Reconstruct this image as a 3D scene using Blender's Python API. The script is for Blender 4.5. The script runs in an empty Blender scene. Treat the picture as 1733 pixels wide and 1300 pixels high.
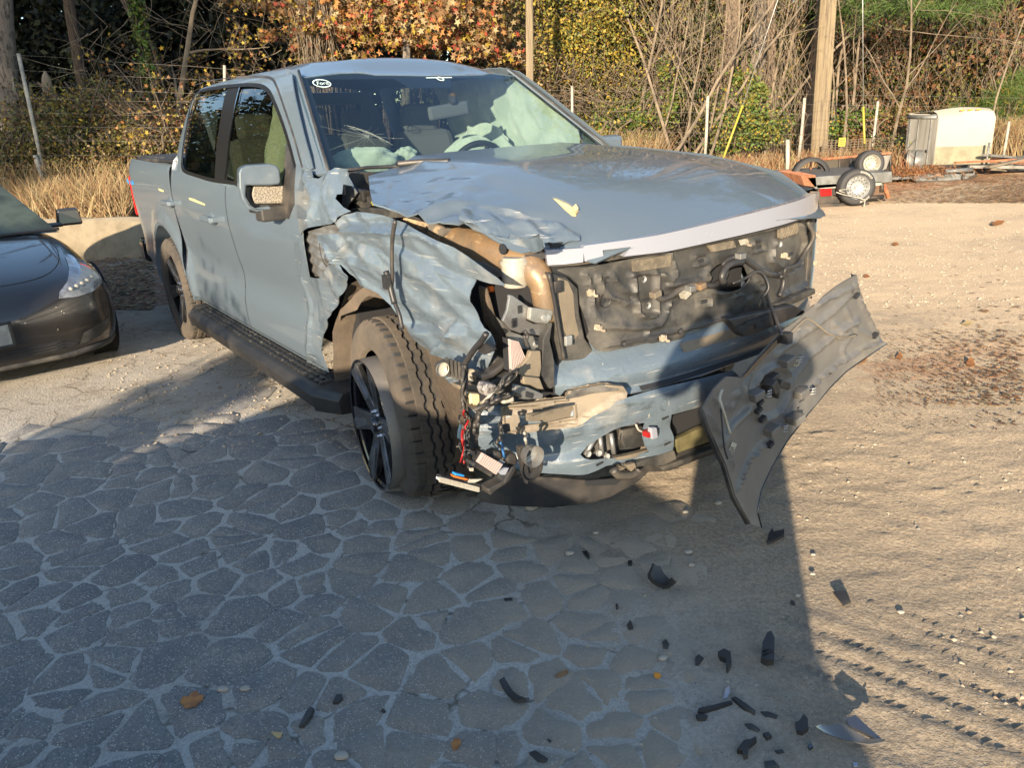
import bpy, bmesh, math, random
import numpy as np
from mathutils import Vector, Matrix, noise, geometry
from mathutils.bvhtree import BVHTree
R = math.radians
rnd = random.Random(7)
rng = np.random.default_rng(11)
S = bpy.context.scene
COL = S.collection

# ------------------------------------------------------------------ camera
FOC, PITCH, ROLL, CH = 1300., R(19.13), R(3.01), 1.597
_F = np.array([0, math.cos(PITCH), -math.sin(PITCH)])
_r = np.array([1, 0, 0.])
_d = np.cross(_F, _r)
_cr, _sr = math.cos(ROLL), math.sin(ROLL)
CR, CD = _cr*_r+_sr*_d, -_sr*_r+_cr*_d
CP = np.array([0, 0, CH])
cam = bpy.data.objects.new('camera', bpy.data.cameras.new('camera'))
COL.objects.link(cam)
cam.matrix_world = Matrix(((CR[0], -CD[0], -_F[0], 0), (CR[1], -CD[1], -_F[1], 0), (CR[2], -CD[2], -_F[2], CH), (0, 0, 0, 1)))
cam.data.sensor_width = 36
cam.data.sensor_fit = 'HORIZONTAL'
cam.data.lens = FOC/1733*36
cam.data.clip_start = .05
cam.data.clip_end = 2000
S.camera = cam

# ------------------------------------------------------------------ light
SUN_EL, SUN_AZ = R(12.5), R(196.6)      # compass azimuth of the sun: 0 = +Y, clockwise
world = bpy.data.worlds.new('World')
S.world = world
world.use_nodes = True
wn = world.node_tree
sky = wn.nodes.new('ShaderNodeTexSky')
sky.sky_type = 'NISHITA'
sky.sun_disc = False
sky.sun_elevation = SUN_EL
sky.sun_rotation = SUN_AZ
sky.air_density = 1.0
sky.dust_density = .6
sky.ozone_density = 1.8
wn.nodes['Background'].inputs[1].default_value = .15
wn.links.new(sky.outputs[0], wn.nodes['Background'].inputs[0])
sl = bpy.data.lights.new('sun', 'SUN')
sl.energy = 5.0
sl.angle = R(.5)
sl.color = (1.0, .82, .60)
sun = bpy.data.objects.new('sun', sl)
COL.objects.link(sun)
SD = Vector((math.sin(SUN_AZ)*math.cos(SUN_EL), math.cos(SUN_AZ)*math.cos(SUN_EL), math.sin(SUN_EL)))
sun.rotation_euler = SD.to_track_quat('Z', 'Y').to_euler()
S.view_settings.view_transform = 'Standard'
S.view_settings.look = 'None'
S.view_settings.gamma = 1
S.view_settings.use_curve_mapping = False
S.view_settings.exposure = 1.3
S.render.engine = 'CYCLES'
S.cycles.max_bounces = 6
S.cycles.transparent_max_bounces = 12
S.cycles.use_denoising = True

# ------------------------------------------------------------------ pixel -> place (photograph is 1733 x 1300)
YAW, TX, TY = R(-55.18), -1.874, 6.707
CY, SY = math.cos(YAW), math.sin(YAW)
def ray(px, py):
    v = (px-866.5)/FOC*CR+(py-650)/FOC*CD+_F
    return v/np.linalg.norm(v)
def G(px, py, z=0.):
    v = ray(px, py)
    return Vector(CP+(z-CH)/v[2]*v)
def WY(px, py, y):
    v = ray(px, py)
    return Vector(CP+y/v[1]*v)
def todir(v): return np.array([CY*v[0]+SY*v[1], -SY*v[0]+CY*v[1], v[2]])
def w2t(p): return todir(np.array([p[0]-TX, p[1]-TY, p[2]]))
def t2w(p): return Vector((CY*p[0]-SY*p[1]+TX, SY*p[0]+CY*p[1]+TY, p[2]))
CT = w2t(CP)
def TP(px, py, ax, val):
    v = todir(ray(px, py))
    return Vector(CT+(val-CT[ax])/v[ax]*v)
def hitf(px, py, ax, fn, v0):
    """first point on the truck surface  coord[ax] = fn(p)  met by the line of sight through a pixel"""
    v = todir(ray(px, py))
    def g(t):
        p = CT+t*v
        return p[ax]-fn(p)
    t0 = (v0-CT[ax])/v[ax]
    lo, hi = max(.8, t0-1.6), t0+1.6
    n = 90
    best, ga, ta = None, g(lo), lo
    mn = (abs(ga), lo)
    for i in range(1, n+1):
        t = lo+(hi-lo)*i/n
        gb = g(t)
        if abs(gb) < mn[0]: mn = (abs(gb), t)
        if ga*gb < 0:
            x0, x1, f0 = ta, t, ga
            for _ in range(14):
                xm = .5*(x0+x1); fm = g(xm)
                if f0*fm <= 0: x1 = xm
                else: x0, f0 = xm, fm
            return Vector(CT+.5*(x0+x1)*v)
        ga, ta = gb, t
    return Vector(CT+mn[1]*v)
ZT = {0: (0, 0, 1), 1: (180, 80, 3.767), 2: (480, 90, 2.988), 3: (480, 260, 3.466), 4: (560, 500, 3.42), 5: (900, 320, 3.333), 6: (740, 560, 3.466),
      7: (1150, 440, 2.766), 8: (0, 300, 3.612), 9: (0, 0, 3.466), 10: (450, 0, 3.151), 11: (950, 0, 3.466), 12: (1300, 120, 4.), 13: (200, 330, 3.333),
      14: (0, 650, 2.), 15: (700, 840, 2.166), 16: (1250, 300, 2.166)}
def Z(k, pts):
    x0, y0, s = ZT[k]
    return [(x0+p[0]/s, y0+p[1]/s) + tuple(p[2:]) for p in pts]

# ------------------------------------------------------------------ materials
def M(name, col, rough=.5, metal=0., coat=0., col2=None, ns=8., mix=(.4, .6), bump=None, spec=.5, tr=0., streak=None, detail=6, dust=None, crough=.04):
    m = bpy.data.materials.new(name)
    m.use_nodes = True
    nt = m.node_tree
    b = nt.nodes['Principled BSDF']
    I = b.inputs
    I['Base Color'].default_value = (*col, 1)
    I['Roughness'].default_value = rough
    I['Metallic'].default_value = metal
    I['Coat Weight'].default_value = coat
    I['Coat Roughness'].default_value = crough
    I['Specular IOR Level'].default_value = spec
    I['Transmission Weight'].default_value = tr
    if rough > .8: I['Diffuse Roughness'].default_value = .8
    N, L = nt.nodes.new, nt.links.new
    tc = N('ShaderNodeTexCoord')
    def nz(scale, sc3=None, det=detail):
        n = N('ShaderNodeTexNoise')
        n.inputs['Scale'].default_value = scale
        n.inputs['Detail'].default_value = det
        n.inputs['Roughness'].default_value = .62
        if sc3:
            mp = N('ShaderNodeMapping')
            mp.inputs['Scale'].default_value = sc3
            L(tc.outputs['Object'], mp.inputs[0])
            L(mp.outputs[0], n.inputs['Vector'])
        else:
            L(tc.outputs['Object'], n.inputs['Vector'])
        return n
    def ramp(src, a, c):
        r = N('ShaderNodeMapRange')
        r.inputs[1].default_value, r.inputs[2].default_value = a, c
        L(src, r.inputs[0])
        return r.outputs[0]
    def mixc(fac, A, B):
        x = N('ShaderNodeMix')
        x.data_type = 'RGBA'
        L(fac, x.inputs[0])
        for s, v in ((6, A), (7, B)):
            if isinstance(v, tuple): x.inputs[s].default_value = (*v, 1)
            else: L(v, x.inputs[s])
        return x.outputs[2]
    out = None
    if col2:
        out = mixc(ramp(nz(ns).outputs[0], *mix), col, col2)
        L(out, b.inputs['Base Color'])
    if streak:                       # (colour, scale3, lo, hi) scratches or grain
        for st in (streak if isinstance(streak, list) else [streak]):
            f = ramp(nz(1., st[1]).outputs[0], st[2], st[3])
            out = mixc(f, out if out else col, st[0])
        L(out, b.inputs['Base Color'])
    if dust:                         # (colour, scale, lo, hi) dried dirt: also dulls the gloss
        f = ramp(nz(dust[1]).outputs[0], dust[2], dust[3])
        out = mixc(f, out if out else col, dust[0])
        L(out, b.inputs['Base Color'])
        mr = N('ShaderNodeMapRange')
        L(f, mr.inputs[0])
        mr.inputs[3].default_value, mr.inputs[4].default_value = rough, .9
        L(mr.outputs[0], I['Roughness'])
    if bump:
        bl = bump if isinstance(bump, list) else [bump]
        prev = None
        for sc, st, ds in bl:
            bp = N('ShaderNodeBump')
            bp.inputs['Strength'].default_value = st
            bp.inputs['Distance'].default_value = ds
            L(nz(sc).outputs[0], bp.inputs['Height'])
            if prev: L(prev, bp.inputs['Normal'])
            prev = bp.outputs[0]
        L(prev, b.inputs['Normal'])
    return m
PAINTC = (.104, .135, .164)
MT = {}
MT['paint'] = M('grey_blue_paint', PAINTC, .40, 0, .62, dust=((.30, .27, .22), 2.2, .62, 1.05), bump=(.9, .12, .03), crough=.03)
MT['wreck'] = M('scuffed_grey_blue_paint', PAINTC, .36, 0, .8, crough=.1,
                streak=[((.30, .31, .30), (3, 3, 40), .60, .74), ((.07, .085, .095), (2.5, 6, 26), .60, .68), ((.40, .39, .36), (5, 5, 110), .635, .68), ((.38, .37, .34), (26, 30, 7), .68, .72)],
                dust=((.34, .32, .28), 5., .55, .95), bump=[(22, .25, .01), (6, .35, .03)])
MT['blackp'] = M('black_plastic', (.022, .022, .024), .45, col2=(.05, .046, .042), ns=5, bump=(240, .15, .002), dust=((.16, .135, .10), 4, .52, .9))
MT['dirtyp'] = M('dusty_grey_plastic', (.030, .030, .030), .5, col2=(.060, .057, .052), ns=9, mix=(.40, .62), bump=[(150, .25, .003), (20, .15, .006)], dust=((.13, .118, .098), 4.5, .48, .80))
MT['gloss'] = M('gloss_black', (.010, .010, .012), .12, 0, 1., dust=((.15, .13, .1), 3, .6, 1.))
MT['rubber'] = M('tyre_rubber', (.030, .028, .026), .75, col2=(.10, .082, .062), ns=4, mix=(.4, .75), bump=(120, .3, .003))
MT['mudrub'] = M('dusty_tyre_rubber', (.040, .036, .031), .85, col2=(.100, .080, .060), ns=5, mix=(.35, .72), bump=(160, .35, .004))
MT['cleanrub'] = M('clean_rubber', (.03, .03, .032), .6, bump=(90, .2, .002))
MT['chrome'] = M('polished_metal', (.75, .75, .76), .12, 1., bump=(60, .05, .002))
MT['alloy'] = M('machined_alloy', (.62, .63, .65), .22, 1., col2=(.45, .45, .45), ns=20)
MT['spoke'] = M('dark_polished_alloy', (.20, .205, .21), .28, .8, col2=(.11, .11, .115), ns=20)
MT['barrel'] = M('wheel_barrel_grey', (.16, .155, .15), .5, .3, col2=(.25, .23, .20), ns=3)
MT['steel'] = M('bare_steel', (.33, .34, .34), .42, .65, col2=(.22, .21, .20), ns=9, bump=(60, .2, .004))
MT['galv'] = M('galvanised_steel', (.42, .43, .42), .45, .5, col2=(.3, .3, .29), ns=12)
MT['tan'] = M('tan_primer_metal', (.25, .165, .092), .42, .2, .2, col2=(.17, .125, .085), ns=11, mix=(.46, .62), bump=(30, .35, .006), streak=((.40, .30, .19), (9, 30, 30), .60, .68), dust=((.13, .11, .085), 7, .52, .8))
MT['tanpl'] = M('dusty_tan_plastic', (.205, .168, .118), .6, col2=(.13, .11, .085), ns=8, mix=(.35, .7), bump=(80, .25, .004))
MT['felt'] = M('wheel_liner_felt', (.115, .088, .063), .95, col2=(.065, .052, .04), ns=9, mix=(.3, .7), bump=(70, .5, .01))
MT['whitep'] = M('white_plastic', (.38, .36, .31), .45, col2=(.27, .25, .20), ns=9)
MT['clip'] = M('dusty_clip_plastic', (.40, .34, .26), .6, col2=(.24, .2, .15), ns=30)
MT['lightbar'] = M('pale_light_bar', (.27, .285, .335), .25, 0, .7, bump=(40, .04, .002), dust=((.6, .58, .55), 5, .6, 1.))
MT['bag'] = M('airbag_cloth', (.45, .50, .43), .85, col2=(.34, .40, .34), ns=6, bump=[(260, .2, .002), (9, .5, .03)])
MT['inner'] = M('dark_interior', (.020, .021, .024), .7, bump=(200, .2, .002))
MT['inner2'] = M('grey_interior', (.10, .105, .11), .8, bump=(200, .2, .002))
MT['red'] = M('red_lens', (.55, .012, .012), .15, 0, 1.)
MT['amber'] = M('amber_lens', (.75, .28, .02), .3, 0, 1.)
MT['yellow'] = M('yellow_plastic', (.34, .29, .04), .5)
MT['blue'] = M('blue_print', (.02, .25, .60), .5)
MT['orange'] = M('orange_plastic', (.75, .16, .02), .5)
MT['wirered'] = M('red_wire', (.28, .012, .012), .5)
MT['bluew'] = M('blue_wire', (.02, .10, .26), .5)
MT['foam'] = M('honeycomb_foam', (.08, .07, .055), .9, col2=(.14, .12, .09), ns=30)
MT['cream'] = M('torn_edge_resin', (.58, .47, .25), .6, bump=(50, .3, .004))
def glass(name, tint, rough=0., alpha=.75, spec=.5, refl=1.):
    m = bpy.data.materials.new(name)
    m.use_nodes = True
    nt = m.node_tree
    nt.nodes.remove(nt.nodes['Principled BSDF'])
    N, L = nt.nodes.new, nt.links.new
    t = N('ShaderNodeBsdfTransparent'); t.inputs[0].default_value = (*tint, 1)
    g = N('ShaderNodeBsdfGlossy'); g.inputs['Roughness'].default_value = rough; g.inputs[0].default_value = (refl, refl, refl, 1)
    fr = N('ShaderNodeFresnel'); ge = N('ShaderNodeNewGeometry'); mi_ = N('ShaderNodeMapRange'); mi_.inputs[3].default_value = 1.8; mi_.inputs[4].default_value = 1/1.8; L(ge.outputs['Backfacing'], mi_.inputs[0]); L(mi_.outputs[0], fr.inputs[0])
    mx = N('ShaderNodeMixShader')
    L(fr.outputs[0], mx.inputs[0]); L(t.outputs[0], mx.inputs[1]); L(g.outputs[0], mx.inputs[2])
    L(mx.outputs[0], nt.nodes['Material Output'].inputs[0])
    return m
MT['glass'] = glass('windscreen_glass', (.66, .75, .74))
MT['tint'] = glass('tinted_side_glass', (.40, .44, .36))
MT['lens'] = glass('clear_lens', (.85, .87, .9), .02)

MT['pillar'] = M('black_pillar_trim', (.012, .011, .010), .35, spec=.15)
MT['step'] = M('black_step_plastic', (.016, .016, .017), .5, col2=(.030, .028, .026), ns=6, bump=(200, .2, .002), dust=((.10, .085, .065), 5, .58, .95))
def ordinal(i): return ('first', 'second', 'third', 'fourth', 'fifth', 'sixth', 'seventh', 'eighth', 'ninth', 'tenth', 'eleventh', 'twelfth', 'thirteenth', 'fourteenth', 'fifteenth', 'sixteenth', 'seventeenth', 'eighteenth', 'nineteenth', 'twentieth')[i]
# ------------------------------------------------------------------ mesh helpers
def tag(o, label=None, cat=None, group=None, kind=None):
    if label: o['label'] = label
    if cat: o['category'] = cat
    if group: o['group'] = group
    if kind: o['kind'] = kind
    return o
def empty(name, loc=(0, 0, 0), rz=0., **k):
    o = bpy.data.objects.new(name, None)
    o.location = loc
    o.rotation_euler = (0, 0, rz)
    o.empty_display_size = .1
    COL.objects.link(o)
    return tag(o, **k)
def link(name, me, mats, par=None, smooth=True, split=None, **k):
    for m in (mats if isinstance(mats, (list, tuple)) else [mats]):
        me.materials.append(MT[m] if isinstance(m, str) else m)
    if smooth and len(me.polygons): me.polygons.foreach_set('use_smooth', [True]*len(me.polygons))
    o = bpy.data.objects.new(name, me)
    COL.objects.link(o)
    if par: o.parent = par
    if split:
        md = o.modifiers.new('edges', 'EDGE_SPLIT')
        md.split_angle = R(split)
    return tag(o, **k)
class MB:
    def __init__(s): s.v = []; s.f = []; s.mi = []; s.m = 0
    def add(s, v, f):
        n = len(s.v); s.v += [tuple(p) for p in v]; s.f += [tuple(i+n for i in q) for q in f]; s.mi += [s.m]*len(f)
        return s
    def box(s, c, d, rot=None, tp=1.):
        """box centred c, sizes d; tp narrows the top"""
        V = []
        for z in (-.5, .5):
            k = tp if z > 0 else 1
            for x, y in ((-.5, -.5), (.5, -.5), (.5, .5), (-.5, .5)): V.append(Vector((x*d[0]*k, y*d[1]*k, z*d[2])))
        if rot is not None: V = [rot @ p for p in V]
        c = Vector(c)
        return s.add([p+c for p in V], [(3, 2, 1, 0), (4, 5, 6, 7), (0, 1, 5, 4), (1, 2, 6, 5), (2, 3, 7, 6), (3, 0, 4, 7)])
    def tube(s, pts, r, n=6, cap=True):
        pts = [Vector(p) for p in pts]
        rs = r if isinstance(r, (list, tuple)) else [r]*len(pts)
        V, Fc = [], []
        t0 = (pts[1]-pts[0]).normalized()
        u = t0.orthogonal().normalized()
        for i, p in enumerate(pts):
            t = (pts[min(i+1, len(pts)-1)]-pts[max(i-1, 0)])
            if t.length < 1e-9: t = t0.copy()
            t.normalize()
            u = (u-t*u.dot(t))
            u = u.normalized() if u.length > 1e-6 else t.orthogonal().normalized()
            w = t.cross(u)
            for k in range(n):
                a = 2*math.pi*k/n
                V.append(p+(u*math.cos(a)+w*math.sin(a))*rs[i])
        for i in range(len(pts)-1):
            for k in range(n):
                Fc.append((i*n+k, i*n+(k+1) % n, (i+1)*n+(k+1) % n, (i+1)*n+k))
        if cap:
            Fc.append(tuple(range(n-1, -1, -1))); Fc.append(tuple(range((len(pts)-1)*n, len(pts)*n)))
        return s.add(V, Fc)
    def lathe(s, prof, n=32, mtx=None, close=False):
        """prof: (radius, axial) round local Y axis"""
        V, Fc = [], []
        m = len(prof)
        for k in range(n):
            a = 2*math.pi*k/n
            for r, y in prof: V.append(Vector((r*math.cos(a), y, r*math.sin(a))))
        if mtx is not None: V = [mtx @ p for p in V]
        for k in range(n):
            q = (k+1) % n
            for i in range(m if close else m-1):
                j = (i+1) % m
                Fc.append((k*m+i, k*m+j, q*m+j, q*m+i))
        return s.add(V, Fc)
    def prism(s, pts, vec):
        pts = [Vector(p) for p in pts]; vec = Vector(vec)
        n = len(pts)
        return s.add(pts+[p+vec for p in pts], [tuple(range(n-1, -1, -1)), tuple(range(n, 2*n))]+[(i, (i+1) % n, n+(i+1) % n, n+i) for i in range(n)])
    def quad(s, a, b, c, d): return s.add([a, b, c, d], [(0, 1, 2, 3)])
    def build(s, name, mats, par=None, smooth=False, split=None, bevel=0, **k):
        me = bpy.data.meshes.new(name)
        me.from_pydata(s.v, [], s.f)
        if s.m: me.polygons.foreach_set('material_index', s.mi)
        bm = bmesh.new(); bm.from_mesh(me); bmesh.ops.recalc_face_normals(bm, faces=bm.faces); bm.to_mesh(me); bm.free()
        o = link(name, me, mats, par, smooth, split, **k)
        if bevel:
            md = o.modifiers.new('bevel', 'BEVEL'); md.width = bevel; md.segments = 2; md.limit_method = 'ANGLE'; md.angle_limit = R(40)
        return o
def catmull(pts, n=6, closed=False):
    P = [Vector(p) for p in pts]
    if not closed: P = [P[0]*2-P[1]]+P+[P[-1]*2-P[-2]]
    out = []
    N_ = len(P)
    rng_ = range(N_) if closed else range(1, N_-2)
    for i in rng_:
        a, b, c, d = P[(i-1) % N_], P[i % N_], P[(i+1) % N_], P[(i+2) % N_]
        for k in range(n):
            t = k/n
            out.append(.5*((2*b)+(c-a)*t+(2*a-5*b+4*c-d)*t*t+(3*b-a-3*c+d)*t**3))
    if not closed: out.append(P[-2])
    return out
def sp(xs, ys):
    """smooth monotone-ish interpolation through knots"""
    xs, ys = list(xs), list(ys)
    n = len(xs)
    d = [(ys[i+1]-ys[i])/(xs[i+1]-xs[i]) for i in range(n-1)]
    m = [d[0]]+[0 if d[i-1]*d[i] <= 0 else 2*d[i-1]*d[i]/(d[i-1]+d[i]) for i in range(1, n-1)]+[d[-1]]
    def f(x):
        if x <= xs[0]: return ys[0]+m[0]*(x-xs[0])
        if x >= xs[-1]: return ys[-1]+m[-1]*(x-xs[-1])
        i = 0
        while x > xs[i+1]: i += 1
        h = xs[i+1]-xs[i]; t = (x-xs[i])/h
        return (2*t**3-3*t*t+1)*ys[i]+(t**3-2*t*t+t)*h*m[i]+(-2*t**3+3*t*t)*ys[i+1]+(t**3-t*t)*h*m[i+1]
    return f
def panel(name, loops, lift, mat, par, out=(0, -1, 0), step=.06, th=.005, split=40, smooth=True, mesh_only=False, **k):
    """trim a 2-D outline (with holes) to a fine grid and lift it onto a surface; real thickness behind it"""
    if not isinstance(loops[0], list): loops = [loops]
    L3 = [[Vector((p[0], p[1], 0)) for p in lp] for lp in loops]
    tris = geometry.tessellate_polygon(L3)
    flat = [p for lp in L3 for p in lp]
    bm = bmesh.new()
    vs = [bm.verts.new(p) for p in flat]
    for t in tris:
        if len(set(t)) == 3:
            try: bm.faces.new([vs[i] for i in t])
            except ValueError: pass
    st = step if isinstance(step, tuple) else (step, step)
    for ax in (0, 1):
        lo = min(p[ax] for p in flat); hi = max(p[ax] for p in flat)
        no = Vector((1, 0, 0)) if ax == 0 else Vector((0, 1, 0))
        q = math.floor(lo/st[ax])*st[ax]+st[ax]*.5137
        while q < hi:
            if q > lo+1e-5:
                bmesh.ops.bisect_plane(bm, geom=list(bm.verts)+list(bm.edges)+list(bm.faces), dist=1e-6, plane_co=no*q, plane_no=no)
            q += st[ax]
    bmesh.ops.remove_doubles(bm, verts=bm.verts, dist=1e-5)
    for v in bm.verts: v.co = Vector(lift(v.co.x, v.co.y))
    bmesh.ops.dissolve_degenerate(bm, dist=1e-6, edges=bm.edges)
    bm.normal_update()
    o_ = Vector(out)
    if sum((f.normal.dot(o_)*f.calc_area() for f in bm.faces)) < 0:
        bmesh.ops.reverse_faces(bm, faces=bm.faces)
    me = bpy.data.meshes.new(name)
    bm.to_mesh(me); bm.free()
    ob = link(name, me, mat, par, smooth, **k)
    if th:
        md = ob.modifiers.new('thickness', 'SOLIDIFY'); md.thickness = th; md.offset = -1
    if split:
        md = ob.modifiers.new('edges', 'EDGE_SPLIT'); md.split_angle = R(split)
    return ob
def N3(x, y, z=0.): return noise.noise(Vector((x, y, z)))
def crump(x, y, z, a=1., f=6.):
    """folded sheet metal: facets, creases and dents"""
    p = Vector((x*f, y*f, z*f))
    q = p+Vector((N3(*(p*.6)), N3(*(p*.6+Vector((7, 3, 1)))), 0))*1.2
    dist = noise.voronoi(q)[0]
    return a*((dist[1]-dist[0])*.55-.2+.5*(1-2*abs(noise.noise(q*.8)))-.3+.16*noise.noise(p*3.1))
def plate(name, k, pts, ax, val, mat, par, th=.01, bevel=0, smooth=False, fn=None, **kw):
    """polygon traced on a plane of the truck frame, with real thickness"""
    P = []
    for p in Z(k, pts):
        if len(p) > 2: P.append(TP(p[0], p[1], ax, p[2]))
        elif fn: P.append(hitf(p[0], p[1], ax, fn, val))
        else: P.append(TP(p[0], p[1], ax, val))
    sgn = [0, 0, 0]; sgn[ax] = -th if ax != 1 else th
    return MB().prism(P, sgn).build(name, mat, par, smooth, bevel=bevel, **kw)
def wire(name, k, pts, ax, val, r, mat, par, n=6, sm=5, **kw):
    P = [TP(p[0], p[1], ax, p[2] if len(p) > 2 else val) for p in Z(k, pts)]
    return MB().tube(catmull(P, sm), r, n).build(name, mat, par, True, **kw)
# ================================================================== the wrecked pickup truck
TRK = empty('pickup_truck', (TX, TY, 0), YAW, label='wrecked grey-blue crew cab pickup truck with crushed front corner and flat front tyre', cat='pickup truck')
prof = sp([.28, .34, .42, .52, .60, .68, .76, .88, 1.0, 1.1, 1.2, 1.28, 1.34, 1.40, 1.5, 1.65, 1.8, 1.87, 1.93],
          [.87, .905, .925, .937, .937, .922, .916, .936, .952, .962, .962, .952, .938, .918, .885, .825, .757, .715, .65])
profb = sp([.4, .52, .60, .72, .88, 1.0, 1.1, 1.2, 1.3, 1.37, 1.42], [.93, .942, .945, .94, .948, .957, .963, .963, .958, .945, .915])
def flare(x, z):
    s = 0
    for cx in (-.03, 3.68):
        r = math.hypot(x-cx, z-.43)
        s += .032*math.exp(-((r-.53)/.07)**2)
    return s
def sideW(x, z):
    z = max(.25, min(1.95, z)); x = max(-1.4, min(4.8, x))
    w = prof(z) if x > .445 else profb(z)
    if z < 1.36: w += flare(x, z)
    if x < -.95: w -= .05*((-.95-x)/.27)**2
    if x > 4.1: w -= .16*((x-4.1)/.55)**2
    if x > .47 and z > 1.36 and x < .75: w -= .015*((.75-x)/.25)**2
    return w
SF = lambda p: -sideW(p[0], p[2])
def side_pts(k, pts): return [(q[0], q[2]) for q in (hitf(p[0], p[1], 1, SF, -.95) for p in Z(k, pts))]
liftR = lambda x, z: (x, -sideW(x, z), z)
liftL = lambda x, z: (x, sideW(x, z), z)
def arcp(cx, cz, r, a0, a1, n):
    return [(cx+r*math.cos(R(a0+(a1-a0)*i/n)), cz+r*math.sin(R(a0+(a1-a0)*i/n))) for i in range(n+1)]
ARCH = arcp(-.03, .43, .50, -4, 184, 22)
bed = [(.43, .40), (.43, 1.39), (-.2, 1.405), (-1.08, 1.425), (-1.19, 1.40), (-1.225, 1.30), (-1.225, .95), (-1.21, .62), (-.9, .58), (-.56, .46)]+[p for p in reversed(ARCH)]
for lf, ot in ((liftR, (0, -1, 0)), (liftL, (0, 1, 0))):
    bp = panel('bed_side', [bed], lf, 'paint', TRK, out=ot, step=.055)
    sgn = -1 if ot[1] < 0 else 1
    rim = MB()
    V, F_ = [], []
    for r_, dy, in ((.50, .0), (.495, -.03), (.475, -.12)):
        for (x, z) in arcp(-.03, .43, r_, -4, 184, 28): V.append((x, sgn*(sideW(-.03+.5*(x+.03)/r_, .43+.5*(z-.43)/r_)+dy+.001), z))
    for j in range(2):
        for i in range(28): F_.append((j*29+i, j*29+i+1, (j+1)*29+i+1, (j+1)*29+i))
    rim.add(V, F_).build('arch_lip', 'paint', bp, True)
    # wheel housing
    MB().add([(x, sgn*y, z) for y in (.86, .45) for (x, z) in arcp(-.03, .43, .56, -4, 184, 20)], [(i, i+1, 22+i, 21+i) for i in range(20)]+[tuple(range(21, 42))]).build('wheel_housing', 'inner', bp)
MB().box((-.2, 0, 1.415), (1.36, 1.80, .03)).box((-.4, 0, 1.0), (1.62, 1.0, .5)).build('cargo_bed', 'blackp', TRK, bevel=.01)
tc_ = MB()
for i in range(12): tc_.box((-1.08+i*.135, 0, 1.435), (.128, 1.70, .012))
tc_.build('bed_cover', 'blackp', TRK, bevel=.004)
MB().box((-1.235, 0, 1.05), (.05, 1.78, .70)).build('tailgate', 'paint', TRK, bevel=.02)
MB().box((-1.30, 0, .60), (.22, 1.86, .22)).build('rear_bumper', 'gloss', TRK, bevel=.04)
panel('tail_lamp', [[(-1.05, 1.275), (-1.232, 1.28), (-1.232, .945), (-1.17, .94), (-1.12, 1.05), (-1.10, 1.2)]], lambda x, z: (x, -sideW(x, z)-.006, z), 'red', TRK, step=.03, th=.03)
MB().box((-1.25, -.86, 1.1), (.05, .14, .36)).build('tail_lamp', 'red', TRK, bevel=.02)
MB().box((-1.25, .86, 1.1), (.05, .14, .36)).build('tail_lamp', 'red', TRK, bevel=.02)
# blue printed mark and two yellow chalk marks (flat print on the panel)
def decal(name, k, pts, mat, par=TRK, off=.002):
    q = side_pts(k, pts)
    return panel(name, [q], lambda x, z: (x, -sideW(x, z)-off, z), mat, par, step=.05, th=0, split=None)
ZT[17] = (200, 280, 17.33)
for i, dx in enumerate((0, 75, 150)):
    decal('decal_stroke', 17, [(240+dx, 385+dx*.35), (280+dx, 395+dx*.35), (335+dx, 545+dx*.1), (290+dx, 510+dx*.1)], 'blue')
decal('decal_stroke', 17, [(260, 455), (470, 520), (465, 550), (280, 490)], 'blue')
MT['chalk'] = M('yellow_chalk', (.40, .35, .16), .9)
decal('paint_pen_mark', 17, [(1180, 665), (1330, 715), (1350, 780), (1210, 735)], 'chalk')
decal('paint_pen_mark', 1, [(527, 958), (560, 965), (630, 998), (632, 1008), (600, 998), (530, 970)], 'chalk')

# ---- cab sides and doors (one continuous surface function, real gaps between the panels)
DLO = side_pts(1, [(480, 745), (488, 650), (520, 460), (556, 320), (600, 278), (700, 256), (840, 240), (960, 240), (1022, 264), (1062, 325), (1122, 475), (1172, 635), (1206, 765), (1200, 1000), (1165, 1092), (1068, 1072), (1000, 980), (850, 915), (840, 880), (815, 864), (690, 848), (600, 824), (500, 788)])
xw = lambda z: 3.13-(z-1.41)*1.52
seam_f = [(2.52, 1.845), (2.60, 1.80), (2.80, 1.66), (3.00, 1.50)]
xs_, SEAM = .455, 1.775
bot = .415
def dloX(p): return p
# split the glass opening at the B pillar
mx = 1.90
top_edge = [(xs_+.02, 1.36), (.50, 1.5), (.545, 1.7), (.60, 1.82), (.70, 1.872), (1.1, 1.885), (1.775, 1.888)]
rear_door = [(xs_+.02, .44), (xs_+.02, 1.36)]
d_all = panel('cab_side', [[(xs_, .44)]+[(xs_, 1.36), (.485, 1.5), (.53, 1.7), (.585, 1.84), (.69, 1.895), (1.1, 1.91), (1.8, 1.912), (2.35, 1.895), (2.50, 1.862), (2.80, 1.645), (3.02, 1.485), (3.09, 1.425), (3.03, 1.40), (2.99, 1.15), (2.93, .90), (2.93, .60), (2.98, .415), (1.8, bot), (.70, bot)], DLO], liftR, 'paint', TRK, step=.05, th=.006)
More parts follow.
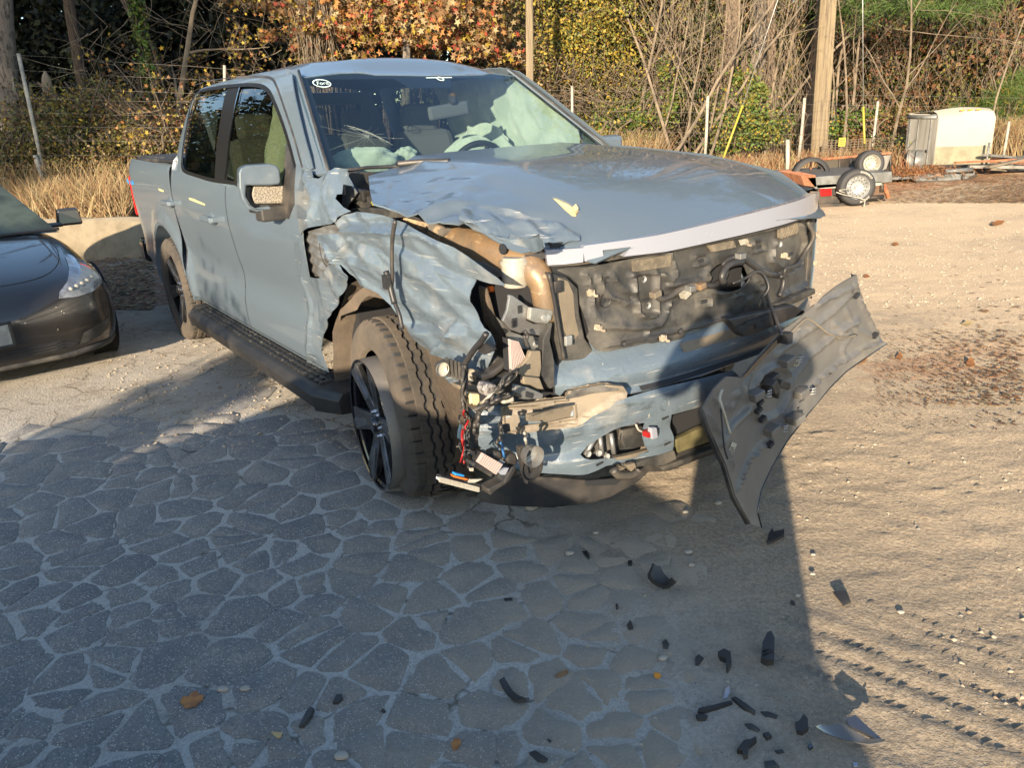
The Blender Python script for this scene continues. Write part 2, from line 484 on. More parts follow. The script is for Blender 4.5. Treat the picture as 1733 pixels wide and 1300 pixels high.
# seams: recessed dark strips proud by 1 mm to read as shut lines
def strip(name, pts, w, mat, par=TRK, off=.0015, lf=liftR):
    P = [Vector((p[0], p[1], 0)) for p in catmull([(p[0], p[1], 0) for p in pts], 8)]
    V = []
    for i, p in enumerate(P):
        t = P[min(i+1, len(P)-1)]-P[max(i-1, 0)]
        t.normalize(); n = Vector((-t.y, t.x, 0))*w*.5
        for q in (p-n, p+n):
            a = Vector(lf(q.x, q.y)); a.y += -off if a.y < 0 else off
            V.append(a)
    return MB().add(V, [(2*i, 2*i+2, 2*i+3, 2*i+1) for i in range(len(P)-1)]).build(name, mat, par, True)
strip('door_seam', [(SEAM, .42), (SEAM, .8), (SEAM+.005, 1.1), (SEAM+.03, 1.30)], .007, 'inner')
strip('door_seam', [(xs_+.004, .45), (xs_+.004, .9), (xs_+.004, 1.36)], .012, 'inner')
strip('door_seam', [(xs_+.02, .44), (1.0, .435), (2.0, .43), (2.93, .43)], .007, 'inner')
fs = side_pts(1, [(830, 190), (920, 186), (1000, 186), (1045, 194), (1070, 215), (1100, 285), (1150, 430), (1205, 600), (1250, 765)])
strip('door_seam', fs, .013, 'blackp')
strip('drip_rail', side_pts(1, [(562, 240), (620, 218), (700, 204), (830, 190)]), .006, 'inner')
strip('window_trim', DLO[:16]+[DLO[0]] if False else DLO[:13], .02, 'pillar', off=.003)
strip('window_trim', DLO[18:]+[DLO[0]], .022, 'pillar', off=.003)
gl = lambda x, z: (x, -sideW(x, z)+.012, z)
g1 = side_pts(1, [(486, 745), (492, 650), (524, 462), (560, 322), (602, 284), (700, 262), (790, 250), (700, 845), (600, 820), (502, 784)])
g2 = side_pts(1, [(845, 246), (958, 245), (1018, 270), (1056, 330), (1116, 478), (1150, 600), (1140, 700), (1110, 905), (845, 905), (815, 860), (745, 852)])
panel('rear_door_window', [g1], gl, 'tint', TRK, step=.08, th=0)
panel('front_door_window', [g2], gl, 'tint', TRK, step=.08, th=0)
pil = side_pts(1, [(775, 240), (850, 240), (760, 862), (685, 850)])
pb = panel('door_pillar', [pil], lambda x, z: (x, -sideW(x, z)+.004, z), 'pillar', TRK, step=.08)
strip('bright_strip', side_pts(1, [(850, 250), (800, 480), (772, 690), (755, 848)]), .014, 'chrome', pb, off=.0)
# sail panel ahead of the window
panel('sail_panel', [side_pts(1, [(1150, 610), (1172, 635), (1208, 768), (1202, 1000), (1165, 1094), (1068, 1074), (1060, 1000), (1120, 900), (1135, 760)])], lambda x, z: (x, -sideW(x, z)-.002, z), 'blackp', TRK, step=.06)
# handles
for c in ((640, 1085), (385, 985)):
    hx, hz = side_pts(1, [c])[0]
    hx += .12
    w = sideW(hx, hz)
    h = MB()
    h.box((hx, -w-.038, hz), (.235, .026, .040))
    h.box((hx-.10, -w-.015, hz), (.05, .05, .036)).box((hx+.10, -w-.015, hz), (.05, .05, .036))
    ho = h.build('door_handle', 'paint', TRK, bevel=.011)
    MB().lathe([(0, -.004), (.055, -.003), (.062, .0), (.062, .006)], 20, Matrix.Translation((hx-.01, -w+.001, hz)) @ Matrix.Diagonal((1.35, 1, .75, 1))).build('handle_cup', 'paint', ho, True)
# far side: doors, glass and fender in one undamaged skin
DL = [(x, z) for x, z in ((.62, 1.40), (.66, 1.6), (.74, 1.80), (.86, 1.85), (2.30, 1.85), (2.45, 1.80), (2.84, 1.50), (2.90, 1.38), (2.0, 1.35), (.9, 1.35))]
farside = [(xs_, .44), (xs_, 1.36), (.485, 1.5), (.53, 1.7), (.585, 1.84), (.69, 1.895), (1.1, 1.91), (1.8, 1.912), (2.35, 1.895), (2.50, 1.862), (2.80, 1.645), (3.02, 1.485), (3.12, 1.42), (3.8, 1.37), (4.25, 1.29), (4.50, 1.17), (4.55, .80), (4.40, .50)]+arcp(3.68, .43, .50, -2, 182, 20)+[(3.1, .41), (1.8, .41), (.7, .41)]
panel('cab_side', [farside, DL], liftL, 'paint', TRK, out=(0, 1, 0), step=.06)
panel('side_window', [DL], lambda x, z: (x, sideW(x, z)-.012, z), 'tint', TRK, out=(0, 1, 0), step=.1, th=0)
MB().box((1.75, .80, 1.6), (.09, .03, .6), Matrix.Rotation(R(23), 3, 'X')).build('door_pillar', 'gloss', TRK)

# ---- roof
def roofz(x, y):
    z = 1.975-.082*(abs(y)/.69)**2.6
    if x > 1.9: z -= .14*(x-1.9)**2
    if x < 1.0: z -= .18*(1.0-x)**2
    return z
rf = [(.60, -.55), (.585, 0), (.60, .55), (.68, .68), (2.0, .69), (2.34, .672), (2.45, .60), (2.47, .42), (2.50, .34), (2.52, 0), (2.50, -.34), (2.47, -.42), (2.45, -.60), (2.34, -.672), (2.0, -.69), (.68, -.68)]

# rear wall of the cab
panel('cab_back', [[(-.84, 1.0), (.84, 1.0), (.86, 1.35), (.76, 1.62), (.63, 1.85), (-.63, 1.85), (-.76, 1.62), (-.86, 1.35)], [(-.62, 1.46), (-.56, 1.76), (.56, 1.76), (.62, 1.46)]], lambda y, z: (.45+.28*max(0, z-1.35), y, z), 'paint', TRK, out=(-1, 0, 0), step=.1)
panel('rear_window', [[(-.62, 1.46), (-.56, 1.76), (.56, 1.76), (.62, 1.46)]], lambda y, z: (.455+.28*max(0, z-1.35), y, z), 'tint', TRK, out=(-1, 0, 0), step=.2, th=0)

# ---- windscreen
def wsx(y, z): return 3.13-(z-1.41)*1.52+.085*(1-(y/.84)**2)
WF = lambda p: wsx(p[1], p[2])
def ws_pts(k, pts): return [(q[1], q[2]) for q in (hitf(p[0], p[1], 0, WF, 2.8) for p in Z(k, pts))]
wl = ws_pts(0, [(497.6, 131), (577, 124), (615, 123), (634, 127), (736, 128.5), (818, 127), (828, 124), (889, 128.5), (1000, 225), (1024, 245)])
wpl = [(y, z) for y, z in wl]+[(.70, 1.385), (0, 1.365), (-.70, 1.385)]+ws_pts(0, [(548, 288)])
WS = panel('windscreen', [wpl], lambda y, z: (wsx(y, z), y, z), 'glass', TRK, out=(1, 0, 0), step=.07, th=0)
sh_in = lambda y, z: (wsx(y, z)-.006, y, z)
# black shade band at the head of the glass with the sensor housing, and black edges
_wt = sorted([(-.67, wl[0][1]-.004)]+wl[:8]+[(.69, wl[7][1]-.004)])
def gtop(y):
    if y <= _wt[0][0]: return _wt[0][1]
    for (a, b), (c, d) in zip(_wt, _wt[1:]):
        if a <= y <= c: return b+(d-b)*(y-a)/max(1e-6, c-a)
    return _wt[-1][1]
def rooff(x, y):
    zg = gtop(y)+.004; xg = wsx(y, zg)
    z = roofz(x, y); z1 = roofz(xg, y)
    t = max(0, min(1, (x-(xg-.34))/.34))
    z += (zg-z1)*t*t*(3-2*t)
    if abs(y) < .5 and .7 < x < 2.2: z += .004*math.cos(y*math.pi/.25)*(1 if abs(y) > .1 else .4)
    return z
rfront = [(wsx(y, gtop(y)+.004)+.004, y) for y in (.665, .6, .5, .44, .36, .25, 0, -.25, -.36, -.44, -.5, -.6, -.665)]
rf = [(.60, -.55), (.585, 0), (.60, .55), (.68, .68), (2.0, .69), (2.34, .682)]+rfront+[(2.34, -.682), (2.0, -.69), (.68, -.68)]
panel('roof', [rf], lambda x, y: (x, y, rooff(x, y)), 'paint', TRK, out=(0, 0, 1), step=.05, th=.012)
bandp = [w for w in wl[:8]]+[(.67, wl[7][1]-.012), (.18, wl[4][1]-.012), (.13, wl[4][1]-.065), (-.13, wl[4][1]-.065), (-.18, wl[4][1]-.012), (-.66, wl[0][1]-.012)]
MT['frit'] = M('black_glass_border', (.012, .014, .018), .25)
panel('glass_border', [bandp], sh_in, 'frit', WS, out=(1, 0, 0), step=.1, th=0)
ys = lambda z: .855-(z-1.41)*.40
for s in (-1, 1):
    panel('glass_border', [[(s*ys(1.86), 1.855), (s*(ys(1.86)-.035), 1.85), (s*(ys(1.40)-.045), 1.40), (s*ys(1.40), 1.40)]], sh_in, 'frit', WS, out=(1, 0, 0), step=.1, th=0)
    # A pillar face between glass and door
    panel('windscreen_pillar', [[(s*(ys(1.88)-.004), 1.878), (s*(ys(1.88)+.042), 1.895), (s*(ys(1.40)+.058), 1.425), (s*(ys(1.40)+.05), 1.395), (s*(ys(1.40)-.002), 1.40)]],
          lambda y, z: (wsx(y, z)+.014-max(0, abs(y)-ys(z))*1.0, y, z), 'paint', TRK, out=(1, 0, 0), step=.04, th=.012)
    MB().tube([(wsx(ys(z), z)+.015, s*(ys(z)+.002), z) for z in (1.39, 1.5, 1.65, 1.8, 1.88)], .008).build('glass_seal', 'blackp', TRK, True)
# crack: a star of thin splinters standing on the glass
ck = MB()
c0 = ws_pts(2, [(425, 420)])[0]
for i in range(26):
    a = rnd.uniform(0, 6.28); L_ = rnd.uniform(.02, .16)*(1.6 if abs(math.cos(a)) > .7 else .7)
    pts = []
    for j in range(5):
        t = j/4
        y = c0[0]+L_*t*math.cos(a)+rnd.uniform(-.006, .006); z = c0[1]+L_*t*math.sin(a)*.6+rnd.uniform(-.004, .004)
        pts.append((wsx(y, z)+.002, y, z))
    ck.tube(pts, .0004, 3)
a0 = ws_pts(2, [(300, 365)])[0]; a1 = ws_pts(2, [(560, 470)])[0]
for i in range(14):
    t0_, t1_ = sorted((rnd.random(), rnd.random()))
    P_ = []
    for j in range(5):
        t = t0_+(t1_-t0_)*j/4
        y = a0[0]+(a1[0]-a0[0])*t+rnd.uniform(-.004, .004); z = a0[1]+(a1[1]-a0[1])*t+.02*math.sin(t*3)+rnd.uniform(-.008, .008)
        P_.append((wsx(y, z)+.002, y, z))
    ck.tube(P_, .0005, 3)
ck.build('crack', M('cracked_glass_edge', (.17, .21, .21), .3), WS, kind='stuff')
# stickers: oval maker's sticker, and winged strip at the top
MT['print'] = M('pale_sticker_print', (.62, .78, .76), .5)
def on_glass(cy, cz, pts, name, mat, sc=1.):
    V = []
    for u, v in pts:
        y, z = cy+u*sc, cz+v*sc*.8
        V.append((y, z))
    return panel(name, [V], lambda y, z: (wsx(y, z)+.003, y, z), mat, WS, out=(1, 0, 0), step=.5, th=0)
def text_on_glass(body, cy, cz, size, shear=.3):
    cu = bpy.data.curves.new('lettering', 'FONT'); cu.body = body; cu.size = size; cu.shear = shear; cu.align_x = 'CENTER'; cu.align_y = 'CENTER'; cu.extrude = 0
    t = bpy.data.objects.new('lettering', cu); COL.objects.link(t)
    dg = bpy.context.evaluated_depsgraph_get()
    me = bpy.data.meshes.new_from_object(t.evaluated_get(dg)); bpy.data.objects.remove(t)
    for v in me.vertices:
        y, z = cy+v.co.x, cz+v.co.y*.8
        v.co = (wsx(y, z)+.006, y, z)
    link('lettering', me, 'print', WS, False)
oc = ws_pts(2, [(192, 151)])[0]
ov = [(math.cos(a)*.046, math.sin(a)*.022) for a in [2*math.pi*i/28 for i in range(28)]]
ovi = [(x*.88, z*.78) for x, z in ov]
panel('oval_sticker', [[(oc[0]+x, oc[1]+z) for x, z in ov], [(oc[0]+x, oc[1]+z) for x, z in ovi]], lambda y, z: (wsx(y, z)+.003, y, z), 'print', WS, out=(1, 0, 0), step=.5, th=0)
text_on_glass('Ford', oc[0], oc[1], .032)
wc = ws_pts(2, [(786, 123)])[0]
on_glass(wc[0], wc[1], [(-.085, .004), (.085, .004), (.085, -.002), (-.085, -.002)], 'winged_sticker', 'print')
panel('winged_sticker', [[(wc[0]+x*.5, wc[1]-.006+z*.55) for x, z in ov], [(wc[0]+x*.32, wc[1]-.006+z*.3) for x, z in ov]], lambda y, z: (wsx(y, z)+.0045, y, z), 'print', WS, out=(1, 0, 0), step=.5, th=0)

# ---- cabin
MB().box((1.75, 0, .72), (2.5, 1.72, .1)).build('cabin_floor', 'inner', TRK)
for s in (-1, 1):
    MB().box((1.75, s*.86, .95), (2.3, .05, .5)).build('door_trim', 'inner', TRK)
db = MB()
dash = [(2.52, 1.02), (2.50, 1.24), (2.58, 1.335), (2.78, 1.375), (3.06, 1.36), (3.10, 1.02)]
db.prism([(x, -.80, z) for x, z in dash], (0, 1.6, 0))
db.build('dashboard', 'inner', TRK, bevel=.03)
MB().box((2.56, 0, 1.33), (.03, .36, .18), Matrix.Rotation(R(-12), 3, 'Y')).build('centre_screen', 'frit', TRK, bevel=.008)
def seat(x, y):
    s = empty('front_seat' if x > 1.5 else 'rear_seat', (x, y, 0)); s.parent = TRK
    MB().box((.22, 0, .95), (.52, .52, .18)).build('seat_cushion', 'inner2', s, bevel=.05)
    MB().box((-.08, 0, 1.25), (.16, .50, .62), Matrix.Rotation(R(-14), 3, 'Y'), tp=.85).build('backrest', 'inner2', s, bevel=.06)
    MB().box((-.18, 0, 1.62), (.10, .27, .19)).build('headrest', 'inner2', s, bevel=.045)
for x in (1.95, 1.0):
    for y in (-.40, .40): seat(x, y)
# steering wheel and column (driver sits on the far side)
stm = Matrix.Translation((2.42, .40, 1.30)) @ Matrix.Rotation(R(-62), 4, 'Y') @ Matrix.Rotation(R(90), 4, 'X')
st = MB().lathe([(.185+.016*math.cos(a), .016*math.sin(a)) for a in [i*math.pi/4 for i in range(8)]], 32, stm, True)
for a in (200, 340, 270): st.tube([stm @ Vector((.03*math.cos(R(a)), 0, .03*math.sin(R(a)))), stm @ Vector((.185*math.cos(R(a)), 0, .185*math.sin(R(a))))], .014)
st.build('steering_wheel', 'inner', TRK, True)
MB().tube([(2.42, .40, 1.30), (2.66, .40, 1.16)], .035).build('steering_column', 'inner', TRK, True)
def bag(name, c, s, par=TRK, f=5., a=.16, cut=None):
    bm = bmesh.new(); bmesh.ops.create_icosphere(bm, subdivisions=4, radius=1)
    for v in bm.verts:
        p = v.co.copy(); k = 1+a*(abs(noise.noise(p*f*.4+Vector(c)))*2-.5)+a*.4*noise.noise(p*f)
        v.co = Vector((p.x*s[0]*k+c[0], p.y*s[1]*k+c[1], p.z*s[2]*k+c[2]))
    me = bpy.data.meshes.new(name); bm.to_mesh(me); bm.free()
    return link(name, me, 'bag', par)
bag('driver_airbag', (2.40, .40, 1.33), (.12, .23, .16), a=.12, f=3)
bag('passenger_airbag', (2.76, -.50, 1.41), (.14, .19, .085), a=.16, f=4)
bag('passenger_airbag', (2.74, -.24, 1.43), (.05, .06, .05), a=.2, f=4)
bag('door_airbag', (2.1, .70, 1.42), (.30, .07, .13), a=.15, f=3)
def drape(name, y, x0, x1, z0, z1, sgn, open_=None):
    V, Fc = [], []
    nx, nz = 50, 22
    for i in range(nx+1):
        for j in range(nz+1):
            u, w = i/nx, j/nz
            x = x0+(x1-x0)*u; z = z1+(z0-z1)*w
            zz = min(z, 1.86-max(0, (x-2.35))*.66)
            yy = y+sgn*(-.22*(1.86-zz))+.028*math.sin(x*26+2.2*math.sin(w*3)+N3(x*3, w*2)*3)*(.3+w)+.02*N3(x*8, zz*8)
            V.append((x, -yy if sgn < 0 else yy, zz-.05*w*math.sin(x*9)))
    for i in range(nx):
        for j in range(nz): Fc.append((i*(nz+1)+j, (i+1)*(nz+1)+j, (i+1)*(nz+1)+j+1, i*(nz+1)+j+1))
    return MB().add(V, Fc).build(name, 'bag', TRK, True)
def drape2(name, s, x0, x1, z0, ph=0.):
    V, Fc = [], []
    nx, nz = 60, 24
    for i in range(nx+1):
        for j in range(nz+1):
            u, w = i/nx, j/nz
            x = x0+(x1-x0)*u
            zt = min(1.85, 1.85-max(0, x-2.45)*.64)
            zb = z0+.05*math.sin(x*7+ph)
            z = zt+(zb-zt)*w
            y = sideW(x, max(1.36, z))-.07-.03*w+.022*math.sin(x*30+ph+2*N3(x*2, w*2))*(.35+w*.8)+.03*N3(x*7+ph, z*7)
            V.append((x+.03*N3(z*5, x*3, 9), s*y, z))
    for i in range(nx):
        for j in range(nz): Fc.append((i*(nz+1)+j, (i+1)*(nz+1)+j, (i+1)*(nz+1)+j+1, i*(nz+1)+j+1))
    return MB().add(V, Fc).build(name, 'bag', TRK, True)
drape2('curtain_airbag', 1, 1.55, 2.92, 1.30, 1.)
drape2('curtain_airbag', -1, 2.12, 2.62, 1.28, 4.)
# rear view mirror and sensor housing
rm = hitf(759, 187, 0, lambda p: wsx(p[1], p[2])-.14, 2.5)
MB().box((rm.x, rm.y, rm.z), (.03, .26, .075), Matrix.Rotation(R(6), 3, 'X')).build('rear_view_mirror', 'inner2', TRK, bevel=.02)
MB().box((rm.x+.01, rm.y+.03, rm.z+.06), (.04, .05, .07)).build('mirror_bracket', 'inner', TRK, bevel=.02)
panel('headliner', [[(.62, -.62), (.62, .62), (2.35, .62), (2.35, -.62)]], lambda x, y: (x, y, roofz(x, y)-.05), 'inner2', TRK, out=(0, 0, -1), step=.2)
# oval mirror glass seen through the windscreen: far door mirror
MB().box((2.74, 1.18, 1.32), (.14, .24, .28)).box((2.74, 1.02, 1.20), (.09, .18, .06)).build('door_mirror', 'paint', TRK, bevel=.045)

# ---- near door mirror
mo = empty('door_mirror'); mo.parent = TRK
mx0 = 2.79
def mpt(k, pts, x): return [TP(p[0], p[1], 0, x) for p in Z(k, pts)]
cap = mpt(1, [(845, 800), (855, 770), (900, 752), (1040, 743), (1085, 752), (1105, 780), (1112, 850), (1105, 872), (1050, 880), (890, 880), (888, 950), (915, 1005), (950, 1025), (1040, 1012), (1058, 1025), (1045, 1042), (960, 1050), (905, 1035), (868, 975), (848, 900)], mx0)
MB().prism(cap, (-.15, .035, 0)).build('mirror_cap', 'paint', mo, bevel=.018)
inn = mpt(1, [(885, 880), (1190, 876), (1180, 905), (1150, 1000), (1100, 1020), (1060, 1010), (945, 1022), (915, 1000), (890, 955)], mx0-.06)
MB().prism(inn, (-.07, .02, 0)).build('mirror_frame', 'blackp', mo, bevel=.006)
armp = mpt(1, [(938, 884), (1188, 882), (1168, 995), (945, 998), (925, 940)], mx0-.035)
MB().prism(armp, (-.05, .012, 0)).build('mirror_arm', M('sunlit_black_plastic', (.36, .32, .25), .5, col2=(.14, .12, .1), ns=160, mix=(.45, .55)), mo, bevel=.006)  # black textured plastic; its sunlit beige is put into the colour
lo = mpt(1, [(905, 1035), (1070, 1010), (1080, 1060), (1040, 1078), (975, 1075), (950, 1058), (910, 1052)], mx0-.07)
MB().prism(lo, (-.06, .02, 0)).build('mirror_base', 'blackp', mo, bevel=.008)
MB().box((2.74, -1.00, 1.21), (.10, .16, .07)).build('mirror_foot', 'blackp', mo, bevel=.01)

# ---- running board
rb = empty('running_board'); rb.parent = TRK
P0, P1 = .80, 3.12
MB().prism([(P0, -.88, .41), (P0, -1.055, .40), (P0, -1.085, .37), (P0, -1.07, .30), (P0, -.92, .27)], (P1-P0, 0, 0)).build('step_rail', 'step', rb, bevel=.005)
e = MB()
for (xa, xb) in ((P0-.17, P0), (P1, P1+.16)):
    c, n = (xa, xb) if xa > 2 else (xb, xa)
    V = [(c, -.88, .412), (c, -1.055, .402), (c, -1.087, .37), (c, -1.072, .283), (c, -.92, .268), (n, -.90, .40), (n, -.985, .395), (n, -1.01, .36), (n, -1.0, .29), (n, -.90, .28)]
    e = MB().add(V, [(i, (i+1) % 5, 5+(i+1) % 5, 5+i) for i in range(5)]+[(0, 4, 3, 2, 1), (5, 6, 7, 8, 9)])
    e.build('step_end', 'step', rb, bevel=.006)
pad = MB(); x = P0+.06
while x < P1-.05:
    for j in range(4):
        pad.box((x+(.018 if j % 2 else 0), -.905-j*.036, .411-j*.0018), (.048, .016, .012))
    x += .072
pad.build('step_pad', M('worn_black_tread', (.02, .02, .02), .5, col2=(.16, .15, .13), ns=30, mix=(.55, .75)), rb, kind='stuff')
for x0_ in (P0+.02, P1-.02): MB().box((x0_, -.95, .411), (.012, .15, .012)).build('step_rib', 'blackp', rb)
for x in (1.1, 2.0, 2.9): MB().box((x, -.80, .37), (.06, .26, .05)).build('step_bracket', 'blackp', rb)
# chassis and underbody so that light does not pass beneath
MB().box((1.9, 0, .42), (4.2, 1.1, .16)).build('battery_pack', 'inner', TRK, bevel=.02)
MB().box((.9, 0, .55), (.8, 1.6, .3)).build('underbody', 'inner', TRK)
MB().box((-.6, 0, .62), (1.1, 1.2, .3)).build('rear_chassis', 'inner', TRK)
MB().box((1.85, 0, .62), (2.5, 1.66, .18)).build('sill_box', 'inner', TRK)
MB().tube([(0, -.8, .42), (0, .8, .42)], .06, 12).build('rear_axle', 'inner', TRK)
MB().box((3.45, 0, .80), (.9, 1.0, .75)).build('motor_housing', 'inner', TRK)
MB().box((3.12, -.70, .62), (.30, .30, .50)).build('gap_filler', 'inner', TRK)  # dark box added to fill the bright gap behind the fender
MB().box((3.02, 0, 1.05), (.06, 1.66, .62)).build('firewall', 'inner', TRK)

# ---- wheels
def tyre(name, par, mtx, Ro=.418, flat=0., mat='rubber', push=None):
    n = 240
    pr = [(.275, -.105), (.285, -.122), (.32, -.137), (.36, -.140), (.392, -.130), (.408, -.115), (.4105, -.112), (.411, -.098), (.409, -.076), (.4175, -.0745),
          (.4185, -.058), (.4185, -.043), (.4055, -.0415), (.4055, -.0335), (.4190, -.032), (.4195, -.0165), (.4195, -.0055), (.4065, -.004), (.4065, .004),
          (.4195, .0055), (.4195, .0165), (.4190, .032), (.4055, .0335), (.4055, .0415), (.4185, .043), (.4185, .058), (.4175, .0745), (.409, .076), (.411, .098), (.4105, .112), (.408, .115),
          (.392, .130), (.36, .140), (.32, .137), (.285, .122), (.275, .105)]
    V, Fc = [], []
    m = len(pr)
    for k in range(n):
        a = 2*math.pi*k/n
        for i, (r, y) in enumerate(pr):
            r_ = r*Ro/.4185
            zig = .0042*(1 if (k//3) % 2 else -1)
            if 10 < i < 25: y = y+zig
            if (i in (5, 6, 7, 8) or i in (27, 28, 29, 30)) and k % 5 == 0: r_ -= .009
            if 9 <= i <= 26 and (k+i//6*2) % 5 == 0 and r > .413: r_ -= .005
            p = Vector((r_*math.cos(a), y, r_*math.sin(a)))
            if push: p = push(p)
            V.append(mtx @ p)
    MI = []
    for k in range(n):
        q = (k+1) % n
        for i in range(m-1):
            Fc.append((k*m+i, k*m+i+1, q*m+i+1, q*m+i))
            MI.append(1 if (k % 5 == 0 and (i in (5, 6, 7, 27, 28, 29))) or (pr[i][0] < .4070 and pr[i+1][0] < .4070 and 11 < i < 24) or (10 < i < 25 and abs(pr[i][0]-pr[i+1][0]) > .01) else 0)
    if flat is not None:
        W_ = []
        for p in V:
            z = p.z
            if z < flat+.003: p = Vector((p.x, p.y, flat+.003))
            W_.append(p)
        V = W_
    mb = MB().add(V, Fc); mb.mi = MI; mb.m = 1
    return mb.build(name, [mat, 'inner'], par, True, split=35)
def rim(par, mtx, out=-1):
    r = MB()
    r.lathe([(.285, out*.118), (.293, out*.122), (.293, out*.112), (.272, out*.10), (.262, out*.02), (.262, -out*.10), (.285, -out*.112)], 60, mtx)
    r.build('wheel_barrel', 'gloss', par, True, split=40)
    bk = MB().lathe([(0, out*.02), (.15, out*.03), (.262, out*.02)], 40, mtx).build('brake_disc', 'inner', par, True)
    for k in range(6):
        a = 2*math.pi*k/6+.2
        s = MB()
        ca, sa = math.cos(a), math.sin(a)
        def q(rr, t, y): return mtx @ Vector((rr*ca-t*sa, out*y, rr*sa+t*ca))
        V = [q(.05, -.035, .085), q(.05, .035, .085), q(.285, .058, .115), q(.285, -.058, .115), q(.05, -.035, .05), q(.05, .035, .05), q(.285, .045, .085), q(.285, -.045, .085)]
        s.add(V, [(0, 1, 2, 3), (7, 6, 5, 4), (0, 4, 5, 1), (1, 5, 6, 2), (2, 6, 7, 3), (3, 7, 4, 0)])
        so = s.build('wheel_spoke', 'spoke', par, bevel=.004)
        f = MB().add([q(.12, -.012, .0985), q(.12, .018, .0995), q(.283, .050, .1175), q(.283, .000, .1175), q(.12, -.012, .09), q(.12, .018, .09), q(.283, .050, .10), q(.283, .000, .10)],
                     [(0, 1, 2, 3), (7, 6, 5, 4), (0, 4, 5, 1), (1, 5, 6, 2), (2, 6, 7, 3), (3, 7, 4, 0)])
        f.build('spoke_insert', 'alloy', so)
    hb = MB().lathe([(0, out*.112), (.030, out*.112), (.034, out*.104), (.036, out*.088), (.07, out*.086), (.075, out*.05)], 30, mtx).build('wheel_hub', 'gloss', par, True, split=40)
    nt_ = MB()
    for k in range(6):
        a = 2*math.pi*k/6
        nt_.lathe([(0, out*.102), (.009, out*.100), (.010, out*.08)], 6, mtx @ Matrix.Translation((.055*math.cos(a), 0, .055*math.sin(a))))
    nt_.build('wheel_nut', 'chrome', hb)
def wheel(cx, cy, cz, steer=0., out=-1, mat='rubber', flat=0.):
    w = empty('wheel', (cx, cy, cz)); w.parent = TRK
    m = Matrix.Rotation(steer, 4, 'Z')
    return w, m
w, m = wheel(0, -.845, .415); tyre('tyre', w, m, flat=-.413, mat='mudrub'); rim(w, m)
w, m = wheel(0, .845, .415); tyre('tyre', w, m, flat=-.413); rim(w, m, 1)
w, m = wheel(3.66, .85, .415, R(-8)); tyre('tyre', w, m, flat=-.413); rim(w, m, 1)
# front near wheel: steered, tyre flat and pushed off its rim
FWC = Vector((3.665, -.905, .355))
w, m = wheel(*FWC, R(-9)); w.name = 'wheel'
tag(w, 'wheel with its flat tyre pushed off the rim')
rim(w, m)
MB().lathe([(.293, -.118), (.296, -.05), (.297, .10), (.285, .12)], 60, m).build('rim_flange', 'barrel', w, True)
def push(p):
    p = p.copy()
    t = min(1, max(0, (.30-p.z)/.60))
    p.y += .035+.075*t*t
    p.z += .045
    return p
def flatten(p):
    """squash the bottom of the flat tyre: it folds and bulges outward instead of passing the ground"""
    return p
m2 = m @ Matrix.Rotation(R(-3), 4, 'X')
V_flat = -.345
def push2(p):
    p = push(p)
    lo = -.30
    if p.z < -.16:
        d = -.16-p.z
        p.z = -.16-d*.76
        p.y += -.035*math.sin(min(1, d/.15)*math.pi) if p.y < .10 else .05*min(1, d/.15)
        p.x *= 1+.25*min(1, d/.2)
    return p
tyre('tyre', w, m2, flat=V_flat, mat='mudrub', push=push2)
# ================================================================== crushed front corner, bonnet, grille, bumper
def fw(x, z):
    w = .972+.03*math.sin((z-.8)*5)
    w -= .16*max(0, x-4.35)**1.3
    w -= .10*max(0, z-1.22)*2.2
    if x < 3.15: w += (sideW(3.0, z)+.0-w)*min(1, (3.15-x)/.2)
    return w
FF = lambda p: -fw(p[0], p[2])
def fp(k, pts): return [(q[0], q[2]) for q in (hitf(p[0], p[1], 1, FF, -.98) for p in Z(k, pts))]
def segd(p, a, b):
    ab = b-a; t = max(0, min(1, (p-a).dot(ab)/max(1e-9, ab.dot(ab))))
    return (p-(a+ab*t)).length
_folds = [([(330, 455), (450, 462), (620, 470), (760, 468), (900, 540)], .010, .022), ([(300, 640), (345, 570), (392, 505)], .008, .024), ([(330, 400), (460, 410), (600, 395)], .012, -.022),
          ([(640, 540), (800, 600), (960, 700), (1090, 740)], .03, -.018), ([(720, 690), (860, 760), (1000, 830), (1090, 860)], .022, .018), ([(740, 990), (850, 1000), (1010, 960)], .02, -.025),
          ([(1015, 960), (1005, 1060), (940, 1130), (890, 1175)], .012, .028), ([(760, 1060), (900, 1050), (1010, 1070), (1180, 1040)], .02, .018), ([(390, 640), (520, 700), (620, 790), (700, 880)], .02, .020), ([(420, 520), (560, 560), (640, 640)], .018, -.016),
          ([(120, 130), (180, 260), (140, 400)], .014, .020), ([(250, 130), (230, 250), (290, 390)], .012, .018), ([(110, 750), (160, 900), (150, 1100), (205, 1350)], .02, .014), ([(240, 560), (300, 640), (380, 715)], .014, .02)]
_folds = [([Vector(q) for q in fp(3, a)], w, h) for a, w, h in _folds]
def crumF(amp, f=5., edge=None):
    def g(x, z):
        a = amp*min(1, max(.12, (x-2.98)/.35))
        p = Vector((x, z))
        zz = z+.35*(x-3.8)+.03*N3(x*5, z*5, 2)
        c = .45*crump(x*.75, z*1.5, 0, a, f*.8)
        c += a*(.30*noise.noise(Vector((x*1.8, zz*14, 3)))+.42*(1-2.4*abs(noise.noise(Vector((x*2.1, zz*6.5, 8)))))-.30+.05*noise.noise(Vector((x*9, zz*60, 5))))
        for q, w, h in _folds:
            d = min(segd(p, q[i], q[i+1]) for i in range(len(q)-1))
            if d < w*4: c += h*math.exp(-abs(d/w)**1.3)
        return (x+.25*c, -fw(x, z)-c, z+.15*c)
    return g
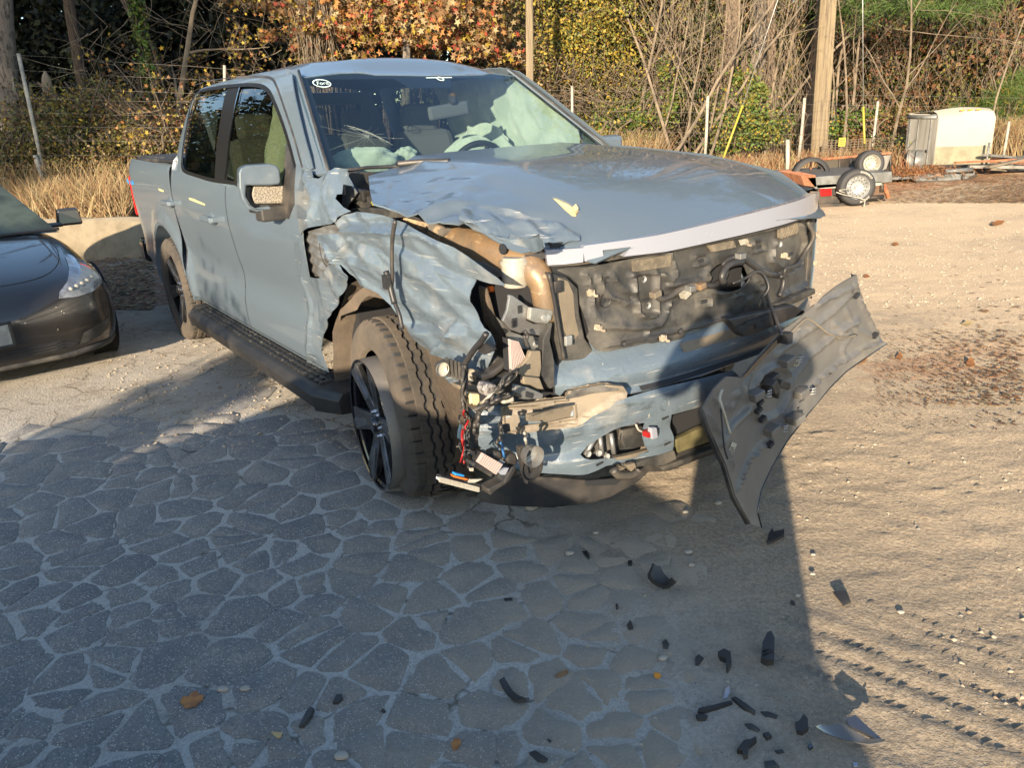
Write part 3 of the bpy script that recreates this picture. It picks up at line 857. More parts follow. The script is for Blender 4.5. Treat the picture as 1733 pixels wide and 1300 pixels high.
fender = fp(3, [(190, 480), (250, 475), (310, 470), (380, 482), (330, 455), (300, 425), (290, 400), (330, 362), (400, 338), (480, 345), (560, 360), (650, 390), (700, 405), (800, 460), (910, 520), (980, 550), (1060, 600), (1150, 660), (1250, 730), (1297, 776), (1200, 762), (1100, 735), (1088, 800), (1100, 900), (1140, 980), (1210, 1050), (1240, 1120), (1215, 1220), (1190, 1285), (1100, 1262), (1000, 1230), (900, 1180), (800, 1125), (740, 1060), (715, 990), (640, 890), (560, 820), (500, 792), (440, 780), (380, 705), (330, 652), (290, 640), (250, 560), (200, 515)])
FN = panel('crushed_fender', [fender], crumF(.046, 3.2), 'wreck', TRK, step=.018, th=.003, split=75, label='crumpled fender sheet with pale scrapes')
frear = fp(3, [(75, 90), (120, 92), (160, 96), (170, 140), (200, 146), (240, 115), (290, 80), (358, 88), (362, 130), (400, 190), (330, 178), (328, 235), (305, 238), (300, 262), (340, 312), (375, 336), (310, 372), (300, 400), (270, 412), (160, 430), (115, 450), (92, 485), (95, 540), (112, 600), (98, 690), (95, 726), (150, 724), (200, 732), (232, 700), (262, 655), (330, 652), (382, 720), (345, 800), (318, 850), (305, 900), (255, 975), (232, 1060), (216, 1180), (222, 1250), (255, 1310), (310, 1385), (215, 1390), (180, 1300), (110, 1000), (78, 720), (62, 400)])
panel('fender_rear_section', [frear], crumF(.030, 5.5), 'wreck', TRK, step=.02, th=.003, split=75)
# black void behind the sheet and the vent insert
panel('fender_vent', [fp(3, [(92, 470), (170, 440), (300, 400), (312, 470), (270, 500), (285, 660), (235, 732), (95, 728)])],
      lambda x, z: (x, -fw(x, z)+.035+.007*math.sin(z*120), z), 'steel', TRK, step=.008, th=.004, label='ribbed grey vent insert behind the torn fender')
strip('torn_edge', fp(3, [(200, 508), (205, 580), (225, 640), (255, 672)]), .012, 'blackp', lf=lambda x, z: (x, -fw(x, z)+.01, z))
panel('inner_fender', [[(3.0, .55), (3.0, 1.38), (3.7, 1.30), (4.1, 1.20), (4.45, 1.08), (4.55, .75), (4.2, .75), (3.66, .98), (3.2, .80)]], lambda x, z: (x, -.70-.03*N3(x*4, z*4), z), 'inner', TRK, step=.06)
# wheel liner: dusty felt arch
lin = MB(); V = []
for j, y in enumerate((-.945, -.90, -.75, -.60, -.46)):
    for i in range(31):
        a = R(-12+200*i/30)
        r = .53+.03*N3(i*.3, j*.7)+(.015 if j == 0 else 0)+(.05*max(0, math.sin(a*2-.6)) if i > 12 else 0)
        V.append((3.66+.02*N3(i*.4, 5)+r*math.cos(a), y+.03*N3(i*.25, j, 3), .44+r*math.sin(a)*.98))
lin.add(V, [(j*31+i, j*31+i+1, (j+1)*31+i+1, (j+1)*31+i) for j in range(4) for i in range(30)])
lin.build('wheel_liner', 'felt', TRK, True)
panel('wheel_liner', [fp(3, [(268, 985), (300, 925), (330, 880), (380, 835), (430, 790), (520, 810), (600, 840), (640, 890), (560, 860), (455, 842), (420, 880), (385, 925), (300, 960), (285, 1000), (275, 1100), (262, 1010)])],
      lambda x, z: (x, -fw(x, z)+.035+.02*N3(x*6, z*6), z), 'felt', TRK, step=.03, split=60)
MB().add([(3.2, -.45, .2), (4.15, -.45, .2), (4.15, -.45, 1.1), (3.2, -.45, 1.1)], [(0, 1, 2, 3)]).build('liner_back', 'felt', TRK)

# ---- bonnet
zc = sp([3.0, 3.3, 3.7, 4.05, 4.35, 4.55, 4.66, 4.74], [1.462, 1.456, 1.432, 1.40, 1.345, 1.27, 1.215, 1.17])
def hz(x, y):
    z = zc(x+.26*(abs(y)/.9)**2.2*max(0, (x-3.6)/1.1))
    z -= .035*(abs(y)/.88)**3
    a = abs(y)
    # raised centre dome with a soft shoulder each side
    dome = 1/(1+math.exp((a-.44-.05*(4.6-x))/.025))
    z -= .022*(1-dome)*max(0, min(1, (4.6-x)/.5))
    z += .012*math.exp(-((a-.52)/.07)**2)*max(0, min(1, (4.5-x)/.6))
    # buckled corner and broad waves from the impact
    d = max(0, min(1, (-.48-y)/.28))*max(0, min(1, (x-3.45)/.45))
    if d > 0: z += crump(x, y, 2, .046*d, 4.2)-.01*d
    z += .008*N3(x*1.6, y*2.1, 4)*min(1, max(0, (4.5-x)/.5))
    z += .005*math.sin((x-3.3)*6+y*3)*max(0, min(1, (.2-y)/.6))*max(0, min(1, (x-3.3)/.3))*max(0, min(1, (4.55-x)/.3))
    return z
HF = lambda p: hz(p[0], p[1])
def hp(k, pts):
    out = []
    for p in Z(k, pts):
        if len(p) == 4: out.append((p[2], p[3])); continue
        q = hitf(p[0], p[1], 2, lambda c: zc(c[0])-.035*min(1.3, abs(c[1])/.88)**3 if abs(c[1]) < 1 else 1.3, 1.3)
        out.append((q[0], q[1]))
    return out
redge = []
for p in Z(3, [(497, 130), (505, 210), (522, 292), (620, 322), (740, 362), (830, 392), (940, 404), (1030, 414), (1060, 400), (1110, 440), (1180, 470), (1260, 520), (1330, 560), (1400, 580), (1470, 568), (1515, 556), (1620, 552)]):
    q = hitf(p[0], p[1], 2, lambda c: hz(max(3., min(4.8, c[0])), max(-1.0, min(.9, c[1]))), 1.36)
    redge.append((q[0], q[1]))
print('redge', [(round(a, 2), round(b, 2)) for a, b in redge])
# outer skin of the crushed right edge rolls down
hood = redge+[(4.665, -.60), (4.70, -.40), (4.72, -.15), (4.725, .05), (4.715, .3), (4.69, .5), (4.64, .70), (4.585, .82), (4.53, .885), (4.45, .915), (4.2, .905), (3.8, .90), (3.4, .895), (3.15, .87), (3.16, .6), (3.20, .3), (3.225, 0), (3.24, -.3), (3.30, -.5), (3.38, -.62), (3.46, -.74)]
tear = [(q[0], q[1]) for q in (hitf(p[0], p[1], 2, lambda c: hz(c[0], max(-.9, min(.9, c[1]))), 1.33) for p in Z(3, [(1565, 252), (1600, 256), (1665, 285), (1715, 320), (1730, 345), (1712, 368), (1690, 366), (1640, 325)]))]
def hlift(x, y):
    z = hz(x, y)
    return (x, y, z)
HD = panel('bonnet', [hood, tear], hlift, 'paint', TRK, out=(0, 0, 1), step=.022, th=.006, split=70)
# crumpled lip of the bonnet, scraped to the primer
lipo = hp(3, [(1030, 412), (1045, 380), (1100, 340), (1140, 360), (1165, 400), (1300, 440), (1400, 470), (1500, 480), (1520, 530), (1510, 560), (1400, 590), (1330, 575), (1260, 530), (1180, 470), (1110, 440), (1050, 420)])
def vl(k, pts, y0): return [(q[0], q[2]) for q in (TP(p[0], p[1], 1, y0) for p in Z(k, pts))]
HZ = lambda c: hz(max(3., min(4.8, c[0])), max(-1.0, min(.9, c[1])))
def hpt(pts): return [(q[0], q[1]) for q in (hitf(p[0], p[1], 2, HZ, 1.33) for p in Z(3, pts))]
lipv = hpt([(1030, 412), (1040, 375), (1075, 335), (1130, 318), (1200, 330), (1290, 350), (1390, 372), (1500, 400), (1620, 440), (1740, 486), (1740, 536), (1620, 548), (1515, 552), (1500, 500), (1380, 505), (1330, 480), (1310, 520), (1260, 516), (1180, 466), (1110, 438)])
panel('bonnet_lip', [lipv], lambda x, y: (x, y, hz(x, y)+.016+crump(x, y, 5, .030, 8.)+.012*abs(noise.noise(Vector((x*16, y*9, 2))))), 'wreck', HD, out=(0, 0, 1), step=.012, th=.003, split=75)
flap = vl(3, [(1180, 470), (1290, 512), (1390, 508), (1490, 500), (1512, 552), (1470, 578), (1410, 592), (1360, 560), (1290, 530)], -.90)
panel('bonnet_lip', [flap], lambda x, z: (x, -.885-.02*math.sin((x-4.3)*14)-crump(x, z, 9, .02, 9.), z), 'wreck', HD, step=.015, th=.003, split=75)
# torn open flap showing the yellow resin inner
tq = [Vector((x, y, hz(x, y)+.004)) for x, y in tear]
_tc = sum(tq, Vector((0, 0, 0)))/len(tq)
MB().prism([_tc+(p-_tc)*1.12+Vector((0, 0, -.012)) for p in tq], (0, 0, -.02)).build('bonnet_tear', 'cream', HD)
MB().prism([tq[3], tq[4], tq[5], tq[5].lerp(tq[3], .5)+(_tc-tq[4])*.25], (0, 0, .012)).build('bonnet_tear', 'cream', HD)
cs = MB()
for pts in ([(1570, 255), (1600, 262), (1660, 290), (1718, 325)],):
    P_ = [TP(p[0], p[1], 1, -.50) for p in Z(3, pts)]
# dark cowl and wiper
MB().prism([(3.02, -.84, 1.36), (3.02, .84, 1.36), (3.24, .84, 1.385), (3.36, -.5, 1.355), (3.44, -.84, 1.33)], (0, 0, -.05)).build('cowl_panel', 'blackp', TRK, bevel=.01)
wp = [TP(p[0], p[1], 2, 1.418) for p in Z(2, [(320, 592), (420, 578), (560, 572), (700, 560), (820, 560)])]
MB().tube(wp, .008).build('wiper_arm', 'blackp', TRK, True)
MB().tube([p+Vector((.03, 0, .012)) for p in wp[2:]], .013).build('wiper_blade', 'blackp', TRK, True)
# folded brackets and splayed sheet at the base of the windscreen pillar
plate('hinge_bracket', 3, [(315, 178), (350, 180), (352, 240), (322, 240)], 1, -.90, 'steel', TRK, .01)
plate('hinge_bracket', 3, [(352, 190), (400, 190), (430, 230), (360, 330), (340, 300)], 1, -.86, 'steel', TRK, .006)
plate('hinge_bracket', 3, [(392, 205), (440, 195), (520, 290), (500, 318), (430, 322), (390, 260)], 1, -.82, 'dirtyp', TRK, .02)
plate('cowl_end', 3, [(365, 105), (490, 110), (495, 210), (470, 215), (450, 188), (410, 190), (370, 130)], 1, -.80, 'blackp', TRK, .03)
plate('warning_label', 3, [(512, 280), (580, 288), (593, 310), (520, 303)], 1, -.885, 'yellow', TRK, .003)
plate('fender_rail', 3, [(390, 322), (480, 318), (620, 322), (720, 350), (850, 392), (840, 408), (700, 375), (620, 380), (560, 362), (400, 340)], 1, -.86, 'dirtyp', TRK, .03, .004)
plate('fender_rail', 3, [(620, 345), (680, 340), (850, 380), (940, 430), (930, 450), (700, 400), (620, 380)], 1, -.82, 'blackp', TRK, .06)

# ---- bare structural tube (tan primer), curving down at the front
ap = [(690, 385, -.76), (800, 420, -.76), (930, 475, -.76), (1060, 535, -.76), (1200, 580, -.76), (1330, 620, -.76), (1430, 665, -.75), (1505, 740, -.74), (1535, 850, -.73), (1545, 960, -.72)]
P_ = catmull([TP(p[0], p[1], 1, p[2]) for p in Z(3, ap)], 6)
rr = [.045+.028*math.sin(min(1, i/(len(P_)-1)*1.25)*math.pi) for i in range(len(P_))]
rr = [max(.038, r) for r in rr]
at = MB().tube(P_, rr, 18).build('structural_rail', 'tan', TRK, True, label='bare tan structural rail curving down behind the fender')
cvp = [TP(p[0], p[1], 1, -.84) for p in Z(3, [(690, 372), (730, 365), (930, 440), (935, 470), (900, 515), (800, 455), (700, 400)])]
MB().prism(cvp, (0, .05, 0)).build('dirty_cover', M('mud_caked_plastic', (.10, .09, .08), .85, col2=(.35, .25, .15), ns=16, mix=(.45, .6), bump=(40, .6, .01)), TRK, bevel=.012)
for p in Z(3, [(1283, 560)]): MB().lathe([(0, -.002), (.018, -.002), (.018, .004)], 14, Matrix.Translation(TP(p[0], p[1], 1, -.826))).build('rail_hole', 'inner', at)

# ---- engine bay side: dark cavity, hoses, reservoir, brackets
MB().box((4.42, -.45, .92), (.30, .5, .55)).build('bay_wall', 'inner', TRK)
rc = TP(872, 462, 1, -.80)
rz_ = MB().lathe([(0, 0), (.040, 0), (.045, .008), (.047, .085), (.040, .10), (0, .10)], 24, Matrix.Translation(rc+Vector((0, 0, -.045))) @ Matrix.Rotation(R(90), 4, 'X')).build('washer_bottle_neck', 'whitep', TRK, True, split=40)
MB().lathe([(.038, -.01), (.050, -.01), (.050, .004), (.038, .004)], 24, Matrix.Translation(rc+Vector((0, 0, .04))) @ Matrix.Rotation(R(90), 4, 'X'), True).build('bottle_collar', 'whitep', rz_, True, split=40)
plate('bottle_arm', 3, [(1255, 715), (1290, 690), (1335, 690), (1330, 760), (1290, 768), (1250, 740)], 1, -.79, 'whitep', TRK, .02, .004)
plate('plastic_clip', 3, [(1262, 662), (1290, 660), (1296, 682), (1275, 692), (1260, 680)], 1, -.82, 'whitep', TRK, .012, .002)
plate('bolt_bracket', 3, [(1080, 610), (1150, 605), (1180, 640), (1290, 715), (1250, 725), (1150, 660)], 1, -.83, 'steel', TRK, .012)
plate('bolt_bracket', 3, [(1160, 640), (1200, 640), (1215, 690), (1180, 690)], 1, -.80, 'tan', TRK, .02)
def ribhose(name, k, pts, ax, v, r, mat, n=60):
    C_ = catmull([TP(p[0], p[1], ax, v) for p in Z(k, pts)], 14)
    return MB().tube(C_, [r*(1.18 if i % 3 == 0 else .92) for i in range(len(C_))], 9).build(name, mat, TRK, True)
ribhose('corrugated_hose', 3, [(1340, 800), (1270, 795), (1215, 830), (1190, 880), (1205, 930), (1260, 950)], 1, -.70, .014, 'tanpl')
ribhose('corrugated_hose', 3, [(1290, 800), (1340, 800), (1390, 830)], 1, -.68, .022, 'dirtyp')
ribhose('radiator_hose', 3, [(1400, 800), (1440, 850), (1480, 900), (1500, 960)], 1, -.62, .032, 'dirtyp')
wire('cable', 3, [(1155, 775), (1150, 850), (1175, 920), (1185, 1000), (1180, 1050)], 1, -.80, .006, 'blackp', TRK)
wire('cable', 3, [(1120, 760), (1130, 850), (1120, 950)], 1, -.70, .008, 'blackp', TRK)
MB().lathe([(0, -.012), (.011, -.012), (.013, .01)], 12, Matrix.Translation(TP(831, 489, 1, -.80))).build('orange_cap', 'orange', TRK)
ZT[18] = (800, 460, 6.5)
plate('bay_bracket', 18, [(320, 290), (350, 275), (390, 310), (380, 370), (345, 380)], 1, -.68, 'dirtyp', TRK, .02)
plate('bay_bracket', 18, [(205, 330), (250, 300), (330, 440), (300, 480), (240, 440)], 1, -.66, 'dirtyp', TRK, .02)
b1 = plate('crash_bracket', 18, [(400, 255), (440, 262), (620, 385), (615, 430), (595, 530), (680, 575), (825, 560), (830, 600), (800, 715), (720, 700), (640, 688), (570, 645), (530, 680), (420, 640), (330, 540), (355, 480), (380, 420), (400, 300)], 0, 4.58, 'steel', TRK, .012, .003, label='bent blue-grey crash bracket with bolt holes')
for c in ((518, 412, 14), (458, 558, 16), (450, 572, 14)):
    p = TP(*[v for v in Z(18, [c[:2]])[0]], 0, 4.582)
    MB().box(p, (.006, c[2]/900, c[2]/560)).build('bolt_hole', 'inner', b1)
b2 = plate('crash_bracket', 18, [(640, 392), (885, 425), (888, 470), (830, 570), (700, 565), (625, 530)], 0, 4.60, M('zinc_bracket', (.24, .24, .22), .5, .5, col2=(.32, .32, .3), ns=14), TRK, .02, .004)
for c in ((790, 507), (834, 507)):
    MB().lathe([(0, -.003), (.011, -.002), (.012, .003)], 12, Matrix.Translation(TP(*Z(18, [c])[0], 0, 4.603)) @ Matrix.Rotation(R(90), 4, 'Z')).build('spot_weld', 'galv', b2)
b3 = plate('crash_bracket', 18, [(270, 500), (340, 560), (430, 660), (520, 690), (580, 720), (620, 700), (800, 730), (815, 790), (760, 860), (600, 860), (500, 840), (470, 760), (400, 745), (360, 660)], 0, 4.545, 'steel', TRK, .012, .003)
for c in ((700, 798), (757, 798)):
    MB().lathe([(0, -.003), (.011, -.002), (.012, .003)], 12, Matrix.Translation(TP(*Z(18, [c])[0], 0, 4.548)) @ Matrix.Rotation(R(90), 4, 'Z')).build('spot_weld', 'galv', b3)
wire('cable', 18, [(575, 650), (600, 700), (590, 760), (610, 825), (590, 780), (565, 700)], 0, 4.63, .006, 'blackp', TRK)
# cooling fin pack
def finpack(k, q, ax, v, n, mat1, mat2, dep=.03):
    a, b, c, d = [TP(p[0], p[1], ax, v) for p in Z(k, q)]      # a-b top edge, d-c bottom edge
    base = MB().prism([a, b, c, d], (-dep, 0, 0) if ax == 0 else (0, dep, 0)).build('fin_pack', mat2, TRK)
    m_ = MB(); off = Vector((dep*.5, 0, 0)) if ax == 0 else Vector((0, -dep*.5, 0))
    for i in range(n):
        t = (i+.15)/n; t2 = (i+.6)/n
        m_.prism([a.lerp(b, t), a.lerp(b, t2), d.lerp(c, t2), d.lerp(c, t)], off)
    m_.build('fin', mat1, base, kind='stuff')
    return base
MT['fin'] = M('pale_fin', (.55, .45, .42), .5, .3)
finpack(18, [(385, 735), (480, 760), (565, 950), (400, 1090)], 0, 4.60, 9, 'fin', 'inner')
plate('rail_foot', 18, [(640, 870), (750, 870), (760, 1050), (740, 1165), (570, 1150), (500, 1130), (480, 1080), (560, 1010), (620, 930)], 0, 4.63, 'tanpl', TRK, .02, .004)
plate('rail_foot', 18, [(555, 1150), (740, 1170), (790, 1300), (720, 1290), (640, 1250), (560, 1240)], 0, 4.65, 'tanpl', TRK, .02, .004)
plate('rail_side', 18, [(780, 740), (860, 590), (880, 560), (850, 760), (880, 880), (900, 1000), (905, 1260), (860, 1290), (780, 1200), (755, 1100), (765, 950)], 0, 4.62, 'dirtyp', TRK, .03, .004)
plate('liner_strip', 18, [(60, 1140), (180, 1120), (300, 1040), (390, 960), (400, 1000), (330, 1090), (200, 1190), (80, 1210)], 0, 4.56, 'blackp', TRK, .05, .01)
plate('liner_strip', 18, [(230, 960), (290, 930), (380, 950), (300, 1040), (210, 1100), (205, 1030)], 0, 4.52, 'dirtyp', TRK, .05, .01)
plate('liner_strip', 18, [(140, 180), (165, 170), (250, 470), (380, 730), (330, 900), (290, 700), (200, 560)], 0, 4.40, 'felt', TRK, .05, .01)
MB().box((4.30, -.62, .78), (.45, .35, .70)).build('bay_void', 'inner', TRK)
# wires across the fender
wire('fender_cable', 3, [(655, 392), (640, 480), (635, 600), (638, 720), (632, 800), (650, 870), (680, 950), (695, 1030)], 1, -1.06, .008, 'blackp', TRK)
wire('fender_cable', 3, [(600, 690), (615, 740), (630, 800), (650, 880)], 1, -1.07, .012, 'blackp', TRK)
MB().box(TP(*Z(3, [(603, 752)])[0], 1, -1.08), (.03, .02, .05)).build('cable_clip', 'blackp', TRK)
wire('fender_cable', 3, [(1190, 1055), (1160, 1100), (1110, 1160), (1060, 1240), (1050, 1300)], 1, -1.05, .010, 'blackp', TRK)
plate('torn_scrap', 3, [(1145, 1130), (1180, 1112), (1235, 1150), (1180, 1180), (1140, 1165)], 1, -1.04, 'blackp', TRK, .01)

# ---- light bar below the bonnet edge
def bow(y, a=.16, y0=.0, w=.80): return a*(abs(y-y0)/w)**2.8
def lbx(y, z): return 4.725-bow(y, .17)
def front_pts(k, pts, fn): return [(q[1], q[2]) for q in (hitf(p[0], p[1], 0, fn, 4.62) for p in Z(k, pts))]
LB = lambda p: lbx(max(-.9, min(.95, p[1])), p[2])
lbo = front_pts(5, [(78, 345), (180, 340), (290, 332), (300, 318), (440, 300), (700, 262), (1000, 195), (1300, 120), (1500, 65), (1590, 25), (1622, 12), (1632, 60), (1625, 110), (1600, 128), (1480, 180), (1300, 230), (1000, 300), (760, 352), (520, 380), (560, 325), (400, 345), (405, 384), (300, 408), (292, 358), (290, 412), (180, 425), (90, 430)], LB)
LBO = panel('light_bar', [lbo], lambda y, z: (lbx(y, z), y, z), 'lightbar', TRK, out=(1, 0, 0), step=(.05, .02), th=.03)
panel('light_bar_break', [front_pts(5, [(292, 355), (400, 342), (560, 322), (515, 382), (400, 400), (300, 410)], LB)], lambda y, z: (lbx(y, z)-.02+.006*math.sin(y*130), y, z), 'blackp', LBO, out=(1, 0, 0), step=.01, th=.01)
panel('light_bar_break', [front_pts(5, [(300, 345), (380, 330), (398, 350), (400, 382), (310, 380)], LB)], lambda y, z: (lbx(y, z)-.006, y, z), 'whitep', LBO, out=(1, 0, 0), step=.05, th=.01)
strip('bar_shadow_gap', [(y, 0) for y in (-.78, -.4, 0, .4, .75, .86)], .02, 'inner', lf=lambda y, q: (lbx(y, 0)-.05, y, 1.20-.02*abs(y)+q-.03), off=0)
panel('bar_underside', [front_pts(5, [(90, 430), (300, 410), (520, 382), (760, 352), (1000, 300), (1300, 230), (1480, 180), (1600, 128), (1600, 150), (1480, 215), (1300, 262), (1000, 325), (760, 372), (520, 402), (300, 436), (95, 448)], LB)], lambda y, z: (lbx(y, z)-.035, y, z), 'blackp', TRK, out=(1, 0, 0), step=.05, th=.03)

# ---- grille backing panel: moulded ribs, pockets, slots, centre hole
def gx(y, z): return 4.665-bow(y, .15)-.10*(1.12-z)*0
GF = lambda p: gx(max(-.95, min(.95, p[1])), p[2])
gp = lambda pts: front_pts(5, pts, GF)
ribs = []
def rib(pts, w, h, closed=False):
    q = gp(pts)
    if closed: q.append(q[0])
    ribs.append(([Vector((a, b)) for a, b in q], w, h))
rib([(370, 490), (395, 560), (440, 610), (520, 640), (590, 650)], .010, .012)
rib([(450, 480), (500, 560), (580, 590)], .012, .010)
rib([(560, 480), (700, 470), (700, 690), (680, 712), (610, 715), (590, 690), (575, 590), (562, 490)], .010, .016)
rib([(340, 640), (350, 710), (400, 770), (560, 780), (700, 770), (740, 720), (775, 640)], .012, .010)
rib([(770, 360), (810, 480), (780, 520), (730, 480)], .012, .014)
rib([(770, 540), (900, 520), (1000, 500)], .016, .012)
rib([(790, 600), (960, 560), (1020, 570)], .010, .009)
rib([(1000, 440), (940, 520), (985, 570), (1060, 590), (1150, 560), (1210, 490)], .012, .012)
rib([(1240, 500), (1230, 600), (1180, 650)], .010, .008)
rib([(1110, 610), (1180, 600), (1180, 670), (1120, 680)], .006, .007, True)
rib([(1360, 290), (1340, 400), (1420, 480), (1500, 440), (1530, 300), (1510, 200)], .014, .018)
rib([(1560, 180), (1570, 400), (1540, 520), (1400, 600)], .014, .014)
rib([(400, 880), (560, 850), (850, 790), (1100, 720)], .010, .010)
rib([(300, 480), (330, 560), (340, 640)], .010, .012)
rib([(640, 790), (625, 830), (650, 855), (690, 850)], .010, .012)
rib([(1390, 700), (1370, 640), (1500, 590), (1590, 560)], .012, .012)
for c in ((950, 405), (1275, 325), (960, 632), (1280, 540)):
    rib([(c[0]-34, c[1]-28), (c[0]+34, c[1]-34), (c[0]+36, c[1]+20), (c[0]-30, c[1]+30)], .006, .010, True)
def segd(p, a, b):
    ab = b-a; t = max(0, min(1, (p-a).dot(ab)/max(1e-9, ab.dot(ab))))
    return (p-(a+ab*t)).length
def glift(y, z):
    p = Vector((y, z)); h = 0
    for q, w, hh in ribs:
        d = min(segd(p, q[i], q[i+1]) for i in range(len(q)-1))
        h = max(h, 1.5*hh*math.exp(-(d/(w*.75))**3))
    h += .010*(1/(1+math.exp((z-.93-.05*math.sin(y*6))/.012)))     # lower step
    h += .010*N3(y*3, z*4)
    return (gx(y, z)+h, y, z)
go = gp([(130, 455), (210, 440), (310, 440), (550, 395), (760, 360), (1000, 310), (1200, 270), (1380, 215), (1490, 180), (1600, 140), (1618, 200), (1612, 400), (1600, 530), (1588, 572), (1500, 625), (1370, 660), (1110, 730), (860, 800), (850, 835), (760, 862), (700, 850), (520, 890), (400, 912), (350, 905), (318, 870), (298, 830), (310, 800), (300, 760), (272, 650), (262, 540), (210, 490)])
hole = gp([(1000+100*math.cos(R(a))*1.08+100, 490+82*math.sin(R(a))-22*math.cos(R(a))) for a in range(0, 360, 18)])
GP = panel('grille_backing', [go, hole], glift, 'dirtyp', TRK, out=(1, 0, 0), step=.0125, th=.006, split=80, label='dusty moulded grille backing panel with bare clips')
MB().box((4.56, .03, .98), (.02, .5, .3)).build('radiator_core', 'inner', TRK)
def gpos(c, off=0.):
    y, z = gp([c])[0]
    a = glift(y, z); return Vector((a[0]+off, y, z))
for c in ((950, 405), (1275, 325), (960, 632), (1280, 540), (635, 625), (1462, 365)):
    MB().box(gpos(c, -.001), (.016, .028, .012)).build('mounting_slot', 'inner', GP)
for c in ((627, 508), (650, 655), (1400, 310), (1415, 375), (480, 862), (805, 795), (555, 608), (420, 512), (1550, 330)):
    MB().lathe([(0, -.006), (.006, -.006), (.009, 0), (.013, .002)], 10, Matrix.Translation(gpos(c, .004)) @ Matrix.Rotation(R(-90), 4, 'Z')).build('screw', 'galv' if c[0] in (627, 650, 1400) else 'inner', GP, True)
MB().lathe([(.010, -.004), (.024, -.002), (.026, .006)], 20, Matrix.Translation(gpos((405, 628), .006)) @ Matrix.Rotation(R(-90), 4, 'Z')).build('boss', 'dirtyp', GP, True)
MB().lathe([(0, -.004), (.010, -.004)], 20, Matrix.Translation(gpos((405, 628), .008)) @ Matrix.Rotation(R(-90), 4, 'Z')).build('mounting_slot', 'inner', GP, True)
# broken pale clips along the rim
for c in ((318, 582), (350, 775), (700, 830), (1415, 375), (1612, 258), (1612, 418), (1505, 590), (1190, 300)):
    p = gpos(c, .012) if c[0] < 1600 else TP(*Z(5, [(c[0]-6, c[1])])[0], 0, 4.545)
    cl = MB().box(p, (.018, .022, .018), Matrix.Rotation(rnd.uniform(-.3, .3), 3, 'X'))
    cl.box(p+Vector((.012, -.012, .012)), (.014, .007, .009)).box(p+Vector((.012, .012, -.010)), (.014, .008, .008))
    cl.build('broken_clip', 'clip', GP)
# honeycomb foam blocks: real cells
def honey(q, n, m):
    a, b, c, d = [gpos(x, .004) for x in q]
    MB().prism([a, b, c, d], (.014, 0, 0)).build('foam_block', 'foam', GP)
    hb_ = MB()
    for i in range(n):
        for j in range(m):
            u, v = (i+.5+(.5 if j % 2 else 0))/(n+.5), (j+.5)/m
            p = a.lerp(b, u).lerp(d.lerp(c, u), v)
            r_ = .45*(a-b).length/n
            hb_.lathe([(r_*.62, -.001), (r_*.95, -.007), (r_*1.05, .0)], 6, Matrix.Translation(p+Vector((.014, 0, 0))) @ Matrix.Rotation(R(-90), 4, 'Z'))
    hb_.build('foam_cell', 'tanpl' if n < 9 else 'foam', GP, kind='stuff')
honey([(555, 405), (760, 368), (768, 432), (560, 462)], 9, 3)
honey([(1380, 222), (1480, 190), (1485, 240), (1382, 275)], 6, 3)
honey([(985, 318), (1120, 288), (1135, 325), (1010, 352)], 7, 2)
plate('small_label', 5, [(1168, 288), (1205, 280), (1218, 305), (1180, 318)], 0, 4.70, 'whitep', GP, .003)
# harness
def gw(pts, r, mat='blackp', off=.03, **kw):
    P_ = [gpos((p[0], p[1]), p[2] if len(p) > 2 else off) for p in pts]
    return MB().tube(catmull(P_, 6), r, 8).build('harness', mat, TRK, True, **kw)
gw([(655, 585), (690, 612), (740, 600), (800, 560), (860, 530), (930, 535), (990, 535), (1040, 500), (1060, 460), (1050, 420), (1090, 385), (1150, 380), (1200, 415), (1270, 465), (1340, 480)], .012)
gw([(1020, 520), (1010, 480), (1040, 430), (1080, 410), (1130, 400)], .014, off=.05)
gw([(1340, 475), (1400, 440), (1470, 415), (1510, 350), (1525, 260), (1520, 180)], .010)
gw([(1060, 520), (1130, 490), (1190, 455), (1225, 470), (1235, 540), (1205, 610), (1200, 660), (1225, 690)], .006, off=.06)
gw([(1330, 480), (1350, 490), (1345, 540), (1325, 590)], .009, off=.05)
gw([(1355, 470), (1360, 440), (1400, 430)], .007, off=.05)
wire('harness', 5, [(1325, 590, 4.74), (1340, 640, 4.80), (1365, 700, 4.86), (1390, 770, 4.93), (1410, 825, 4.97)], 0, 4.8, .006, 'blackp', TRK)
for c, m_ in (((640, 580), 'tanpl'), ((805, 580), 'whitep'), ((1235, 690), 'whitep'), ((825, 548), 'steel'), ((1120, 370), 'steel'), ((870, 532), 'tan')):
    MB().box(gpos(c, .05), (.03, .035, .022), Matrix.Rotation(rnd.uniform(-.5, .5), 3, 'X')).build('connector', m_, TRK, bevel=.003)
# left-hand support column of the grille
col_o = [(92, 468), (140, 480), (200, 500), (262, 560), (270, 700), (300, 840), (345, 905), (408, 945), (380, 952), (182, 972), (150, 850), (125, 700)]
cp_ = plate('grille_column', 5, col_o, 0, 4.60, 'dirtyp', TRK, .05, .006)
plate('column_inset', 5, [(150, 500), (205, 520), (235, 590), (245, 720), (268, 820), (215, 870), (185, 800), (160, 650)], 0, 4.603, 'tanpl', cp_, .004, .001)
wire('column_edge', 5, [(95, 475), (130, 640), (160, 830), (182, 960)], 0, 4.615, .007, 'blackp', cp_)
MB().box(TP(*Z(5, [(148, 550)])[0], 0, 4.615), (.012, .035, .04)).build('clip_nut', 'blackp', cp_, bevel=.004)
MB().box(TP(*Z(5, [(205, 855)])[0], 0, 4.62), (.014, .03, .035)).build('clip_nut', 'galv', cp_, bevel=.004)
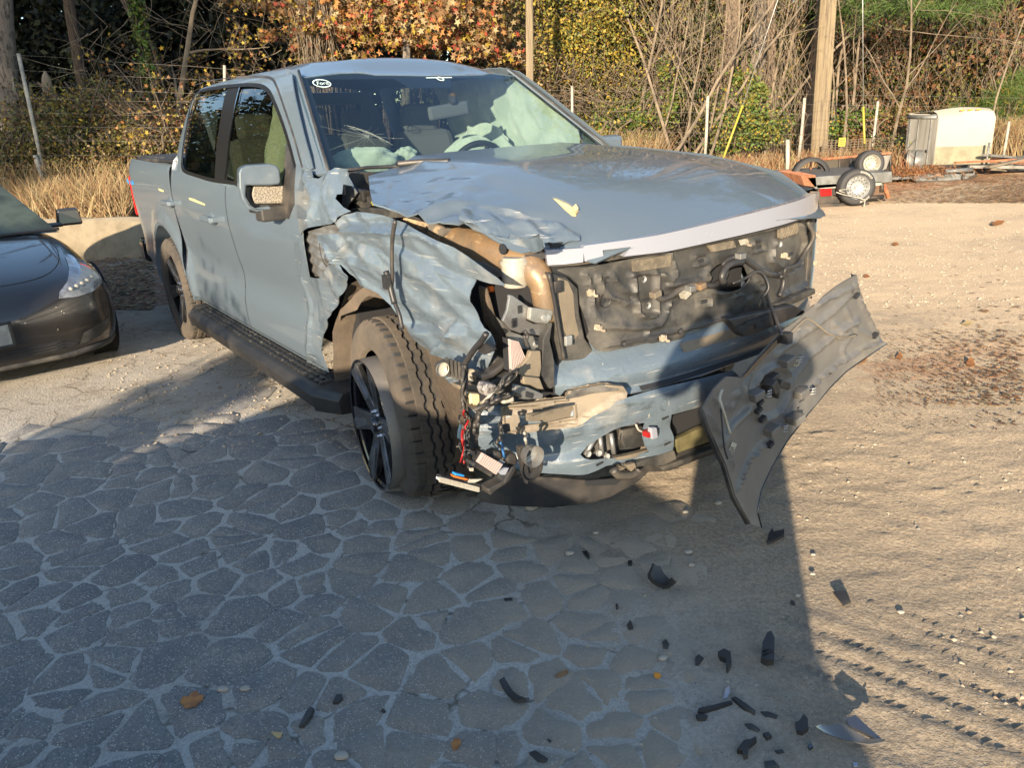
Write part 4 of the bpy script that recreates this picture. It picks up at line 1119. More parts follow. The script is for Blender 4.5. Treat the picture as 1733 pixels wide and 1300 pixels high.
# dark panel end at the far side
MB().box((4.49, .80, .98), (.10, .03, .40)).build('grille_end', 'blackp', TRK, bevel=.008)
MB().box((4.42, .84, 1.0), (.16, .06, .36)).build('far_headlamp', 'frit', TRK, bevel=.02)
# small black shelf hanging under the grille
sh = plate('air_shutter', 5, [(1105, 735), (1480, 655), (1545, 690), (1540, 705), (1250, 825), (1195, 832), (1160, 800)], 0, 4.80, 'blackp', TRK, .04, .006)
for c in ((1225, 755), (1270, 740), (1310, 725), (1180, 780), (1280, 765)): MB().box(TP(*Z(5, [c])[0], 0, 4.805), (.015, .05, .02)).build('shutter_rib', 'inner', sh)
plate('air_shutter', 5, [(1370, 655), (1500, 600), (1600, 560), (1600, 590), (1500, 640), (1385, 680)], 0, 4.70, 'dirtyp', TRK, .03, .004)

# ---- bumper
def bx(y, z):
    s = sp([.28, .36, .42, .46, .55, .60, .63, .655, .70, .74, .78, .84], [4.70, 4.725, 4.735, 4.72, 4.745, 4.745, 4.735, 4.705, 4.715, 4.70, 4.665, 4.63])(z)
    return s-.30*(abs(y)/.98)**3.2
BF = lambda p: bx(max(-1.0, min(1.0, p[1])), max(.28, min(.84, p[2])))
bpts = lambda k, pts: front_pts(k, pts, BF)
def blift(amp, f=7, y0=-.45):
    def g(y, z):
        a = amp*max(0, min(1, (y0-y)/.25))
        return (bx(y, z)+(crump(y, z, 3, a, f) if a else 0), y, z)
    return g
u0 = bpts(6, [(690, 365), (722, 385), (750, 350), (785, 335), (1000, 345), (1095, 330), (1108, 372), (1250, 340), (1400, 300), (1550, 262)])
up = [(-.70, .83), (.84, .83), (.86, .66)]+[(y, z) for y, z in reversed(u0)]
up = [(p[0], p[1]) for p in up]
BU = panel('bumper_upper', [up+[(u0[0][0]-.005, .80)]], blift(.012, 9), 'wreck', TRK, out=(1, 0, 0), step=(.04, .012), th=.006, split=60)
strip('bumper_groove', [(-.42, .648), (0, .648), (.4, .65), (.86, .655)], .014, 'inner', lf=lambda y, z: (bx(y, z)+.003, y, z), off=0)
strip('bumper_step', [(-.20, .752), (.1, .752), (.5, .755), (.84, .76)], .030, 'tanpl', lf=lambda y, z: (bx(y, z)+.003, y, z), off=0)
fog = bpts(6, [(830, 722), (870, 690), (910, 660), (960, 625), (1050, 590), (1150, 562), (1235, 545), (1212, 600), (1225, 680), (1250, 715), (1150, 742), (1040, 756), (900, 756), (850, 742)])
md_ = bpts(6, [(205, 470), (290, 455), (370, 440), (600, 410), (900, 400), (1110, 392), (1250, 352), (1400, 314), (1550, 278), (1733, 232), (1800, 300), (1700, 390), (1560, 442), (1375, 492), (1380, 600), (1382, 700), (1270, 740), (1160, 765), (1000, 800), (880, 838), (760, 842), (660, 840), (590, 836), (480, 815), (350, 770), (250, 690), (225, 600)])
BM = panel('bumper', [md_, fog], blift(.038, 5.5, -.25), 'wreck', TRK, out=(1, 0, 0), step=.016, th=.006, split=70, label='scraped grey-blue bumper with an open fog lamp hole')
panel('fog_pocket', [[(min(p[0] for p in fog)-.03, min(p[1] for p in fog)-.02), (max(p[0] for p in fog)+.03, min(p[1] for p in fog)-.02), (max(p[0] for p in fog)+.03, max(p[1] for p in fog)+.02), (min(p[0] for p in fog)-.03, max(p[1] for p in fog)+.02)]],
      lambda y, z: (bx(y, z)-.075+.01*math.sin(y*60), y, z), 'dirtyp', BM, out=(1, 0, 0), step=.03)
def bpos(c, off=0., k=6):
    y, z = bpts(k, [c])[0]; return Vector((bx(y, z)+off, y, z))
plate('fog_bracket', 6, [(1085, 585), (1235, 550), (1212, 600), (1225, 680), (1100, 690), (1080, 640)], 0, 4.66, 'dirtyp', BM, .02, .004)
MB().lathe([(0, -.004), (.02, -.004)], 16, Matrix.Translation(bpos((1132, 632), -.03)) @ Matrix.Rotation(R(-90), 4, 'Z')).build('fog_hole', 'inner', BM)
for a, b in (((985, 625), (1000, 745)), ((1050, 615), (1070, 740)), ((960, 640), (900, 745))):
    MB().tube([bpos(a, -.03), bpos(b, -.03)], .010).build('fog_strut', 'steel', BM, True)
for c in ((900, 730), (963, 725), (1010, 745)): MB().lathe([(0, -.01), (.012, -.008), (.013, 0)], 8, Matrix.Translation(bpos(c, -.01)) @ Matrix.Rotation(R(-90), 4, 'Z')).build('bolt', 'galv', BM)
plate('sensor_box', 6, [(1255, 572), (1290, 568), (1298, 630), (1262, 640), (1255, 600)], 0, 4.745, 'lightbar', BM, .02, .004)
MB().box(bpos((1215, 592), .02), (.03, .03, .02)).build('connector', 'wirered', BM)
MB().box(bpos((1240, 588), .02), (.03, .03, .022)).build('connector', 'blackp', BM)
wire('harness', 6, [(1165, 550), (1180, 580), (1200, 592)], 0, 4.72, .004, 'whitep', TRK)
plate('torn_liner', 6, [(1040, 745), (1120, 730), (1250, 695), (1252, 720), (1150, 745), (1060, 758)], 0, 4.70, 'tanpl', BM, .02)
for c in ((736, 712), (745, 762), (952, 780), (1338, 510), (1350, 660)):
    MB().box(bpos(c, .0), (.006, .030, .007), Matrix.Rotation(R(8), 3, 'X')).build('bumper_slot', 'inner', BM)
sc = bpos((1335, 437), .001)
MB().lathe([(.019, -.001), (.0215, -.0025), (.024, -.001)], 28, Matrix.Translation(sc) @ Matrix.Rotation(R(-90), 4, 'Z')).build('parking_sensor', 'paint', BM, True)
for z0_, x0_ in ((.445, 0), ):
    pass
# chin spoiler and lower valance
def chx(y, z): return 4.66-.33*(abs(y)/.98)**3-.10*(.30-z)
ch = front_pts(6, [(225, 960), (300, 900), (480, 845), (700, 858), (880, 872), (1020, 852), (1110, 800), (1165, 775), (1400, 705), (1610, 650), (1620, 700), (1480, 765), (1330, 820), (1220, 822), (1160, 880), (1100, 915), (950, 992), (850, 1020), (720, 1032), (500, 1025), (330, 1012), (250, 995)], lambda p: chx(max(-1, min(1, p[1])), p[2]))
CH_ = panel('chin_spoiler', [ch], lambda y, z: (chx(y, z)+.012*(1 if z > .20 else 0)+.006*N3(y*9, z*9), y, z), 'blackp', TRK, out=(1, 0, 0), step=.02, th=.01)
MB().box((4.15, -.1, .34), (.5, 1.2, .14)).build('under_tray', 'inner', TRK)
plate('valance_opening', 6, [(875, 880), (1060, 865), (1110, 850), (1050, 905), (880, 910)], 0, 4.68, 'inner', CH_, .01)
plate('lower_bracket', 6, [(1165, 775), (1395, 700), (1412, 755), (1330, 795), (1190, 800), (1140, 825), (1105, 800)], 0, 4.72, 'dirtyp', TRK, .06, .008)
plate('lower_bracket', 6, [(1110, 790), (1160, 775), (1170, 800), (1140, 828)], 0, 4.735, 'tanpl', TRK, .02, .003)
wire('tow_loop', 6, [(1030, 815), (1060, 845), (1120, 850), (1165, 835), (1180, 815)], 0, 4.73, .016, 'blackp', TRK)
plate('lower_grille', 6, [(1375, 500), (1560, 445), (1733, 400), (1733, 640), (1600, 660), (1400, 705), (1385, 600)], 0, 4.64, 'inner', TRK, .02)
plate('lower_beam', 6, [(1400, 640), (1550, 570), (1733, 520), (1733, 600), (1600, 655), (1410, 720)], 0, 4.68, M('olive_dirty_plastic', (.07, .065, .03), .5, col2=(.16, .14, .07), ns=6), TRK, .03, .006)
plate('lower_lip', 6, [(1310, 800), (1420, 765), (1600, 700), (1733, 650), (1733, 690), (1600, 735), (1330, 825)], 0, 4.70, 'dirtyp', TRK, .05, .006)
# broken lamp bezel lying across the bumper
MT['bezel'] = M('dusty_bezel_plastic', (.20, .165, .12), .55, col2=(.12, .10, .075), ns=7, bump=(90, .25, .003))
bz = [(365, 440), (600, 410), (740, 395), (760, 350), (960, 312), (1080, 322), (1105, 360), (1100, 392), (1040, 410), (1000, 450), (900, 500), (840, 545), (800, 560), (600, 585), (430, 605), (385, 600), (372, 560), (362, 470)]
bzh = [(470, 495), (700, 450), (790, 440), (797, 500), (640, 535), (484, 556)]
bxp = lambda y, z: 4.885-.66*max(0, -.35-y)-.10*(z-.55)
zz_ = lambda pts: front_pts(6, pts, lambda p: bxp(max(-1.05, min(0, p[1])), p[2]))
def bezlift(y, z):
    d = min(segd(Vector((y, z)), bq[i], bq[(i+1) % len(bq)]) for i in range(len(bq)))
    d2 = min(segd(Vector((y, z)), bh[i], bh[(i+1) % len(bh)]) for i in range(len(bh)))
    return (bxp(y, z)+.009*(d < .011)+.007*(d2 < .010), y, z)
bq, bh = [Vector(p) for p in zz_(bz)], [Vector(p) for p in zz_(bzh)]
BZ = panel('lamp_bezel', [zz_(bz), zz_(bzh)], bezlift, 'bezel', TRK, out=(1, 0, 0), step=.010, th=.022, split=35, label='snapped dusty lamp bezel lying across the bumper')
panel('bezel_crest', [zz_([(740, 398), (760, 350), (960, 312), (1080, 322), (1050, 345), (900, 362), (820, 385)])], lambda y, z: (bxp(y, z)+.012+crump(y, z, 1, .02, 12), y, z), 'dirtyp', BZ, out=(1, 0, 0), step=.012, th=.01, split=60)
plate('bezel_bar', 6, [(560, 500), (680, 462), (785, 440), (780, 455), (640, 498), (580, 512)], 0, 4.70, 'bezel', BZ, .01)
plate('bezel_back', 6, [(530, 490), (797, 445), (800, 500), (640, 535), (530, 530)], 0, 4.64, 'tanpl', BZ, .01)
plate('bezel_notch', 6, [(382, 555), (425, 548), (430, 590), (395, 600)], 0, 4.69, 'inner', BZ, .01)

# ---- mess of brackets and wires in front of the wheel
ZT[19] = (740, 600, 5.2)
plate('lamp_mount', 19, [(30, 110), (120, 60), (250, 110), (330, 150), (320, 220), (250, 210), (180, 190), (60, 160)], 0, 4.50, 'blackp', TRK, .05, .006)
for c in ((43, 130), (283, 185)):
    MB().lathe([(0, -.008), (.010, -.008), (.022, -.003), (.024, .004)], 16, Matrix.Translation(TP(*Z(19, [c])[0], 0, 4.51)) @ Matrix.Rotation(R(-90), 4, 'Z')).build('mount_grommet', 'whitep', TRK, True)
for i in range(5): MB().box(TP(*Z(19, [(90+i*34, 105+i*12)])[0], 0, 4.505), (.01, .008, .06)).build('mount_rib', 'dirtyp', TRK)
plate('torn_paint_scrap', 19, [(55, 190), (130, 200), (200, 230), (230, 260), (120, 260)], 0, 4.49, 'wreck', TRK, .01)
plate('crash_can', 19, [(340, 215), (460, 240), (640, 150), (700, 190), (900, 250), (915, 380), (740, 380), (560, 330), (400, 300)], 0, 4.55, 'dirtyp', TRK, .10, .01)
plate('crash_can', 19, [(180, 270), (260, 270), (410, 310), (390, 340), (260, 330), (200, 310)], 0, 4.58, 'tanpl', TRK, .05, .01)
plate('crash_can', 19, [(690, 265), (800, 290), (936, 350), (930, 395), (760, 395), (680, 330)], 0, 4.64, 'steel', TRK, .02, .004)
plate('crash_can_hole', 19, [(785, 325), (850, 345), (840, 390), (780, 375)], 0, 4.645, 'inner', TRK, .004)
plate('crushed_actuator', 19, [(430, 255), (530, 265), (540, 330), (490, 380), (430, 370), (412, 320)], 0, 4.66, M('crushed_foil', (.45, .43, .42), .45, .5, col2=(.12, .11, .11), ns=60, mix=(.45, .6)), TRK, .05, .01)
plate('torn_cover', 19, [(290, 345), (375, 350), (380, 420), (345, 460), (295, 440)], 0, 4.64, M('cream_plastic', (.62, .50, .28), .5), TRK, .03, .005)
plate('torn_cover', 19, [(590, 380), (640, 355), (680, 380), (680, 420), (580, 440)], 0, 4.70, 'whitep', TRK, .03, .005)
plate('torn_cover', 19, [(410, 440), (500, 390), (510, 470), (470, 520), (420, 480)], 0, 4.68, 'galv', TRK, .03, .005)
plate('torn_sheet', 19, [(280, 460), (360, 540), (560, 545), (550, 600), (370, 620), (300, 580)], 0, 4.62, 'wreck', TRK, .01)
plate('drooping_scrap', 19, [(210, 620), (245, 640), (260, 740), (230, 770), (190, 740), (195, 680)], 0, 4.66, M('dark_blue_scrap', (.03, .06, .09), .4), TRK, .01)
plate('drooping_scrap', 19, [(300, 540), (360, 600), (370, 700), (345, 790), (395, 825), (320, 830), (310, 700), (320, 620)], 0, 4.66, 'blackp', TRK, .015)
def wires(k, n, p0, p1, x, r, mats, spread=18, seed=1):
    q = random.Random(seed)
    for i in range(n):
        pts = []
        dx0, dx1 = q.uniform(-spread, spread), q.uniform(-spread, spread)
        for j in range(6):
            t = j/5
            pts.append((p0[0]+dx0*(1-t)+(p1[0]-p0[0]+dx1)*t+q.uniform(-1, 1)*spread, p0[1]+(p1[1]-p0[1])*t+q.uniform(-.5, .5)*spread, x+q.uniform(-.04, .04)))
        wire('loose_wire', k, pts, 0, x, r*.72, mats[i % len(mats)], TRK, n=5, sm=4)
wires(19, 6, (240, 100), (225, 500), 4.62, .007, ['blackp'], 16, 1)
wires(19, 5, (230, 480), (240, 660), 4.66, .005, ['blackp', 'blackp', 'wirered'], 26, 2)
wires(19, 3, (235, 650), (225, 960), 4.68, .0045, ['wirered', 'wirered', 'blackp'], 14, 3)
wires(19, 5, (275, 650), (300, 1000), 4.68, .004, ['blackp', 'blackp', 'bluew'], 26, 4)
wires(19, 8, (680, 140), (430, 420), 4.70, .007, ['blackp', 'blackp', 'whitep'], 34, 5)
wires(19, 6, (640, 350), (360, 480), 4.72, .008, ['blackp'], 26, 6)
wires(19, 4, (370, 480), (340, 700), 4.68, .009, ['blackp'], 14, 7)
wires(19, 3, (555, 600), (560, 760), 4.72, .006, ['blackp'], 8, 8)
wires(19, 3, (550, 740), (600, 920), 4.72, .006, ['blackp', 'bluew'], 24, 9)
wires(19, 2, (770, 690), (790, 820), 4.74, .007, ['blackp', 'whitep'], 8, 10)
wires(19, 7, (240, 800), (300, 900), 4.70, .004, ['blackp'], 50, 11)
# dangling control module with pins, lamp pieces
finpack(19, [(385, 860), (560, 960), (500, 1050), (335, 940)], 0, 4.74, 10, 'fin', 'blackp', .03)
plate('module_case', 19, [(330, 945), (500, 1050), (480, 1085), (310, 980)], 0, 4.75, 'blackp', TRK, .05, .005)
plate('lamp_strip', 19, [(20, 1092), (370, 1180), (365, 1202), (18, 1112)], 0, 4.70, M('ribbed_clear_strip', (.65, .68, .68), .2, 0, .5, bump=(300, .5, .003)), TRK, .02)
ls = MB()
for i in range(34):
    t = i/34; p = TP(*Z(19, [(24+345*t, 1100+90*t)])[0], 0, 4.702)
    ls.box(p, (.008, .006, .016))
ls.build('lamp_strip_prism', 'whitep', TRK, kind='stuff')
plate('lamp_strip_back', 19, [(50, 1078), (380, 1150), (400, 1195), (370, 1205), (370, 1180), (30, 1095)], 0, 4.695, 'blackp', TRK, .03)
plate('blue_connector', 19, [(160, 1045), (245, 1065), (240, 1080), (155, 1065)], 0, 4.72, 'blue', TRK, .02, .003)
plate('orange_connector', 19, [(138, 1065), (160, 1068), (280, 1100), (262, 1112), (150, 1085)], 0, 4.72, 'orange', TRK, .02, .003)
plate('pale_tab', 19, [(290, 1100), (400, 1098), (330, 1130), (275, 1130)], 0, 4.73, 'whitep', TRK, .006)
plate('pale_tab', 19, [(288, 1002), (320, 1000), (318, 1030), (290, 1028)], 0, 4.73, 'whitep', TRK, .006)
plate('pale_tab', 19, [(540, 1040), (600, 1000), (630, 1000), (600, 1060), (560, 1060)], 0, 4.76, 'lightbar', TRK, .008)
plate('lamp_fragment', 19, [(600, 1100), (650, 1000), (690, 980), (700, 1020), (640, 1120), (590, 1150)], 0, 4.74, 'blackp', TRK, .05, .006)
plate('lamp_fragment', 19, [(440, 1190), (560, 1130), (600, 1100), (620, 1140), (520, 1200), (470, 1250)], 0, 4.73, 'blackp', TRK, .05, .006)
plate('lamp_fragment', 19, [(490, 870), (560, 850), (590, 900), (540, 960), (490, 930)], 0, 4.73, 'blackp', TRK, .05, .01)
plate('lamp_fragment', 19, [(600, 880), (700, 870), (720, 930), (700, 990), (610, 960)], 0, 4.73, 'blackp', TRK, .05, .01)
plate('lamp_bracket', 19, [(722, 820), (760, 800), (790, 830), (780, 900), (820, 1080), (795, 1150), (760, 1020), (730, 900)], 0, 4.76, 'blackp', TRK, .02, .003)
plate('lamp_bracket', 19, [(780, 830), (860, 850), (868, 900), (840, 940), (870, 990), (850, 1050), (800, 1080), (790, 950)], 0, 4.75, 'blackp', TRK, .03, .004)
lf_ = MB().lathe([(0, -.02), (.012, -.02), (.014, -.01), (.030, -.006), (.034, .01), (.036, .03)], 22, Matrix.Translation(TP(*Z(19, [(810, 878)])[0], 0, 4.78)) @ Matrix.Rotation(R(-90), 4, 'Z')).build('horn', 'steel', TRK, True, split=40)
MB().lathe([(.022, -.012), (.040, -.010), (.042, .004)], 22, Matrix.Translation(TP(*Z(19, [(835, 1000)])[0], 0, 4.77)) @ Matrix.Rotation(R(-90), 4, 'Z')).build('horn', 'blackp', TRK, True, split=40)

# ================================================================== torn-off grille cover hanging by its wires
GC = empty('grille_cover', t2w((4.92, .0, 0)), YAW, label='torn-off grey grille cover hanging by wires, its ribbed back showing', cat='grille panel')
def cvx(y, z): return 5.02-.16*z+.20*(y-.30)**2+.10*(z-.45)**2-.10*max(0, y-.3)
CF = lambda p: cvx(max(-.5, min(1., p[1])), max(-.05, min(1.1, p[2])))
cpts = lambda pts: front_pts(7, pts, CF)
co = cpts([(830, 68), (835, 100), (850, 180), (900, 290), (950, 375), (972, 388), (880, 450), (780, 520), (700, 600), (600, 720), (500, 850), (430, 970), (380, 1080), (362, 1180), (382, 1255), (330, 1235), (290, 1165), (260, 1110), (215, 960), (150, 820), (105, 700), (165, 600), (220, 545), (290, 550), (390, 430), (500, 320), (560, 275), (640, 200), (740, 120)])
ribs_c = []
def crib(pts, w, h):
    ribs_c.append(([Vector(q) for q in cpts(pts)], w, h))
ring = [(425+95*math.cos(R(a))*.95-20*math.sin(R(a)), 620+125*math.sin(R(a))-10*math.cos(R(a))) for a in range(0, 361, 24)]
crib(ring, .012, .014)
crib([(330, 520), (300, 600), (330, 700), (400, 750), (480, 700), (510, 600)], .010, .010)
crib([(200, 860), (240, 780), (320, 700)], .018, .012)
crib([(500, 590), (600, 450), (700, 370), (800, 300), (830, 290)], .016, .012)
crib([(450, 440), (600, 330), (720, 240), (800, 160)], .014, .010)
crib([(560, 285), (540, 380), (450, 450)], .006, .010)
crib([(560, 285), (660, 335), (740, 355)], .006, .010)
crib([(270, 1080), (320, 940), (400, 850), (480, 760), (600, 600), (760, 470), (930, 380)], .007, .016)
crib([(820, 110), (850, 200), (920, 340)], .008, .012)
crib([(780, 240), (830, 330), (930, 370)], .010, .010)
crib([(230, 640), (280, 620), (250, 690), (180, 690), (165, 650)], .006, .008)
crib([(130, 720), (200, 830), (250, 960)], .010, .008)
crib([(640, 210), (760, 150), (820, 130)], .010, .010)
crib([(780, 470), (760, 420), (800, 350), (720, 300)], .014, .007)
def clift(y, z):
    p = Vector((y, z)); h = 0
    for q, w, hh in ribs_c:
        d = min(segd(p, q[i], q[i+1]) for i in range(len(q)-1))
        h = max(h, 1.5*hh*math.exp(-(d/(w*.75))**3))
    return (cvx(y, z)+h-4.92, y, z)
MT['coverback'] = M('grey_moulded_back', (.10, .097, .092), .45, col2=(.15, .142, .13), ns=4, mix=(.4, .7), bump=[(130, .12, .002), (3, .2, .02)], dust=((.27, .25, .20), 1.8, .5, .85))
CB = panel('cover_shell', [co], clift, 'coverback', GC, out=(1, 0, 0), step=.0125, th=.006, split=80)
# glossy return flange along the long lower edge and the left edge
def flange(pts, dx, dy, name, mat):
    q = cpts(pts); V = []
    for y, z in q:
        a = Vector((cvx(y, z)-4.92, y, z)); V += [a, a+Vector((dx, dy, -.01)), a+Vector((dx*1.6, dy*1.8, -.015))]
    Fc = []
    for i in range(len(q)-1):
        for j in range(2): Fc.append((i*3+j, i*3+j+1, i*3+j+4, i*3+j+3))
    o = MB().add(V, Fc).build(name, mat, GC, True)
    md = o.modifiers.new('thickness', 'SOLIDIFY'); md.thickness = .005
flange([(382, 1255), (362, 1180), (380, 1080), (430, 970), (500, 850), (600, 720), (700, 600), (780, 520), (880, 450), (972, 388)], -.05, .05, 'cover_flange', 'gloss')
flange([(105, 700), (150, 820), (215, 960), (260, 1110), (290, 1165), (330, 1235)], -.014, .002, 'cover_flange', 'blackp')
flange([(830, 68), (835, 100), (850, 180), (900, 290), (950, 375)], -.04, .04, 'cover_flange', 'coverback')
def cpos(c, off=0.):
    y, z = cpts([c])[0]; a = clift(y, z); return Vector((a[0]+off, y, z))
# camera pod in the ring and clip towers with metal springs
MB().lathe([(0, -.001), (.030, -.001), (.042, .004)], 24, Matrix.Translation(cpos((405, 575), .012)) @ Matrix.Rotation(R(-90), 4, 'Z')).build('camera_pod', 'inner', GC, True)
cm = MB().box(cpos((440, 570), .03), (.05, .06, .028), Matrix.Rotation(R(-25), 3, 'X')).box(cpos((395, 580), .03), (.05, .034, .05), Matrix.Rotation(R(35), 3, 'X'))
cm.box(cpos((415, 545), .02), (.03, .05, .02), Matrix.Rotation(R(20), 3, 'X')).box(cpos((430, 610), .02), (.03, .012, .05))
cm.build('camera_pod', 'blackp', GC, bevel=.004)
for c in ((480, 468), (330, 625), (545, 615), (500, 730), (410, 790)):
    p = cpos(c, .018)
    MB().box(p, (.05, .055, .030), Matrix.Rotation(R(12), 3, 'X')).build('clip_tower', 'coverback', GC, bevel=.004)
    if c != (500, 730):
        sp_ = MB()
        for j in range(3): sp_.tube([p+Vector((.02+.004*j, .032, -.012+.012*j)), p+Vector((.035, .045, -.006+.010*j)), p+Vector((.02, .056, -.010+.012*j))], .0035, 5)
        sp_.build('spring_clip', 'galv', GC, True)
for c in ((820, 165), (900, 350), (370, 665), (360, 735), (342, 695), (400, 855)):
    MB().box(cpos(c, .006), (.018, .028, .014), Matrix.Rotation(R(30), 3, 'X')).build('cover_tab', 'inner', GC)
for c, s in (((545, 485), (.034, .024)), ((238, 895), (.030, .062))):
    p = cpos(c, .004)
    lb = MB().box(p, (.002, s[0], s[1]), Matrix.Rotation(R(-28), 3, 'X')).build('paper_label', 'whitep', GC)
    for j in range(5): MB().box(p+Vector((.0022, (j-2)*.0035*(1 if s[1] < .04 else .3), (j-2)*s[1]*.12)), (.001, s[0]*.7, s[1]*.05), Matrix.Rotation(R(-28), 3, 'X')).build('label_print', 'inner', lb)
MB().tube(catmull([cpos(c, .02) for c in ((178, 600), (165, 640), (172, 680), (195, 740), (212, 805))], 5), .005).build('wire', 'whitep', GC, True)
MB().tube(catmull([cpos(c, .015) for c in ((175, 690), (172, 780), (190, 870), (208, 925))], 5), .003).build('wire', 'inner', GC, True)
MB().tube(catmull([cpos(c, .018) for c in ((480, 360), (550, 290), (590, 275), (660, 335), (735, 355), (800, 345))], 5), .004).build('wire', 'tanpl', GC, True)
MB().box(cpos((745, 352), .012), (.02, .05, .03), Matrix.Rotation(R(-20), 3, 'X')).build('wire_clip', 'coverback', GC)
MB().box(cpos((480, 360), .02), (.03, .03, .04)).build('connector', 'inner', GC)
MB().add([cpos(c, .010) for c in ((390, 430), (480, 330), (500, 340), (400, 445), (300, 548), (285, 545))], [(0, 1, 2, 3), (0, 3, 4, 5)]).build('cover_lip', 'gloss', GC)
# ================================================================== ground
_tab = rng.random((256, 256))
def vnoise(x, y, seed=0):
    xi = np.floor(x).astype(int); yi = np.floor(y).astype(int)
    fx, fy = x-xi, y-yi
    fx = fx*fx*(3-2*fx); fy = fy*fy*(3-2*fy)
    T = lambda a, b: _tab[(a+seed*37) & 255, (b+seed*91) & 255]
    return (T(xi, yi)*(1-fx)+T(xi+1, yi)*fx)*(1-fy)+(T(xi, yi+1)*(1-fx)+T(xi+1, yi+1)*fx)*fy
def fbm(x, y, o=4, seed=0, g=.5):
    s, a, n = 0, 1, 0
    for i in range(o):
        s = s+a*vnoise(x*2**i+i*17.3, y*2**i+i*5.7, seed+i); n += a; a *= g
    return s/n
def axis(parts):
    out = []
    for a, b, st in parts: out += list(np.arange(a, b, st))
    return np.array(out+[parts[-1][1]])
xs = axis([(-220, -60, 20), (-60, -16, 2.), (-16, -4.4, .25), (-4.4, -1.5, .05), (-1.5, 2.6, .022), (2.6, 6., .05), (6., 16, .2), (16, 60, 2.), (60, 220, 20)])
ys = axis([(-80, -10, 5.), (-10, .8, .4), (.8, 3.6, .022), (3.6, 7.5, .05), (7.5, 13, .12), (13, 30, .4), (30, 80, 4), (80, 400, 30)])
X, Y = np.meshgrid(xs, ys)
sandy = 1/(1+np.exp(-(X-.35+.45*(fbm(X*1.2, Y*1.2, 3, 5)-.5)*2+.18*(Y-2))/.16))     # 0 old asphalt, 1 sand
sandy = np.where(Y > 7.5, np.maximum(sandy, .25), sandy)
fine = ((X > -1.6) & (X < 6) & (Y > .8) & (Y < 7.5)).astype(float)
Zg = .020*(fbm(X*.35, Y*.35, 3, 2)-.5)*(.6+sandy)
rough_ = .006+.009*sandy
crust = fbm(X*5+3*fbm(X*2, Y*2, 2, 8), Y*11, 5, 3, .62)
Zg = Zg*0+rough_*(crust-.5)*fine*sandy*1.0+.004*(fbm(X*9, Y*9, 3, 12)-.5)*(1-sandy)
# crusty lips of dried sand
lip = np.abs(fbm(X*3.1, Y*7.5, 4, 21, .6)-.5)
Zg = Zg+.006*np.exp(-(lip/.012)**2)*sandy*fine
lip2 = np.abs(fbm(X*7, Y*15, 3, 31, .6)-.5)
Zg = Zg+.0035*np.exp(-(lip2/.022)**2)*sandy*fine
# tyre tracks
def track(ax, ay, bx, by, w, ribs_n, depth, lug=0.):
    global Zg
    dx, dy = bx-ax, by-ay; L_ = math.hypot(dx, dy); dx /= L_; dy /= L_
    s = (X-ax)*dx+(Y-ay)*dy; t = -(X-ax)*dy+(Y-ay)*dx
    m = np.clip((w-np.abs(t))/.03, 0, 1)*np.clip((s+.2)/.3, 0, 1)*np.clip((L_+.2-s)/.3, 0, 1)*fine
    Zg = Zg*(1-.5*m)+m*depth*(.5-1.8*np.maximum(0, np.cos(t/w*math.pi*ribs_n+.5*fbm(s*1.5, t*2, 2, 9)))**5*(.45+.9*fbm(s*5, t*6, 3, 19))+lug*.35*np.sin(s*75)*(np.abs(np.sin(t*30)) > .5))
a, b = G(1330, 1080), G(1760, 1290)
track(a.x, a.y, b.x+.3, b.y-.12, .20, 4.0, .008, .6)
a, b = G(1480, 1040), G(1760, 1130)
track(a.x, a.y, b.x, b.y, .10, 3.0, .006, .6)
a, b = G(1160, 900), G(1230, 1330)
track(a.x, a.y, b.x, b.y, .13, 4.5, .0035)
straw_m = 1/(1+np.exp(-((Y-(13.4+(X-6)*.35)+2.6*(fbm(X*.8, Y*.8, 4, 61)-.5))/.45)))*(X > 3.5)*(fbm(X*1.3, Y*1.3, 3, 44) > .36)
leaf_m = np.exp(-(((X-2.75)/1.1)**2+((Y-4.55-.1*(X-2.7))/.42)**2))*(fbm(X*3, Y*5, 3, 46) > .42)
barr_m = ((Y > 7.6) & (X < -2.0) & (Y < 24))*(fbm(X*1.5, Y*1.5, 3, 48) > .30)
litter = np.clip(straw_m+.55*leaf_m+.9*barr_m, 0, 1)
V = np.stack([X, Y, Zg], -1).reshape(-1, 3)
ny_, nx_ = X.shape
ii = np.arange((ny_-1)*(nx_-1)); r_ = ii//(nx_-1); c_ = ii % (nx_-1); i0 = r_*nx_+c_
Fq = np.stack([i0, i0+1, i0+nx_+1, i0+nx_], -1)
def npmesh(name, V, F, mi=None):
    me = bpy.data.meshes.new(name)
    k = F.shape[1]
    me.vertices.add(len(V)); me.vertices.foreach_set('co', np.ascontiguousarray(V, dtype=np.float32).ravel())
    me.loops.add(F.size); me.loops.foreach_set('vertex_index', np.ascontiguousarray(F, dtype=np.int32).ravel())
    me.polygons.add(len(F)); me.polygons.foreach_set('loop_start', np.arange(0, F.size, k, dtype=np.int32))
    if mi is not None: me.polygons.foreach_set('material_index', np.ascontiguousarray(mi, dtype=np.int32))
    me.update(calc_edges=True)
    return me
gm = npmesh('ground', V, Fq)
crk_m = 1/(1+np.exp((Y-4.25+.5*(fbm(X*1.5, Y*1.5, 3, 71)-.5))/.10))
for nm, ar in (('sandy', sandy), ('litter', litter), ('cracks', crk_m)):
    at_ = gm.attributes.new(nm, 'FLOAT', 'POINT'); at_.data.foreach_set('value', ar.reshape(-1).astype(np.float32))
